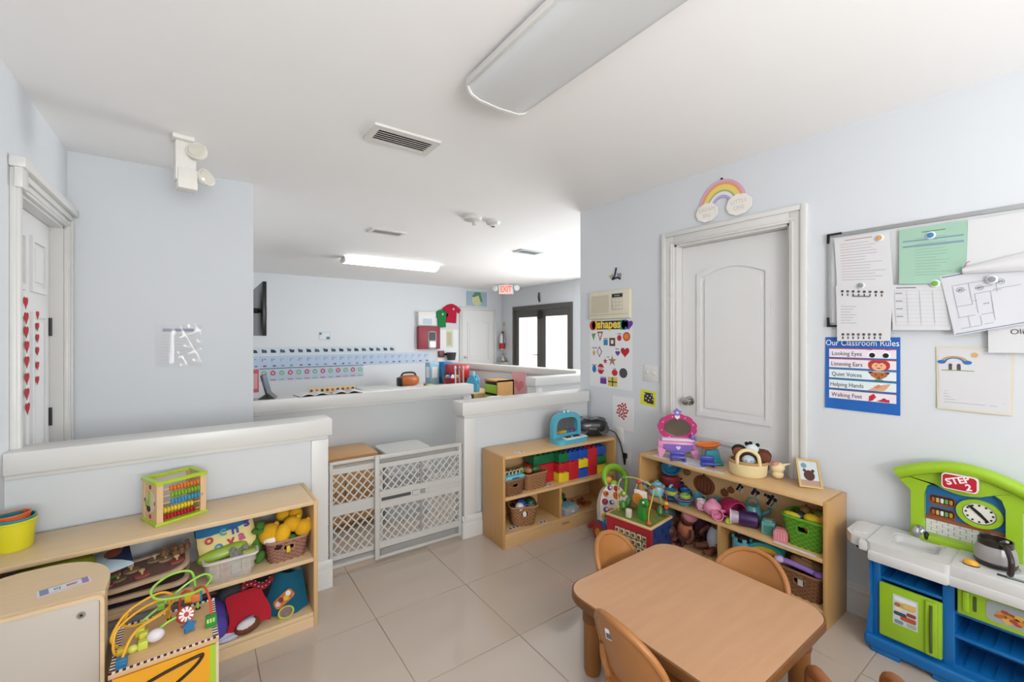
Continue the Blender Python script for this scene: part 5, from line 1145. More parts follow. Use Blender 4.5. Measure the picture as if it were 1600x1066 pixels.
# clear bin
t = thing('storage_bin', 'clear plastic bin crammed with alphabet pads on left shelf', 'storage bin', LS(.735, .10, ZM), SL_RZ)
BW, BD, BH = .20, .18, .095
CLB = M('#dcd3c6', .12, alpha=.34, var=.03)
ob('bin_wall', G().prism(rrect(.165, .15, .02), 0, .004).ring(rrect(.165, .15, .02), rrect(.159, .144, .018), 0, .03).ring(rrect(.180, .163, .022), rrect(.174, .157, .02), .03, .062).ring(rrect(.194, .176, .024), rrect(.188, .17, .022), .062, BH), CLB, t)
ob('rim', G().ring(rrect(.212, .194, .03), rrect(.19, .172, .024), BH - .004, BH + .006), M('#dedad2', .25, alpha=.85), t)
for k, c_ in enumerate(('#d9cdb4', '#c98f86', '#8fb4d2', '#d6cdb8')): t2 = toy('flash_cards', ['cream', 'pinkish', 'light blue', 'beige'][k] + ' pack of cards standing inside the clear bin', 'cards', LS(.675 + .04 * k, .08, ZM + .004), SL_RZ); ob('card_pack', G().box(-.017, .017, -.028, .012, 0, .075), K_(c_), t2); ob('card_print', G().box(-.010, .010, -.0286, -.028, .02, .06), K_('#b9b3a5' if k != 1 else '#a8605a'), t2)
t = toy('alphabet_pad', 'padded alphabet play mat bag bulging from the clear bin', 'play mat', LS(.735, .075, ZM + .082), SL_RZ, rot=(R(-26), R(-8), SL_RZ)); t.scale = (1.2, 1.1, 1.12)
ob('pad_body', G().ell((0, .02, .075), (.095, .03, .075), 18, 12, p=.55), M('#dccb86', .5, var=.12, scale=14), t)
ob('blue_flap', G().ell((-.004, .016, .125), (.092, .032, .034), 16, 9, p=.6), F_('#2a6f9e'), t); ob('green_edge', G().ell((-.02, -.008, .022), (.08, .018, .024), 14, 8, p=.7), P_('#8aa72e'), t)
for ch, x, z, cc in (('o', -.055, .085, '#b5433f'), ('h', .028, .092, '#3a4fa8'), ('s', .068, .105, '#4a3a98'), ('y', .01, .055, '#b53a4a'), ('o', -.03, .05, '#3a86b5'), ('a', .045, .06, '#c04f8a'), ('c', -.01, .10, '#5aa0a8')):
    bl = text(ch, .05, K_(cc), t, (x, -.0125, z), ext=.003, bold=.0015)
t = toy('zebra_cloth', 'black and white patterned cloth stuffed in the clear bin', 'cloth', LS(.765, .03, ZM + .08), SL_RZ); t.scale = (.7, .7, .7); ob('cloth', G().sheet(lambda u, v: ((u - .5) * .1, -.03 + .05 * v, .012 + .05 * v + .012 * math.sin(9 * u) * v), 14, 8, .002), M('#77786e', .8, var=1.0, scale=90), t); ob('cloth_fold', G().ell((.03, .01, .02), (.03, .02, .02)), M('#77786e', .8, var=1.0, scale=90), t)
t = toy('green_block', 'olive green toy block in the clear bin corner', 'toy', LS(.80, .035, ZM + .08), SL_RZ + R(10)); ob('block', G().box(-.028, .028, -.018, .018, 0, .034, bev=.004), P_('#7c8f3a'), t); ob('block_face', G().box(-.02, .02, -.019, -.018, .008, .026), K_('#a8ac5c'), t)
t = toy('leafy_plush', 'green leafy plush squeezed beside the clear bin', 'plush toy', LS(.842, .10, ZM), SL_RZ)
for k in range(7): ob('leaf', G().ell((.012 * math.cos(k), .02 * math.sin(k * 2), .03 + .026 * k), (.02, .012, .03), 8, 6, rot=(.3 * k, .5, k)), F_('#47742c'), t)
# puzzles
PZ = wood('#cdb193', st=(2, 22, 22))
def puzzle(label, x, y, z, rz, tilt, w, d, cols, oval=0.04):
    t = toy('knob_puzzle', label, 'puzzle', LS(x, y, z), 0, 'wooden knob puzzles stacked on the left shelf', rot=(tilt[0], tilt[1], SL_RZ + rz))
    o = rrect(w, d, oval, 6); ob('tray_board', G().prism(o, 0, .010), PZ, t); ob('tray_rim', G().ring(o, rrect(w - .03, d - .03, oval * .8, 6), .010, .016), PZ, t)
    ob('tray_print', G().prism(rrect(w - .03, d - .03, oval * .8, 6), .010, .0112), M(cols[0], .6, var=.35, scale=25), t)
    rr = random.Random(int(z * 1000))
    for k in range(7):
        px, py = -w * .36 + w * .12 * k, (rr.random() - .5) * d * .5; c_ = cols[1 + k % (len(cols) - 1)]
        pc = ob('puzzle_piece', G().prism(circ(.026, 9, px, py, .8, rr.random()), .0112, .019), K_(c_), t)
        ob('knob', G().lathe([(.004, .019), (.004, .028), (.010, .032), (.010, .038), (0, .041)], 10, (px, py, 0)), NAT, pc)
puzzle('lowest knob puzzle of the stack, with dark green pieces', .45, .125, ZM + .001, R(2), (0, 0), .30, .22, ['#4d4455', '#2f5a3a', '#6a4a6a', '#3a3a44'], .02)
puzzle('middle knob puzzle of the stack, with dark red pieces', .44, .12, ZM + .044, R(-3), (R(1), R(-1)), .30, .22, ['#5a4544', '#7a4038', '#4a4a40', '#8a6a50'], .05)
puzzle('top knob puzzle of the stack, oval with pale pieces', .435, .115, ZM + .090, R(1), (R(2), R(-4)), .31, .22, ['#7f6158', '#a05a50', '#8d7a60', '#a88a70'], .09)
t = toy('wooden_figures', 'brown wooden figures lying on top of the puzzle stack', 'toy', LS(.53, .14, ZM + .128), SL_RZ)
for k, (x, y) in enumerate(((-.03, 0), (.0, .02), (.03, -.01), (.05, .025), (.01, -.03))): ob('figure', G().lathe([(.012, 0), (.013, .02), (.006, .026), (.010, .034), (0, .044)], 10, (x, y, 0)), wood('#7d5c42'), t)
# basket of magazines at left
bk = basket('dark wicker basket with papers at the far left of shelf', LS(.17, .12, ZM), SL_RZ, .28, .20, .15, WICK, .85, False)
t = toy('cloth_bag', 'olive cloth bag on the dark wicker basket', 'bag', LS(.19, .06, ZM + .148), SL_RZ); ob('bag_body', G().ell((0, 0, .045), (.11, .08, .05), p=.7), F_('#8f9426'), t); ob('bag_fold', G().ell((-.08, -.02, .03), (.06, .05, .03)), F_('#4a4a6a'), t)
t = toy('magazine', 'light blue picture magazine leaning out of the dark basket', 'magazine', LS(.315, .045, ZM + .185), 0, rot=(R(12), R(-9), SL_RZ + R(8))); ob('magazine_cover', G().box(-.09, .09, -.07, .07, 0, .006, bev=.001), M('#b5c9d6', .4, var=.3, scale=9), t); ob('cover_art', G().prism([(.02, .02), (.09, .07), (.09, -.06), (.06, -.02)], .006, .007), M('#1f2f4a', .4, var=.6, scale=30), t); ob('cover_patch', G().prism(circ(.028, 12, .04, .045), .006, .0075), K_('#8a4a35'), t)
t = toy('red_folder', 'red and green folder below the magazine in dark basket', 'folder', LS(.32, .055, ZM + .150), 0, rot=(R(14), R(-10), SL_RZ)); ob('folder_cover', G().box(-.06, .05, -.05, .05, 0, .008), K_('#a83a30'), t); ob('folder_edge', G().box(-.06, .05, -.053, -.05, 0, .012), K_('#3f6a40'), t)
# ---------------------------------------------------------------- bottom board
t = toy('purple_cloth', 'purple cloth costume heaped on the lowest left shelf board', 'cloth', LS(.655, .12, ZBt), SL_RZ); ob('cloth', G().ell((0, 0, .07), (.07, .10, .075), 16, 10, p=.8), F_('#4a3a92'), t); ob('cloth_fold', G().ell((.03, -.07, .05), (.04, .04, .06), 12, 8), F_('#56449e'), t)
t = toy('grey_cloth', 'dark grey cloth behind the red shirt, lowest board', 'cloth', LS(.76, .19, ZBt), SL_RZ); ob('cloth', G().ell((0, 0, .08), (.08, .07, .085), 16, 10, p=.8), F_('#4d5058'), t); ob('cloth_fold', G().ell((-.03, -.05, .05), (.05, .04, .05)), F_('#5d6068'), t)
t = toy('red_shirt', 'red felt doll shirt draped on the lowest left shelf board', 'doll clothes', LS(.80, .10, ZBt), SL_RZ)
ob('shirt_cloth', G().sheet(lambda u, v: ((u - .5) * (.17 - .03 * v) + .01 * math.sin(5 * v), -.075 + .085 * v, .012 + .125 * v + .014 * math.sin(6 * u + 2) * (1 - v * .6) + .02 * math.sin(PI * u)), 16, 14, .006), F_('#ad1c2c'), t); ob('shirt_back', G().ell((0, .03, .06), (.075, .04, .06), p=.8), F_('#951826'), t); ob('care_tag', G().at((-.035, -.072, .03), (R(-30), 0, 0)).box(-.014, .014, -.006, -.003, -.006, .006), K_('#dcd9d6'), t)
t = toy('black_cushion', 'round black plush cushion behind the red felt shirt', 'cushion', LS(.872, .165, ZBt), SL_RZ); ob('cushion_body', G().ell((0, 0, .095), (.07, .045, .085), 18, 12), F_('#17161a'), t); ob('white_edge', G().ell((.035, -.05, .03), (.02, .012, .022)), F_('#d8d0cc'), t)
t = toy('polka_dot_scarf', 'red and white polka dot cloth on the black cushion', 'cloth', LS(.845, .125, ZBt + .150), SL_RZ)
def pfn(u, v): return ((u - .5) * .13, (v - .5) * .05, .022 + .016 * math.sin(7 * u) - .02 * (2 * v - 1) ** 2)
ob('scarf', G().sheet(pfn, 16, 8, .004), F_('#8f2230'), t)
for i in range(8):
    for j in range(3):
        p_ = pfn((i + .5 + .25 * (j % 2)) / 8.6, (j + .35) / 3); ob('dot', G().ell((p_[0], p_[1] - .001, p_[2] + .002), (.004, .004, .002), 8, 4), F_('#e2dcd8'), t)
t = toy('teal_hat', 'teal felt hat with colourful patch on the lowest board', 'hat', LS(.968, .13, ZBt), SL_RZ + R(-8))
ob('hat_cloth', G().sheet(lambda u, v: ((u - .5) * (.19 - .05 * v), -.05 + .07 * v + .03 * math.sin(PI * u) * -1, .002 + .175 * v * (.85 + .15 * math.sin(PI * u)) + .008 * math.sin(8 * u)), 16, 14, .008), F_('#0f566e'), t); ob('hat_back', G().ell((0, .03, .08), (.075, .04, .08), p=.75), F_('#0d4c62'), t)
pt = ob('patch', G().at((-.01, -.062, .075), (R(-28), R(-38), 0)).prism(rrect(.095, .045, .015, 4), -.004, .004, 'y'), M('#b56a3a', .6, var=.9, scale=60), t)
for x, z, cc in ((-.03, .0, '#d8c2b0'), (-.012, .005, '#8f2a30'), (.01, -.004, '#d8b23a'), (.028, .006, '#e2e0da')): ob('patch_print', G().at((-.01, -.062, .075), (R(-28), R(-38), 0)).prism(circ(.012, 10, x, z), -.006, -.003, 'y'), K_(cc), pt)
t = toy('toy_football', 'brown and white toy football in front of red shirt', 'ball', LS(.80, .03, ZBt + .03), 0, rot=(0, 0, R(22))); ob('ball_body', G().ell((0, 0, 0), (.058, .03, .03), 18, 10), M('#6a3a26', .6), t); ob('white_cap', G().ell((-.01, -.005, .014), (.042, .024, .02), 14, 8), F_('#d8d4d4'), t); ob('lace', G().box(-.02, .02, -.004, .004, .031, .036), F_('#7a86b0'), t)
t = toy('white_socks', 'white and lilac doll socks at front of lowest board', 'doll clothes', LS(.725, .03, ZBt), SL_RZ); ob('sock', G().ell((0, 0, .015), (.04, .018, .015), rot=(0, 0, .4)), F_('#cfcbd2'), t); ob('sock', G().ell((.0, -.015, .012), (.04, .014, .012), rot=(0, 0, .1)), F_('#b9bcd0'), t)
t = toy('yellow_toy_purse', 'small yellow ringed toy purse in front of teal hat', 'toy', LS(.955, .035, ZBt + .006), SL_RZ + R(10)); ob('purse_body', G().at((0, 0, 0), (R(-40), 0, 0)).prism(circ(.03, 18, 0, .018, .75), -.005, .005, 'y'), M('#7d6a66', .6, var=.5, scale=70), t); ob('purse_ring', G().at((0, 0, 0), (R(-40), 0, 0)).ring(circ(.036, 18, 0, .018, .75), circ(.029, 18, 0, .018, .75), -.008, .008, 'y'), P_('#bdbb2e'), t)
# ================================================================ BEAD MAZE TABLE (lower left)
t = toy('bead_maze_table', 'wooden bead maze box with yellow and green wire loops', 'toy', (-.09, 1.82, 0), R(1.5))
MW = .265; MZ = .42
ob('box_body', G().box(-MW / 2 + .008, MW / 2 - .008, -MW / 2 + .008, MW / 2 - .008, .0, MZ - .014), wood('#d3b288', st=(20, 20, 2)), t)
ob('top_board', G().box(-MW / 2, MW / 2, -MW / 2, MW / 2, MZ - .014, MZ, bev=.002), wood('#cfa878', st=(2, 22, 22)), t)
fp = ob('front_panel', G().box(-MW / 2 + .012, MW / 2 - .024, -MW / 2 - .002, -MW / 2 + .008, .01, MZ - .016), P_('#e09c1c', .45), t)
ob('lime_edge', G().box(MW / 2 - .024, MW / 2 - .010, -MW / 2 - .002, -MW / 2 + .008, .01, MZ - .016), P_('#9cc42c', .45), t)
ob('side_panel', G().box(MW / 2 - .008, MW / 2 + .0, -MW / 2 + .012, MW / 2 - .012, .01, MZ - .016), wood('#d9c9a8', st=(20, 20, 2)), t)
ob('groove_track', G().tube([(-.12, -MW / 2 - .003, MZ - .085), (-.02, -MW / 2 - .003, MZ - .052), (.075, -MW / 2 - .003, MZ - .034), (.088, -MW / 2 - .003, MZ - .04), (.06, -MW / 2 - .003, MZ - .07), (-.02, -MW / 2 - .003, MZ - .12)], .005, 8, smooth=5), M('#2a1c10', .6), fp)
g = G(); n = 34; s = MW / n
for k in range(n):
    for (a, b) in ((0, 1), (1, 0)):
        pass
    x = -MW / 2 + s * k; g.mat(k % 2)
    g.box(x, x + s, -MW / 2 + .001, -MW / 2 + .012, MZ, MZ + .0008).box(x, x + s, MW / 2 - .012, MW / 2 - .001, MZ, MZ + .0008)
    if .012 < s * k < MW - .02: g.box(-MW / 2 + .001, -MW / 2 + .016, x, x + s, MZ, MZ + .0008).box(MW / 2 - .016, MW / 2 - .001, x, x + s, MZ, MZ + .0008)
ob('striped_border', g, [K_('#4c1420'), K_('#e6e0da')], t, kind='stuff')
YW, GW_, RW_ = P_('#e0a52c'), P_('#8fc84a'), P_('#c9472f')
zz = MZ - .004
def wire(pts, m, zs=.64): return ob('wire_loop', G().tube([(x, y, zz + z * zs) for x, y, z in pts], .0038, 8, smooth=8), m, t)
wa = wire([(-.105, -.105, 0), (-.10, -.10, .06), (-.075, -.07, .12), (-.02, -.03, .13), (.0, .02, .11), (-.005, .07, .04), (-.01, .08, 0)], YW)
wb = wire([(-.12, -.045, 0), (-.13, -.04, .05), (-.12, -.02, .12), (-.06, .02, .155), (-.005, .05, .14), (.002, .075, .06), (.0, .082, 0)], YW)
wc = wire([(-.118, -.02, .02), (-.135, -.03, .09), (-.10, .0, .17), (-.03, .04, .19), (.008, .06, .15), (.004, .08, .08), (-.06, .04, .06), (-.11, .01, .10), (-.10, .0, .16)], YW)
wg = wire([(-.07, .06, 0), (-.075, .05, .05), (-.02, .07, .10), (.05, .08, .17), (.10, .09, .19), (.12, .07, .17), (.08, .03, .15), (-.02, .02, .17), (-.045, .05, .21), (.0, .09, .235), (.06, .10, .22), (.075, .10, .12), (.082, .09, 0)], GW_)
wr = wire([(.03, .095, 0), (.032, .095, .07), (.045, .09, .095), (.06, .085, .085), (.055, .085, .05), (.065, .08, .05), (.075, .07, .10), (.10, .03, .12), (.115, -.02, .07), (.115, -.045, 0)], RW_, .85)
ws = wire([(-.035, -.03, .03), (.0, -.015, .045), (.04, -.005, .05)], GW_, 1.0)
def beadb(par, p, r, c, shape='ell', nm='bead'):
    x, y, z = p[0], p[1], zz + p[2]
    g = G().box(x - r, x + r, y - r, y + r, z - r, z + r, bev=r * .2) if shape == 'cube' else G().at((x, y, z), (R(75), 0, R(20))).prism(star(r * 1.3, 5, .55), -r * .4, r * .4) if shape == 'star' else G().at((x, y, z), (R(60), 0, R(25))).lathe([(r, -r * .35), (r * 1.05, 0), (r, r * .35)], 18) if shape == 'disc' else G().ell((x, y, z), (r * 1.25, r, r), 12, 8)
    return ob(nm, g, P_(c), par)
beadb(wa, (-.105, -.105, .016), .013, '#1f6a94', 'cube'); beadb(wb, (-.108, -.055, .018), .012, '#cfae2e', 'cube'); beadb(wb, (-.085, -.05, .014), .012, '#c9cf62'); beadb(wa, (-.06, -.045, .016), .012, '#c6d24e', 'cube'); beadb(wc, (-.07, -.0, .035), .012, '#bcc23a', 'cube'); beadb(wc, (-.06, -.02, .03), .011, '#c9c23f', 'cube')
beadb(ws, (-.03, -.04, .028), .019, '#d9d6da'); d = beadb(ws, (.045, -.005, .045), .024, '#b5403f', 'disc'); 
for k in range(10): a = 2 * PI * k / 10; ob('petal', G().at((.045, -.005, zz + .045), (R(60), 0, R(25))).prism([(.008 * math.cos(a - .3), .008 * math.sin(a - .3)), (.022 * math.cos(a - .18), .022 * math.sin(a - .18)), (.022 * math.cos(a + .18), .022 * math.sin(a + .18)), (.008 * math.cos(a + .3), .008 * math.sin(a + .3))], .0086, .0096), P_('#efe6de'), d)
beadb(ws, (.055, -.04, .022), .017, '#1f6a9c', 'star'); b_ = beadb(wr, (.115, -.045, .02), .016, '#2f8a3a', 'cube')
for k in range(3): ob('bead_mark', G().box(.103 + .008 * k, .108 + .008 * k, -.062, -.0605, zz + .022, zz + .034), P_('#b9d86a'), b_)
beadb(wr, (.058, .085, .06), .015, '#d6a92c', 'cube'); beadb(wr, (.075, .075, .055), .012, '#d8743a', 'cube'); beadb(wg, (.08, .085, .05), .014, '#1f7f94', 'cube'); beadb(wg, (-.02, .07, .063), .010, '#7fb83a', 'cube')
for x, y in ((-.105, -.105), (-.12, -.045), (.03, .095), (.115, -.045), (.082, .09), (0, .082)): ob('wire_socket', G().cyl((x, y, MZ), (x, y, MZ + .003), .008, n=12), M('#3a2416', .6), t)

# ================================================================ CENTRE SHELF
CS = lambda x, y, z: inside(SC_ORG, SC_RZ, x, y, z)
# toy piano
t = toy('toy_piano', 'turquoise toy piano with rainbow sound bars on block shelf', 'toy', CS(.645, .10, .605), SC_RZ + R(4)); t.scale = (1.14, 1.05, 1.0)
TQ = P_('#57a9bd'); 
ob('base', G().prism(rrect(.27, .15, .05, 6), 0, .03).prism(rrect(.255, .135, .045, 6), .03, .036), TQ, t)
o = []
for k in range(0, 19): a = PI * k / 18; o.append((.125 * math.cos(a) ** 1 if True else 0, .10 + .105 * math.sin(a)))
outer = [(.125, .03)] + [(.125 * math.copysign(abs(math.cos(PI * k / 18)) ** .6, math.cos(PI * k / 18)), .10 + .115 * math.sin(PI * k / 18) ** .7) for k in range(19)] + [(-.125, .03)]
inner = [(.095, .06)] + [(.095 * math.copysign(abs(math.cos(PI * k / 18)) ** .6, math.cos(PI * k / 18)), .10 + .078 * math.sin(PI * k / 18) ** .7) for k in range(19)] + [(-.095, .06)]
ob('arch', G().ring(outer, inner, .015, .06, 'y'), TQ, t); ob('arch_back', G().prism(outer, .055, .065, 'y'), M('#6d6f70', .5), t)
for k in range(12): ob('string_bar', G().cyl((-.082 + .015 * k, .045, .075), (-.082 + .015 * k, .045, .168), .0022, n=6), M('#8d8f90', .3, metal=.6), t)
for k, cc in enumerate(('#b5763a', '#c98f4a', '#d0a83a', '#c9b23a', '#2f7f94', '#4a5a9a', '#8a4a7a', '#5a3a78')): ob('sound_bar', G().box(-.086 + .0215 * k, -.067 + .0215 * k, .022, .05, .06, .08, bev=.004), P_(cc), t)
ob('white_keys', G().at((.015, -.038, .036), (R(6), 0, 0)).box(-.095, .095, -.032, .022, 0, .006, bev=.002), P_('#dfe3e4'), t)
for x in (-.065, -.04, .0, .02, .04): ob('black_key', G().at((.015, -.038, .036), (R(6), 0, 0)).box(x - .008, x + .008, -.008, .022, .006, .011, bev=.002), BLACK, t)
for k in range(5): ob('button', G().cyl((-.05 + .03 * k, -.002, .036), (-.05 + .03 * k, -.002, .042), .006, n=10), P_(['#2f7f5a', '#3a6a98'][k % 2]), t)
for s_ in (-1, 1): e_ = ob('eye', G().ell((s_ * .017 - .01, .03, .218), (.016, .016, .016)), TQ, t); ob('eye_white', G().ell((s_ * .017 - .01, .018, .222), (.008, .006, .008), 10, 6), P_('#e8eef0'), e_)
# boombox
t = toy('boombox', 'black portable boombox at the wall end of block shelf', 'boombox', CS(.915, .155, .605), R(-32))
BX = M('#1b1a1b', .35, coat=.3)
ob('boombox_body', G().ell((0, 0, .07), (.135, .085, .07), 24, 12, p=.62), BX, t); ob('lid', G().at((0, 0, .135)).lathe([(.07, 0), (.068, .006), (.0, .010)], 24), M('#2a292a', .2, coat=.5), t)
ob('handle', G().tube([(-.125, .05, .08), (-.122, .06, .12), (0, .072, .130), (.122, .06, .12), (.125, .05, .08)], .009, 8, smooth=4), BX, t)
for x in (-.085, .085): sp = ob('speaker', G().at((x, -.068, .065), (R(75), 0, 0)).lathe([(.04, 0), (.042, .006), (.034, .008), (.0, .002)], 20), M('#333236', .5), t); ob('speaker_ring', G().at((x, -.07, .065), (R(75), 0, 0)).ring(circ(.043, 20), circ(.039, 20), .004, .010), M('#4a494c', .5), sp)
ob('silver_dial', G().at((-.085, -.03, .13), (R(30), 0, 0)).lathe([(.02, 0), (.018, .01), (0, .012)], 16), M('#8f8f92', .3, metal=.7), t); ob('button_row', G().box(-.03, .03, -.085, -.075, .06, .075, bev=.002), M('#5a5a5e', .4), t)
b0 = Vector(CS(.99, .12, .63))
t = toy('power_cord', 'black power cord drooping from boombox beside the shelf', 'cord', (0, 0, 0)); ob('cord', G().tube([(2.60, 2.32, .66), (2.635, 2.27, .64), (2.66, 2.235, .56), (2.665, 2.21, .46), (2.668, 2.20, .40), (2.67, 2.195, .455)], .005, 8, smooth=6), BLACK, t); ob('plug', G().box(2.655, 2.676, 2.178, 2.212, .45, .49, bev=.004), BLACK, t)
# giant blocks: (column, row, colour, height)
KR, KY, KBl, KGn = P_('#b8202a', .4), P_('#d9bd22', .4), P_('#1f4aa5', .4), P_('#14693f', .4)
NM = {0: ('red', KR), 1: ('yellow', KY), 2: ('blue', KBl), 3: ('green', KGn)}
colw, rowh, bx0 = .095, .072, .508
blk = {}
def block(label, c, r0, nr, m, ncol=1, dy=0.0):
    t = toy('giant_block', label, 'toy block', CS(bx0 + colw * (c + (ncol - 1) / 2 + .5), .11 + dy, ZM + rowh * r0), SC_RZ, 'giant building blocks stacked on the shelf')
    w, h = colw * ncol - .0015, rowh * nr - .001; key = (nr, ncol)
    if key not in blk:
        b = G().box(-w / 2, w / 2, -.06, .06, 0, h - .008, bev=.003); st = G()
        for i in range(2 * ncol):
            for j in range(3): st.cyl((-w / 2 + .024 + i * .0475, -.038 + j * .038, h - .008), (-w / 2 + .024 + i * .0475, -.038 + j * .038, h + .0), .012, n=12)
        blk[key] = (b, st)
    b, st = blk[key]
    gg = G(); gg.v = b.v + st.v; gg.f = b.f + [[i + len(b.v) for i in f_] for f_ in st.f]; gg.m = [0] * len(gg.f); bo = ob('block_body', gg, m, t)
    return t
block('yellow giant block at the bottom left of block wall', 0, 0, 1, KY); block('red giant block second up in the left column', 0, 1, 1, KR); block('green giant block topping the left column', 0, 2, 1, KGn)
block('tall red giant block second column bottom', 1, 0, 2, KR); block('blue giant block topping the second column', 1, 2, 1, KBl)
block('blue giant block at the bottom of third column', 2, 0, 1, KBl); block('yellow giant block mid-height in the third column', 2, 1, 1, KY); block('blue giant block topping the third column', 2, 2, 1, KBl)
block('tallest red giant block filling the fourth column', 3, 0, 3, KR)
block('yellow giant block at the bottom of the last column', 4, 0, 1, KY); block('green giant block mid-height in the last column', 4, 1, 1, KGn); block('blue giant block topping the last column', 4, 2, 1, KBl)
block('long green giant block lying behind baskets beside block wall', -2, 2, 1, KGn, 2, .05); block('red giant block under the long green block, behind basket', -2, 0, 2, KR, 2, .06)
# baskets on the middle board
bk = basket('brown wicker basket with toy keyboard, left on middle board', CS(.105, .09, ZM), SC_RZ, .165, .16, .105, WICK, .88)
t = toy('toy_xylophone', 'light blue toy keyboard with cream pegs on left basket', 'toy', CS(.105, .085, ZM + .105), SC_RZ + R(3)); ob('tray', G().box(-.08, .08, -.07, .0, .0, .028, bev=.01), P_('#6fb6c9'), t); ob('handle_slot', G().prism(rrect(.06, .01, .005, 3, 0, .012), -.0715, -.069, 'y'), P_('#2f5f78'), t)
for k in range(5): ob('peg', G().tube([(-.06 + .03 * k, -.03, .026), (-.057 + .03 * k, -.035, .05), (-.05 + .03 * k, -.05, .058)], .0045, 6, smooth=3), P_('#d6d2a8'), t)
t = toy('toy_clutter', 'dark red toys heaped behind the light blue keyboard', 'toy', CS(.10, .16, ZM + .10), SC_RZ)
for k in range(7): ob('toy_piece', G().ell((-.06 + .02 * k, .01 * (k % 3), .015 + .006 * (k % 4)), (.02, .016, .016), 8, 6), P_(['#6a2a2a', '#8a4a2a', '#5a5a3a', '#7a2030'][k % 4]), t)
bk = basket('brown wicker basket of small toys beside the block wall', CS(.30, .115, ZM), SC_RZ + R(4), .20, .17, .11, WICKL, .9, False)
for k, (lab, cc, x, y) in enumerate((('green toy vegetable on the second wicker basket', '#2f6a38', .03, -.02), ('dark green toy leaf on the second wicker basket', '#24502c', .06, .02), ('tan toy bread on the second wicker basket', '#a87a4a', -.04, -.02), ('red toy piece on the second wicker basket', '#8a2a2a', -.0, .03), ('light green toy piece on the second wicker basket', '#7aa05a', -.07, .01))):
    t = toy('play_food', lab, 'play food', CS(.30 + x, .115 + y, ZM + .11), SC_RZ + k); ob('food_body', G().ell((0, 0, .012), (.036, .022, .022), 12, 8), P_(cc), t); ob('food_stem', G().cyl((.03, 0, .015), (.045, 0, .022), .005, n=8), P_('#4a3a22'), t)
# lower left: tilted basket of balls
bk = basket('tilted brown wicker basket of balls on lowest block shelf', CS(.225, .12, .09), SC_RZ + R(-20), .20, .19, .135, WICKL, .78)
ob('white_tag', G().prism(circ(.014, 12, 0, .09, 1.3), -.094, -.090, 'y'), K_('#dcd8cf'), bk)
for k, (lab, cc, x, y, r_) in enumerate((('blue ball in the tilted wicker basket', '#1f4a94', -.015, -.015, .038), ('white ball in the tilted wicker basket', '#cfd3d6', -.05, -.05, .032), ('dark green ball in the tilted wicker basket', '#1f3f2c', .055, -.03, .042), ('dark red ball at the back of the tilted basket', '#6a2228', .0, .045, .04))):
    t = toy('toy_ball', lab, 'ball', CS(.225 + x, .12 + y, .09 + .13), 0, 'balls in the tilted wicker basket'); ob('ball_body', G().ell((0, 0, 0), (r_, r_, r_), 18, 12), M(cc, .35, var=.35, scale=18), t); ob('ball_band', G().tube([(r_ * math.cos(a) * 1.0, r_ * math.sin(a), 0) for a in [2 * PI * q_ / 20 for q_ in range(20)]], .0025, 6, closed=True), P_('#9a9a98'), t)
# lower right: clear case, train bits
t = toy('clear_case', 'flat clear plastic case with blue cards right of divider', 'case', CS(.60, .075, .09), SC_RZ + R(8)); ob('case_shell', G().box(-.075, .075, -.06, .06, 0, .05, bev=.006), M('#c9cdcf', .15, alpha=.6), t); ob('blue_cards', G().box(-.04, .07, -.04, .05, .0505, .056), K_('#6fa3b5'), t); ob('latch', G().box(-.015, .015, -.065, -.058, .02, .032), P_('#d8d8d4'), t)
t = toy('toy_car', 'green and red toy car on lowest block shelf', 'toy', CS(.615, .17, .15), SC_RZ); ob('car_body', G().ell((0, 0, .02), (.045, .026, .03), p=.7), P_('#2f5f3a'), t); ob('car_roof', G().ell((0, 0, .045), (.022, .02, .016)), P_('#8f2a2a'), t)
for x in (-.028, .028): ob('wheel', G().cyl((x, -.03, .0), (x, -.02, .0), .014, n=12), BLACK, t)
t = toy('yellow_duck', 'small yellow toy on the clear plastic case', 'toy', CS(.56, .10, .147), SC_RZ); ob('duck_body', G().ell((0, 0, .012), (.022, .016, .014)), P_('#c9b22a'), t); ob('duck_head', G().ell((.012, 0, .028), (.010, .010, .010)), P_('#c9b22a'), t)
for k in range(9):
    cc = ['#8a4a22', '#a85a2a', '#6a3018', '#b5702f'][k % 4]; adj = ['short', 'curved', 'dark', 'long', 'flat', 'bright', 'small', 'thick', 'thin'][k]
    t = toy('wooden_toy_piece', adj + ' brown toy train piece in the heap by the divider', 'toy', CS(.70 + .028 * (k % 5), .08 + .05 * (k // 5), .09 + .012 * (k % 3)), SC_RZ + k * .8, 'brown toy pieces heaped on the lowest shelf'); ob('piece', G().box(-.035, .035, -.012, .012, 0, .018, bev=.004), wood(cc), t); ob('peg', G().cyl((.02, 0, .018), (.02, 0, .03), .006, n=8), P_('#7a2a1a'), t)

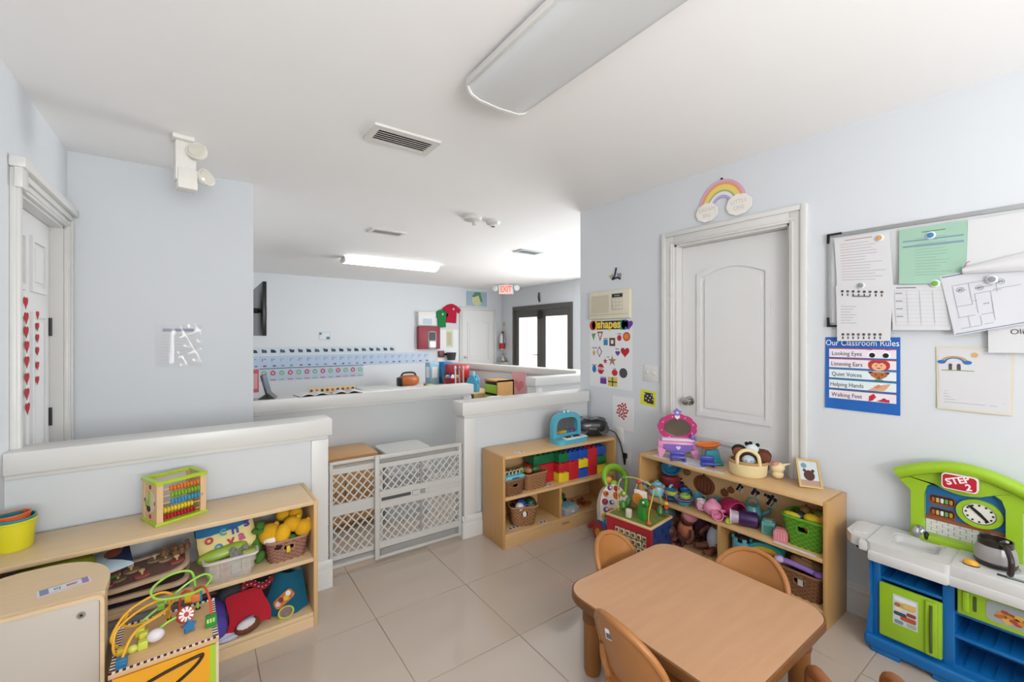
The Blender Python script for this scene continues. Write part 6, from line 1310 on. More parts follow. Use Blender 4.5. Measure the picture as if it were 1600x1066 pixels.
# ================================================================ WALKER
t = toy('baby_walker', 'baby activity walker with green handle and colourful button panel', 'toy', (2.345, 2.05, 0), R(-17))
for s_ in (-1, 1):
    w_ = ob('wheel', G().cyl((s_ * .135 - .022, -.085, .07), (s_ * .135 + .022, -.085, .07), .07, n=28), P_('#b01f2c'), t); ob('hub', G().cyl((s_ * .135 - .027, -.085, .07), (s_ * .135 + .027, -.085, .07), .03, n=16), P_('#d1a52c'), w_); ob('tyre', G().tube([(s_ * .135, -.085 + .07 * math.cos(a), .07 + .07 * math.sin(a)) for a in [2 * PI * k / 24 for k in range(24)]], .012, 8, closed=True), P_('#24509a') if s_ < 0 else P_('#b01f2c'), w_)
    ob('side_leg', G().tube([(s_ * .12, -.08, .07), (s_ * .11, .0, .10), (s_ * .11, .11, .03)], .02, 10, smooth=4), P_('#b01f2c'), t)
ob('base_bar', G().box(-.12, .12, -.10, -.05, .05, .12, bev=.02), P_('#b01f2c'), t)
tilt = R(-24); mp = lambda: G().at((0, -.085, .11), (tilt, 0, 0))
shp = [(-.12, 0), (.12, 0), (.13, .07), (.11, .16), (.06, .235), (0, .255), (-.06, .235), (-.11, .16), (-.13, .07)]
pn = ob('button_panel', mp().prism([(v.x, v.y) for v in catmull([(x, z, 0) for x, z in shp], 4, True)], -.02, .03, 'y'), P_('#dcd3c6'), t)
ob('blue_tray', mp().prism(rrect(.24, .06, .025, 5, 0, .02), -.045, -.015, 'y'), P_('#3f93b5'), pn)
bt = [(-.105, .06, .02, '#d0a53a'), (-.085, .10, .018, '#6a4a9a'), (-.08, .15, .022, '#9a2f5a'), (-.06, .20, .02, '#d8742a'), (-.02, .235, .018, '#7a3a98'), (.03, .225, .02, '#b5303a'), (.02, .18, .026, '#d8602a'), (.075, .185, .022, '#7fb52e'), (.10, .13, .018, '#3a7fb5'), (-.04, .085, .024, '#d8843a'), (.0, .055, .022, '#c99a3a'), (.05, .09, .02, '#2f8a7a'), (.085, .06, .016, '#b5303a'), (-.03, .14, .016, '#3f5aa8'), (.03, .13, .014, '#6a8f3a'), (.06, .03, .015, '#d9c23a'), (-.08, .025, .016, '#e0e0da'), (.0, .02, .014, '#d8c8a8')]
for x, z, r_, cc in bt: b_ = ob('button', mp().at((0, -.085, .11), (tilt, 0, 0)).at((0, 0, 0)).add([], []) if False else G().at((0, -.085, .11), (tilt, 0, 0)).cyl((x, -.02 if z > .045 else -.045, z), (x, -.038 if z > .045 else -.06, z), r_, r_ * .8, 12), P_(cc), pn); ob('button_cap', G().at((0, -.085, .11), (tilt, 0, 0)).ell((x, -.038 if z > .045 else -.06, z), (r_ * .5, .006, r_ * .5), 8, 5), P_('#e3d9b8' if cc < '#9' else '#7a3a4a'), b_)
ob('handle', G().tube([(-.02, .02, .33), (-.03, .045, .385), (-.005, .075, .425), (.05, .10, .44), (.11, .11, .43), (.16, .10, .395), (.17, .07, .33), (.13, .03, .25)], lambda q_: .015 + .010 * math.sin(PI * q_), 12, smooth=5), P_('#7fb02c'), t)
ob('orange_spinner', G().ell((-.005, .03, .375), (.026, .02, .024)), P_('#d8923a'), t); ob('green_spinner', G().ell((.035, .025, .345), (.03, .022, .024)), P_('#84b53a'), t)

# ================================================================ RED AND BLUE ACTIVITY CUBE
CUBE = (2.185, 1.69, 0); CRZ = R(-83)
t = toy('play_cube', 'red and blue activity cube with bead wires and alphabet tiles', 'toy', CUBE, CRZ)
cw, cdp, chh = .30, .25, .30
CR_, CB_ = P_('#a81f28', .4), P_('#1d3a72', .4)
ob('cube_core', G().box(-cw / 2 + .02, cw / 2 - .02, -cdp / 2 + .02, cdp / 2 - .02, .0, chh - .012), wood('#3a2a20'), t)
ff = ob('front_frame', G().ring([(-cw / 2, 0), (cw / 2, 0), (cw / 2, chh - .012), (-cw / 2, chh - .012)], [(-cw / 2 + .05, .03), (cw / 2 - .03, .03), (cw / 2 - .03, chh - .055), (-cw / 2 + .05, chh - .055)], -cdp / 2, -cdp / 2 + .02, 'y'), CR_, t)
tlm = None
for r_ in range(5):
    for k in range(6):
        if tlm is None: o = ob('alphabet_tile', G().box(-.0155, .0155, -.008, .006, -.017, .017, bev=.003).mat(1).box(-.009, .009, -.0085, -.008, -.009, .009), [M('#d8c6a0', .5), K_('#6a4a34')], ff); tlm = o.data
        else: o = bpy.data.objects.new('alphabet_tile', tlm); COL.objects.link(o); o.parent = ff
        o.location = (-.08 + k * .037, -cdp / 2 + .012, .052 + r_ * .042); o.rotation_euler = (random.choice((0, 0, R(20), R(-25))), 0, 0)
sp = ob('side_panel', G().box(cw / 2 - .02, cw / 2, -cdp / 2 + .02, cdp / 2, .0, chh - .012), CB_, t)
ho = None
for i in range(5):
    for j in range(5):
        if (i + j) % 2: continue
        if ho is None: o = ob('inset', G().at((0, 0, 0)).prism(rrect(.02, .028, .006, 3), -.001, .0012, 'x'), P_('#142850'), sp); ho = o.data
        else: o = bpy.data.objects.new('inset', ho); COL.objects.link(o); o.parent = sp
        o.location = (cw / 2, -cdp / 2 + .05 + i * .042, .06 + j * .046)
ob('back_panel', G().box(-cw / 2, cw / 2 - .02, cdp / 2 - .02, cdp / 2, 0, chh - .012), CB_, t); ob('left_panel', G().box(-cw / 2, -cw / 2 + .02, -cdp / 2 + .02, cdp / 2 - .02, 0, chh - .012), P_('#c9a42e'), t)
ob('top_board', G().box(-cw / 2 - .003, cw / 2 + .003, -cdp / 2 - .003, cdp / 2 + .003, chh - .012, chh, bev=.002), wood('#d2b284'), t)
ob('jungle_print', G().box(-cw / 2 + .008, cw / 2 - .008, -cdp / 2 + .008, cdp / 2 - .008, chh, chh + .001), M('#6f7a34', .6, var=.6, scale=22), t)
cr = ob('crocodile', G().at((.06, -.06, chh), (R(90), 0, R(-20))).prism([(v.x, v.y) for v in catmull([(-.03, 0, 0), (-.028, .07, 0), (-.012, .12, 0), (.02, .135, 0), (.045, .11, 0), (.04, .09, 0), (.018, .10, 0), (.01, .07, 0), (.02, 0, 0)], 3, True)], -.011, .011), P_('#2f8a2f'), t); ob('crocodile_eye', G().ell((.075, -.078, chh + .115), (.008, .008, .008)), P_('#e0e0d8'), cr)
ob('tree_block', G().box(-.035, -.005, -.095, -.07, chh, chh + .05, bev=.003), P_('#d6cfc0'), t)
fb = ob('flip_board', G().at((0, .0, chh)).box(-.03, .05, -.01, .01, .07, .15, bev=.004), P_('#e3ddd2'), t); ob('face_disc', G().at((-.0, -.012, chh + .10), (R(90), 0, 0)).lathe([(.034, 0), (.034, .008), (0, .010)], 20), P_('#c9812f'), fb); ob('board_post', G().box(.0, .015, -.01, .01, chh, chh + .07), NAT, t)
for k, (cc, x, y) in enumerate((('#3f7a2f', -.10, -.02), ('#54893a', -.11, .06), ('#7a5a2a', -.06, .04), ('#3a6a30', .10, .07))): ob('jungle_piece', G().at((x, y, chh)).lathe([(.008, 0), (.008, .02), (.024, .025), (.018, .05), (.0, .07)], 10), P_(cc), t)
w1 = ob('bead_wire', G().tube([(.12, -.095, chh), (.12, -.095, chh + .07), (.125, -.06, chh + .16), (.09, .0, chh + .19), (-.02, .02, chh + .21), (-.11, .0, chh + .20), (-.13, -.03, chh + .15), (-.12, -.04, chh)], .003, 7, smooth=6), P_('#cfc24a'), t)
w2 = ob('bead_wire', G().tube([(.13, .09, chh), (.13, .09, chh + .14), (.08, .09, chh + .17), (.02, .07, chh + .13), (.05, .04, chh + .08), (.06, .04, chh)], .003, 7, smooth=6), P_('#b5392c'), t)
w3 = ob('bead_wire', G().tube([(.09, .105, chh), (.09, .105, chh + .09), (.03, .10, chh + .16), (-.05, .08, chh + .17), (-.07, .07, chh + .08), (-.07, .07, chh)], .003, 7, smooth=6), P_('#b9bf4a'), t)
for w_, x, y, z, cc in ((w1, .12, -.095, .012, '#c0592a'), (w2, .13, .09, .055, '#b5392c'), (w2, .13, .09, .03, '#1f6a5a'), (w2, .13, .09, .08, '#d8a52c'), (w3, -.05, .08, .17, '#c9412f'), (w3, -.02, .09, .168, '#6a5aa0'), (w1, .09, .0, .19, '#7a3a2a'), (w1, -.11, .0, .2, '#3f7f3a')): ob('bead', G().ell((x, y, chh + z), (.015, .015, .013), 12, 8), P_(cc), w_)
# ================================================================ RIGHT SHELF (local x = -Y, y = +X)
RS = lambda x, y, z: inside(SR_ORG, SR_RZ, x, y, z)
def rs(px, py, z, dy=0.0):
    """local x on the board from survey pixel; y kept inside the shelf"""
    p = atz(px, py, z); return SR_ORG[1] - p.y, min(.215, max(.02, p.x - SR_ORG[0] + dy))
def put(px, py, z=ZM, dy=0.0):
    x, y = rs(px, py, z, dy); return RS(x, y, z)
# cut-out pictures pasted on the back panel
def cut(px, py, outline, col, name, y=.250):
    p = atx(px, py, SR_ORG[0] + y); X_ = SR_ORG[1] - p.y
    o = ob(name, G().prism([(X_ + a, p.z + b) for a, b in outline], y - .0012, y + .001, 'y'), K_(col), shR); return o, X_, p.z
for (px, py, s, c) in ((1100, 758, .082, '#7a4526'), (1132, 770, .03, '#8a5030'), (1142, 766, .026, '#8f5530'), (1073, 737, .035, '#a8804a')):
    o, X_, z_ = cut(px, py, circ(s * .9, 22, sy=.85), c, 'pumpkin_cutout')
    for k in (-2, -1, 0, 1, 2): ob('pumpkin_rib', G().tube([(X_ + s * .30 * k * math.cos(R(a)) if True else 0, .2485, z_ + s * .72 * math.sin(R(a))) for a in range(-80, 81, 20)], s * .02 + .0006, 5), K_('#3d2414'), o)
    ob('pumpkin_stem', G().box(X_ - s * .08, X_ + s * .08, .247, .25, z_ + s * .7, z_ + s * 1.05), K_('#4a3a20'), o)
for (px, py, w_, h_) in ((1156, 762, .045, .06), (1180, 770, .06, .05), (1206, 783, .055, .08), (1198, 775, .05, .02)):
    o, X_, z_ = cut(px, py, rrect(w_, h_, .008, 3), '#c3b59c', 'utensil_cutout')
    ob('print', G().at((X_, 0, z_), (0, R(28), 0)).prism(rrect(w_ * .28, h_ * .9, .004, 2, -w_ * .15, 0), .2470, .2486, 'y').prism(circ(w_ * .2, 10, w_ * .2, h_ * .22), .2470, .2486, 'y').box(w_ * .16, w_ * .24, .2470, .2486, -h_ * .4, h_ * .2), K_('#1e1a18'), o)
# vanity
t = toy('toy_vanity', 'pink toy vanity table with magenta scalloped mirror', 'toy', (2.535, 1.655, .606), R(-50))
PK, MG_, PU = P_('#d98fb8'), P_('#b52368'), P_('#7d62b5')
for sx in (-1, 1): ob('leg', G().prism([(sx * .115, .0), (sx * .095, 0), (sx * .075, .05), (sx * .12, .07), (sx * .125, .06)], -.035, .035, 'y'), PK, t)
ob('table_body', G().box(-.125, .125, -.04, .04, .06, .105, bev=.010), PK, t); ob('drawer_front', G().prism([(.09 * math.cos(R(a)), .075 - .035 * math.sin(R(a))) for a in range(0, 181, 15)] + [(-.09, .09), (.09, .09)], -.046, -.038, 'y'), PU, t); ob('heart_knob', G().prism(heart(.03, 0, .07), -.051, -.045, 'y'), P_('#e0d0e8'), t)
ob('ledge', G().box(-.10, .10, -.03, .04, .105, .125, bev=.006), P_('#ddc3da'), t)
pts = []
for k in range(64): a = 2 * PI * k / 64; rr_ = 1 + .055 * abs(math.sin(5.5 * a)); pts.append((.118 * rr_ * math.cos(a), .19 + .085 * rr_ * math.sin(a)))
inn = [(.085 * math.cos(2 * PI * k / 64), .19 + .058 * math.sin(2 * PI * k / 64)) for k in range(64)]
fr_ = ob('mirror_frame', G().ring(pts, inn, .008, .03, 'y'), MG_, t); ob('mirror', G().prism(inn, .016, .024, 'y'), M('#7d7468', .12, metal=.9, var=.15, scale=18), t)
ob('crest', G().prism(star(.028, 5, .7, 0, .288), .006, .03, 'y'), PU, fr_); ob('crest_gem', G().ell((0, .006, .288), (.009, .006, .009), 10, 6), P_('#c9d0e8'), fr_); ob('heart_gem', G().prism(heart(.034, 0, .258), .003, .01, 'y'), P_('#e6d6dc'), fr_)
for k in range(8): a = 2 * PI * k / 8 + .3; ob('stud', G().ell((.102 * math.cos(a), .007, .19 + .072 * math.sin(a)), (.004, .003, .004), 8, 5), P_('#e8d0d8'), fr_)
ob('hair_dryer', G().ell((.09, -.02, .135), (.014, .014, .024)).cyl((.09, -.02, .105), (.09, -.02, .13), .007), PU, t)
t = toy('toy_stool', 'small blue-violet toy stool in front of the pink vanity', 'toy', (2.455, 1.60, .606), R(-50)); ob('seat', G().box(-.045, .045, -.028, .028, .018, .034, bev=.006), P_('#4a4aa8'), t); ob('seat_back', G().box(-.045, .045, .016, .026, .03, .05, bev=.005), P_('#4a4aa8'), t)
for sx in (-1, 1): ob('leg', G().box(sx * .04 - .006, sx * .04 + .006, -.025, .025, 0, .02), P_('#4040a0'), t)
# scale toy
t = toy('toy_scale', 'teal toy scale with orange scoop tray on the shelf', 'toy', (2.585, 1.445, .606), R(-55)); ob('scale_body', G().prism([(-.05, 0), (.05, 0), (.035, .085), (-.035, .085)], -.035, .035, 'y'), P_('#2a8a98'), t); ob('scale_foot', G().box(-.06, .06, -.05, .045, 0, .014, bev=.005), P_('#2a8a98'), t)
ob('scoop_tray', G().at((-.02, 0, .088), (R(4), R(-6), 0)).lathe([(.0, 0), (.045, .006), (.075, .03), (.072, .034), (.04, .012), (0, .008)], 22, sy=.62), P_('#d8712a'), t); ob('pointer', G().prism([(-.012, .02), (.012, .02), (0, .055)], -.040, -.035, 'y'), P_('#b5c92e'), t)
t = toy('toy_chair', 'small deep blue toy chair by the teal scale', 'toy', (2.50, 1.425, .606), R(-50)); ob('seat', G().box(-.04, .04, -.028, .028, .012, .026, bev=.005), P_('#3a44a5'), t); ob('seat_back', G().box(-.04, .04, .02, .028, .02, .055, bev=.005), P_('#3a44a5'), t); ob('runner', G().box(-.04, -.03, -.028, .028, 0, .013).box(.03, .04, -.028, .028, 0, .013), P_('#343c98'), t)
t = toy('paper_sheet', 'white paper lying under the vanity and scale', 'paper', (2.52, 1.62, .6052), R(-90)); ob('sheet', G().box(-.15, .20, -.10, .06, 0, .0007), PAPER, t); ob('print', G().box(.10, .18, -.085, -.075, .0007, .0011), PALEINK, t)
t = toy('paper_strip', 'narrow white paper strip near the front edge of shelf', 'paper', (2.435, 1.375, .6052), R(-84)); ob('sheet', G().box(-.08, .08, -.015, .015, 0, .0008), PAPER, t); ob('print', G().box(-.03, .03, -.004, .004, .0008, .0012), PALEINK, t)
# basket of dolls
BKT = (2.535, 1.205, .606)
t = toy('doll_basket', 'cream felt basket with handle holding small dolls', 'basket', BKT, R(-62))
FE = M('#e0cf9f', .9, var=.06, scale=30, bump=.3, bscale=300); ob('basket_wall', G().lathe([(.082, 0), (.094, .012), (.10, .08), (.092, .082), (.085, .03), (0, .028)], 30, sy=.85), FE, t); ob('rim_band', G().tube([(.097 * math.cos(a), .082 * math.sin(a), .08) for a in [2 * PI * k / 30 for k in range(30)]], .008, 8, closed=True), M('#b08a58', .8), t)
ob('handle', G().tube([(-.055, -.07, .075), (-.055, -.074, .12), (-.03, -.075, .15), (.01, -.075, .155), (.045, -.074, .13), (.055, -.07, .075)], .010, 10, smooth=4), FE, t)
def doll(label, dx, dy, dz, skin, hair, r_, cap_=None, spots=None):
    c, s = math.cos(R(-62)), math.sin(R(-62)); t = toy('small_doll', label, 'doll', (BKT[0] + c * dx - s * dy, BKT[1] + s * dx + c * dy, BKT[2] + dz), R(-62), 'small dolls in the cream felt basket')
    ob('head', G().ell((0, 0, 0), (r_, r_, r_ * .95), 18, 12), F_(skin), t); ob('body', G().ell((0, .0, -r_ * 1.3), (r_ * .8, r_ * .7, r_ * .8)), F_(cap_ or skin), t)
    if hair: ob('hair', G().ell((0, r_ * .25, r_ * .25), (r_ * 1.08, r_ * .95, r_ * .9), 16, 10), F_(hair), t)
    if spots:
        for q in spots: ob('spot', G().ell(tuple(r_ * v for v in q), (r_ * .3, r_ * .22, r_ * .3), 10, 6), F_('#17161a'), t)
    ob('eye', G().ell((-r_ * .35, -r_ * .92, 0), (.003, .003, .003), 8, 5), BLACK, t); ob('eye', G().ell((r_ * .35, -r_ * .92, 0), (.003, .003, .003), 8, 5), BLACK, t)
doll('brown faced doll with black hair, left in cream basket', -.045, 0, .125, '#8a5230', '#1a1512', .036)
doll('white spotted cow doll at the top of cream basket', .02, .02, .14, '#d5dde0', None, .038, None, [(-.7, -.2, .9), (.75, -.1, .8), (1.0, 0, 0), (-.2, -.2, 1.0)])
doll('plain brown round doll at the right of cream basket', .075, .005, .105, '#6a3a28', '#5a3020', .040)
doll('blue clothed doll seen through the basket handle', .0, -.035, .095, '#b9c8d2', '#3a2a20', .034, '#a9bccc')
t = toy('unicorn_plush', 'cream unicorn plush head poking out right of cream basket', 'plush toy', (2.60, 1.075, .606), R(-62)); ob('plush_head', G().ell((.0, 0, .06), (.036, .03, .03), rot=(0, -.3, 0)), F_('#e6cfa2'), t); ob('horn', G().cyl((.028, 0, .078), (.06, 0, .09), .008, .002, 10), F_('#e8dcb8'), t); ob('mane', G().ell((-.012, -.005, .082), (.022, .02, .012)), F_('#d0907a'), t); ob('body', G().ell((-.0, 0, .025), (.03, .028, .025)), F_('#e6cfa2'), t)
# photo frame
t = toy('photo_frame', 'tilted gold photo frame showing a brown plush bear', 'photo frame', (2.575, .905, .606), 0, rot=(R(-30), R(4), R(-48)))
GOLD = M('#b59a62', .35, metal=.5); ob('frame', G().ring([(-.055, 0), (.055, 0), (.055, .15), (-.055, .15)], [(-.045, .01), (.045, .01), (.045, .14), (-.045, .14)], -.006, .004, 'y'), GOLD, t)
ph = ob('photo', G().box(-.045, .045, -.002, .002, .01, .14), K_('#c3c9cc'), t); ob('print', G().prism(circ(.026, 16, .0, .065, 1.05), -.0032, -.0018, 'y').prism(circ(.008, 10, -.02, .09), -.0032, -.0018, 'y').prism(circ(.008, 10, .02, .09), -.0032, -.0018, 'y'), K_('#4d2c20'), ph); ob('print', G().box(-.045, .045, -.0028, -.0018, .01, .04), K_('#a88a78'), ph); ob('print', G().prism(circ(.014, 10, -.02, .115), -.0028, -.0018, 'y'), K_('#6f8f9c'), ph)
ob('easel_leg', G().tube([(0, .005, .10), (0, .062, .0375)], .004, 8), GOLD, t)
# ---------------------------------------------------------------- toy dishes on the middle board
BLU, TEA, LIL = P_('#2f7fa8'), P_('#5fa3ad'), P_('#9a82bd')
def bowl(g, r_, h, c=(0, 0, 0)): return g.lathe([(r_ * .45, 0), (r_ * .5, .003), (r_, h), (r_ * 1.06, h), (r_ * 1.06, h + .003), (r_ * .94, h + .003), (r_ * .45, .007), (0, .006)], 24, c)
def plate(g, r_, c=(0, 0, 0)): return g.lathe([(r_ * .6, 0), (r_ * .65, .002), (r_, .012), (r_, .015), (r_ * .62, .006), (0, .005)], 24, c)
def dish(name, label, loc, fn, mat, rot=None): t = toy(name, label, 'toy dish', loc, 0, 'toy dishes on the middle board', rot); ob('dish_body', fn(G()), mat, t); return t
dish('toy_bowl', 'blue toy bowl propped high at the left end of shelf', RS(.13, .19, .485), lambda g: bowl(g, .062, .035), BLU, rot=(R(38), 0, R(-70)))
t = toy('toy_pot', 'dark red toy pot under the propped blue bowl', 'toy dish', RS(.13, .175, ZM), 0); ob('pot_body', G().lathe([(.05, 0), (.058, .01), (.06, .11), (.055, .11), (.05, .012), (0, .01)], 24), P_('#7a2430'), t); ob('pot_handle', G().cyl((.05, -.02, .09), (.11, -.04, .10), .008), P_('#4a1a22'), t); ob('pot_lid', G().lathe([(.06, .11), (.05, .125), (.0, .13)], 24), P_('#8a2c38'), t)
x_, y_ = rs(1038, 777, ZM)
t = toy('toy_teapot', 'light turquoise toy teapot with curved spout, left end', 'toy dish', RS(.10, .07, ZM), R(-75)); TP = P_('#7fb9c4')
ob('pot_body', G().lathe([(.035, 0), (.055, .02), (.058, .05), (.045, .078), (.025, .085)], 24), TP, t); ob('spout', G().tube([(.05, 0, .04), (.075, 0, .055), (.085, 0, .085), (.10, 0, .095)], lambda q_: .012 - .006 * q_, 10, smooth=4), TP, t); ob('handle', G().tube([(-.048, 0, .065), (-.085, 0, .08), (-.09, 0, .045), (-.052, 0, .025)], .006, 8, smooth=4), TP, t); ob('lid', G().lathe([(.03, .083), (.022, .094), (.006, .098), (.008, .106), (0, .11)], 20), TP, t)
for k, (lab, m_) in enumerate((('dark blue toy plate at the bottom of plate stack', P_('#2a4f78')), ('turquoise toy plate second in the plate stack', TEA), ('blue toy plate third in the plate stack', BLU), ('lilac toy plate topping the plate stack', LIL))):
    dish('toy_plate', lab, RS(.205, .085, ZM + .011 * k), lambda g: plate(g, .062 - .002 * k), m_)
t = toy('toy_ring', 'yellow-green toy ring on top of the plate stack', 'toy', RS(.20, .08, ZM + .042), 0); ob('ring', G().lathe([(.036, 0), (.038, .006), (.036, .022), (.022, .022), (.022, 0)], 22), P_('#b5bd3a'), t); ob('ring_cap', G().lathe([(.02, .02), (.034, .024), (.036, .03), (0, .034)], 22), BLU, t)
dish('toy_bowl', 'turquoise toy bowl under the lilac bowl, front edge', RS(.295, .07, ZM), lambda g: bowl(g, .05, .03), P_('#4a9fb5')); dish('toy_bowl', 'lilac toy bowl nested in the turquoise bowl', RS(.295, .07, ZM + .020), lambda g: bowl(g, .055, .024), LIL)
t = toy('toy_doughnut', 'lime green toy doughnut lying in the lilac bowl', 'play food', RS(.30, .075, ZM + .044), 0); ob('doughnut', G().tube([(.022 * math.cos(a), .022 * math.sin(a), .012) for a in [2 * PI * k / 18 for k in range(18)]], .013, 10, closed=True), P_('#8aa83a'), t); ob('icing', G().tube([(.022 * math.cos(a), .022 * math.sin(a), .017) for a in [2 * PI * k / 18 for k in range(18)]], .0105, 8, closed=True), P_('#9ab84a'), t)
def cup(label, loc, m_, r_=.03, h=.05): t = toy('toy_cup', label, 'toy dish', loc, R(-60), 'toy dishes on the middle board'); ob('cup_body', G().lathe([(r_ * .75, 0), (r_, h), (r_ * .9, h), (r_ * .68, .005), (0, .004)], 20), m_, t); ob('handle', G().tube([(r_ * .85, 0, h * .8), (r_ * 1.6, 0, h * .7), (r_ * 1.5, 0, h * .3), (r_ * .8, 0, h * .25)], .004, 7, smooth=3), m_, t)
cup('deep blue toy cup behind the lilac bowl', RS(.235, .18, ZM), P_('#2a6aa0'), .034, .06); cup('turquoise toy cup right of the deep blue cup', RS(.31, .19, ZM), TEA, .032, .055); cup('dark plum toy cup behind the plate stack', RS(.17, .215, ZM), P_('#3a2a5a'), .03, .08); cup('pale turquoise toy cup under the large pumpkin picture', RS(.43, .205, ZM), TEA, .03, .055)
cup('pink toy cup lying left of the pink teapot', RS(.385, .10, ZM), P_('#d08aa5'), .03, .05); cup('white toy creamer in front of the pink cup', RS(.415, .06, ZM + .03), P_('#d3cdd0'), .026, .045)
t = toy('toy_teapot', 'pale pink toy teapot in the middle of the board', 'toy dish', RS(.485, .065, ZM), R(-60)); TP = P_('#d98cab')
ob('pot_body', G().ell((0, 0, .045), (.052, .05, .045), 20, 12), TP, t); ob('spout', G().tube([(.04, -.02, .04), (.07, -.03, .05), (.085, -.035, .075)], lambda q_: .012 - .005 * q_, 10, smooth=3), TP, t); ob('handle', G().tube([(-.045, 0, .06), (-.08, .0, .065), (-.075, 0, .03), (-.045, 0, .025)], .006, 8, smooth=4), TP, t); ob('lid', G().lathe([(.025, .086), (.018, .095), (.005, .10), (0, .106)], 18), TP, t)
t = toy('toy_cup', 'bright pink toy cup tipped on the front edge', 'toy dish', RS(.535, .03, ZM + .028), 0, rot=(R(70), 0, R(-60))); ob('cup_body', G().lathe([(.024, -.03), (.032, .025), (.029, .025), (.02, -.024), (0, -.025)], 20), P_('#d97a9c'), t); ob('handle', G().tube([(.028, 0, .015), (.048, 0, .01), (.045, 0, -.015), (.026, 0, -.018)], .004, 7, smooth=3), P_('#d97a9c'), t)
t = toy('toy_jug', 'magenta toy jug lying behind the pink teapot', 'toy dish', RS(.575, .125, ZM + .055), 0, rot=(R(80), R(10), R(-40))); ob('jug_body', G().lathe([(.05, -.07), (.058, -.05), (.055, .05), (.048, .07), (.044, .07), (.05, -.04), (0, -.05)], 24), P_('#b0205a'), t); ob('handle', G().tube([(.05, 0, .05), (.09, 0, .04), (.09, 0, -.03), (.052, 0, -.04)], .008, 8, smooth=4), P_('#b0205a'), t)
t = toy('toy_blender', 'dark purple toy blender lying on its side', 'toy', RS(.665, .075, ZM + .042), 0, rot=(R(88), R(0), R(-150))); ob('blender_body', G().lathe([(.03, -.07), (.042, -.06), (.042, .02), (.036, .03)], 22), P_('#3a2050'), t); ob('clear_jar', G().lathe([(.034, .03), (.038, .07), (.04, .072), (.036, .072), (.032, .034)], 22), M('#cdbcc8', .15, alpha=.6), t); ob('jar_rim', G().tube([(.039 * math.cos(a), .039 * math.sin(a), .072) for a in [2 * PI * k / 22 for k in range(22)]], .004, 7, closed=True), P_('#d8c8d0'), t)
t = toy('toy_pear', 'yellow-green toy pear beside the purple blender', 'play food', RS(.60, .03, ZM), 0); ob('pear_body', G().lathe([(.008, 0), (.02, .008), (.018, .022), (.008, .034), (0, .038)], 14), P_('#b5c22e'), t); ob('stem', G().cyl((0, 0, .036), (.004, 0, .046), .002, n=6), P_('#4a3a22'), t)
t = toy('toy_kettle', 'muted teal toy kettle behind the purple blender', 'toy', RS(.665, .17, ZM), R(-60)); ob('kettle_body', G().lathe([(.04, 0), (.05, .02), (.052, .06), (.035, .095), (0, .10)], 22), P_('#4f8f92'), t); ob('spout', G().tube([(.045, 0, .05), (.08, 0, .07), (.085, 0, .09)], .010, 8), P_('#4f8f92'), t); ob('handle', G().tube([(-.03, 0, .09), (-.02, 0, .13), (.02, 0, .13), (.03, 0, .09)], .006, 8, smooth=4), P_('#3a7478'), t)
t = toy('toy_house_block', 'teal toy cube block on the middle board', 'toy block', RS(.785, .09, ZM), R(-70)); ob('block', G().box(-.032, .032, -.03, .03, 0, .068, bev=.005), P_('#5f9a92'), t); ob('block_face', G().box(-.02, .02, -.032, -.03, .015, .05), P_('#4a857e'), t); ob('block_top', G().box(-.02, .02, -.02, .02, .068, .074, bev=.002), P_('#6fa8a0'), t)
t = toy('toy_house_block', 'pink toy block with window pattern on front edge', 'toy block', RS(.865, .045, ZM), R(-75)); ob('block', G().prism([(-.032, 0), (.032, 0), (.032, .05), (.02, .066), (-.02, .066), (-.032, .05)], -.018, .018, 'y'), P_('#cf7f86'), t)
for k in range(4): ob('window_bar', G().box(-.022 + .0125 * k, -.018 + .0125 * k, -.0195, -.018, .008, .052), P_('#e0a2a6'), t)
# green basket of play food
GB = RS(.965, .12, ZM)
bk = basket('lime green plastic basket of play food, right end of board', GB, R(-90), .20, .17, .145, P_('#5f9a26', .4), .80, True, amp=.0022, name='plastic_basket', rimr=.008, strand=P_('#4c8020', .4))
for k, (lab, cc, x, y, z, r3) in enumerate((('brown play potato in the green basket', '#8a6428', -.02, .02, .155, (.03, .026, .034)), ('green play pepper in the green basket', '#7f9c2a', .05, .03, .155, (.045, .02, .02)), ('yellow play lemon in the green basket', '#d6bd22', .03, -.035, .15, (.042, .028, .026)), ('orange play carrot in the green basket', '#c97f2a', .075, -.03, .15, (.024, .02, .03)), ('yellow play banana along the left basket rim', '#cfc02e', -.06, -.045, .145, (.04, .016, .016)), ('dark blue play plum in the green basket', '#22304a', -.03, -.02, .14, (.026, .026, .026)), ('red play tomato showing at the basket handle', '#b53a2a', .02, -.055, .10, (.02, .02, .02)), ('brown play bun at the back of green basket', '#a5763a', .02, .055, .15, (.035, .03, .024)))):
    t = toy('play_food', lab, 'play food', (GB[0] + y, GB[1] - x, GB[2] + z), R(-90), 'play food in the green basket'); ob('food_body', G().ell((0, 0, 0), r3, 14, 9), P_(cc, .45), t); ob('food_stem', G().cyl((0, 0, r3[2] * .9), (.003, 0, r3[2] + .008), .003, n=6), P_('#4a3a22'), t)
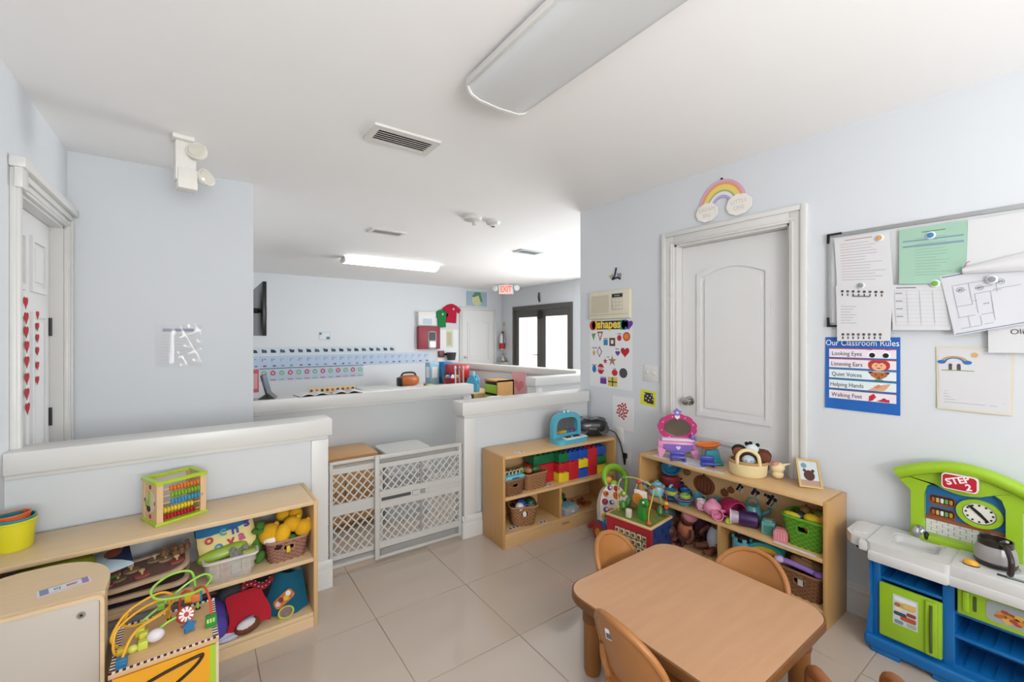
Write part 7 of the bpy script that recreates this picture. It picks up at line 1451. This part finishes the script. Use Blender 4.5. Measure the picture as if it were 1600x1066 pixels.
# ---------------------------------------------------------------- lowest board
ZL = .085
def baby(label, x, y, rz, skin, cloth, hat=None, z0=0.0, rot=None):
    t = toy('baby_doll', label, 'doll', RS(x, y, ZL + z0), rz, 'baby dolls piled on the lowest board', rot)
    ob('head', G().ell((0, 0, .20), (.045, .045, .05), 18, 12), M(skin, .55), t); ob('torso', G().ell((0, 0, .10), (.05, .04, .075), 16, 10), F_(cloth), t)
    for s_ in (-1, 1): ob('arm', G().tube([(s_ * .045, 0, .145), (s_ * .075, -.02, .11), (s_ * .07, -.05, .085)], lambda q_: .017 - .006 * q_, 8, smooth=4), M(skin, .55), t); ob('leg', G().tube([(s_ * .025, 0, .05), (s_ * .035, -.05, .03), (s_ * .04, -.10, .03)], lambda q_: .022 - .008 * q_, 8, smooth=4), M(skin, .55), t)
    if hat: ob('hat', G().ell((0, .008, .222), (.05, .05, .036), 16, 9), F_(hat), t)
    return t
baby('brown baby doll with mint hat at the left', .16, .12, R(-70), '#6a4030', '#8aa39a', '#a9bdb0', 0, rot=(R(-20), 0, R(-70)))
baby('brown baby doll in orange and pink clothes', .26, .10, R(-100), '#5f3626', '#c47a5c', '#b06a78', 0, rot=(R(10), R(24), R(-100)))
baby('dark baby doll lying low in pink clothes', .20, .07, R(-60), '#4d2c22', '#a85a62', None, 0, rot=(R(55), 0, R(-60)))
baby('brown baby doll in white and blue romper by divider', .46, .10, R(-110), '#6a3f2e', '#c9ced8', '#d3d8e0', 0, rot=(R(-8), R(6), R(-110)))
baby('dark haired baby doll at the back of the pile', .35, .17, R(-90), '#3d261e', '#5a3a40', '#2a1f1c', 0)
# castle / toaster
t = toy('toy_castle', 'light blue toy castle cup right of the divider', 'toy', RS(.64, .10, ZL), R(-80)); ob('castle_wall', G().lathe([(.045, 0), (.05, .02), (.05, .15), (.044, .15), (.044, .02), (0, .018)], 20), P_('#4f9fb5'), t)
for k in range(6): a = 2 * PI * k / 6; ob('battlement', G().at((.047 * math.cos(a), .047 * math.sin(a), .15), (0, 0, a)).box(-.006, .006, -.012, .012, 0, .022, bev=.003), P_('#4f9fb5'), t)
ob('dark_ball', G().ell((.0, 0, .155), (.03, .03, .024)), P_('#3a2c28'), t)
t = toy('toy_radio', 'rainbow arched toy with red and yellow front, lowest board', 'toy', RS(.765, .12, ZL), R(-80))
def arch(w_, h_): return [(w_, 0)] + [(w_ * math.cos(PI * k / 14), h_ + w_ * .6 * math.sin(PI * k / 14)) for k in range(15)] + [(-w_, 0)]
ob('body', G().prism(arch(.085, .13), -.03, .04, 'y'), P_('#2f9a98'), t); ob('yellow_face', G().prism(arch(.072, .12), -.036, -.029, 'y'), P_('#d0a52e'), t); ob('red_face', G().prism(arch(.05, .11), -.041, -.035, 'y'), P_('#b5322a'), t); ob('button', G().cyl((0, -.05, .08), (0, -.04, .08), .016, n=14), P_('#d8bd3a'), t)
WB = RS(.955, .115, ZL)
bk = basket('brown wicker basket of toys on the lowest right board', WB, R(-90), .20, .18, .125, WICK, .88)
ob('basket_tag', G().box(-.004, .018, -.092, -.088, .065, .095), K_('#b9b5ae'), bk)
t = toy('purple_toy_phone', 'lilac toy phone lying across the brown wicker basket', 'toy', (WB[0] - .055, WB[1] + .01, ZL + .135), R(-88)); ob('handset', G().tube([(-.095, 0, .008), (-.04, 0, .012), (.04, 0, .006), (.09, -.005, .0)], .015, 10, smooth=4), P_('#9a78c0'), t); ob('end_piece', G().ell((-.09, -.002, .012), (.026, .024, .018)), P_('#c9b5d8'), t); ob('end_piece', G().ell((.088, -.004, .003), (.028, .026, .018)), P_('#8a68b5'), t)
t = toy('tan_cloth', 'tan cloth bundle on top of the brown wicker basket', 'cloth', (WB[0] + .02, WB[1], ZL + .12), R(-90)); ob('cloth', G().ell((0, 0, .02), (.08, .055, .035), p=.85), F_('#a8814f'), t); ob('cloth_fold', G().ell((.04, -.02, .025), (.045, .03, .025)), F_('#8f6a44'), t); ob('drawstring', G().tube([(-.02, -.03, .045), (.0, -.05, .06), (.03, -.04, .05)], .004, 6, smooth=4), F_('#c9a888'), t)
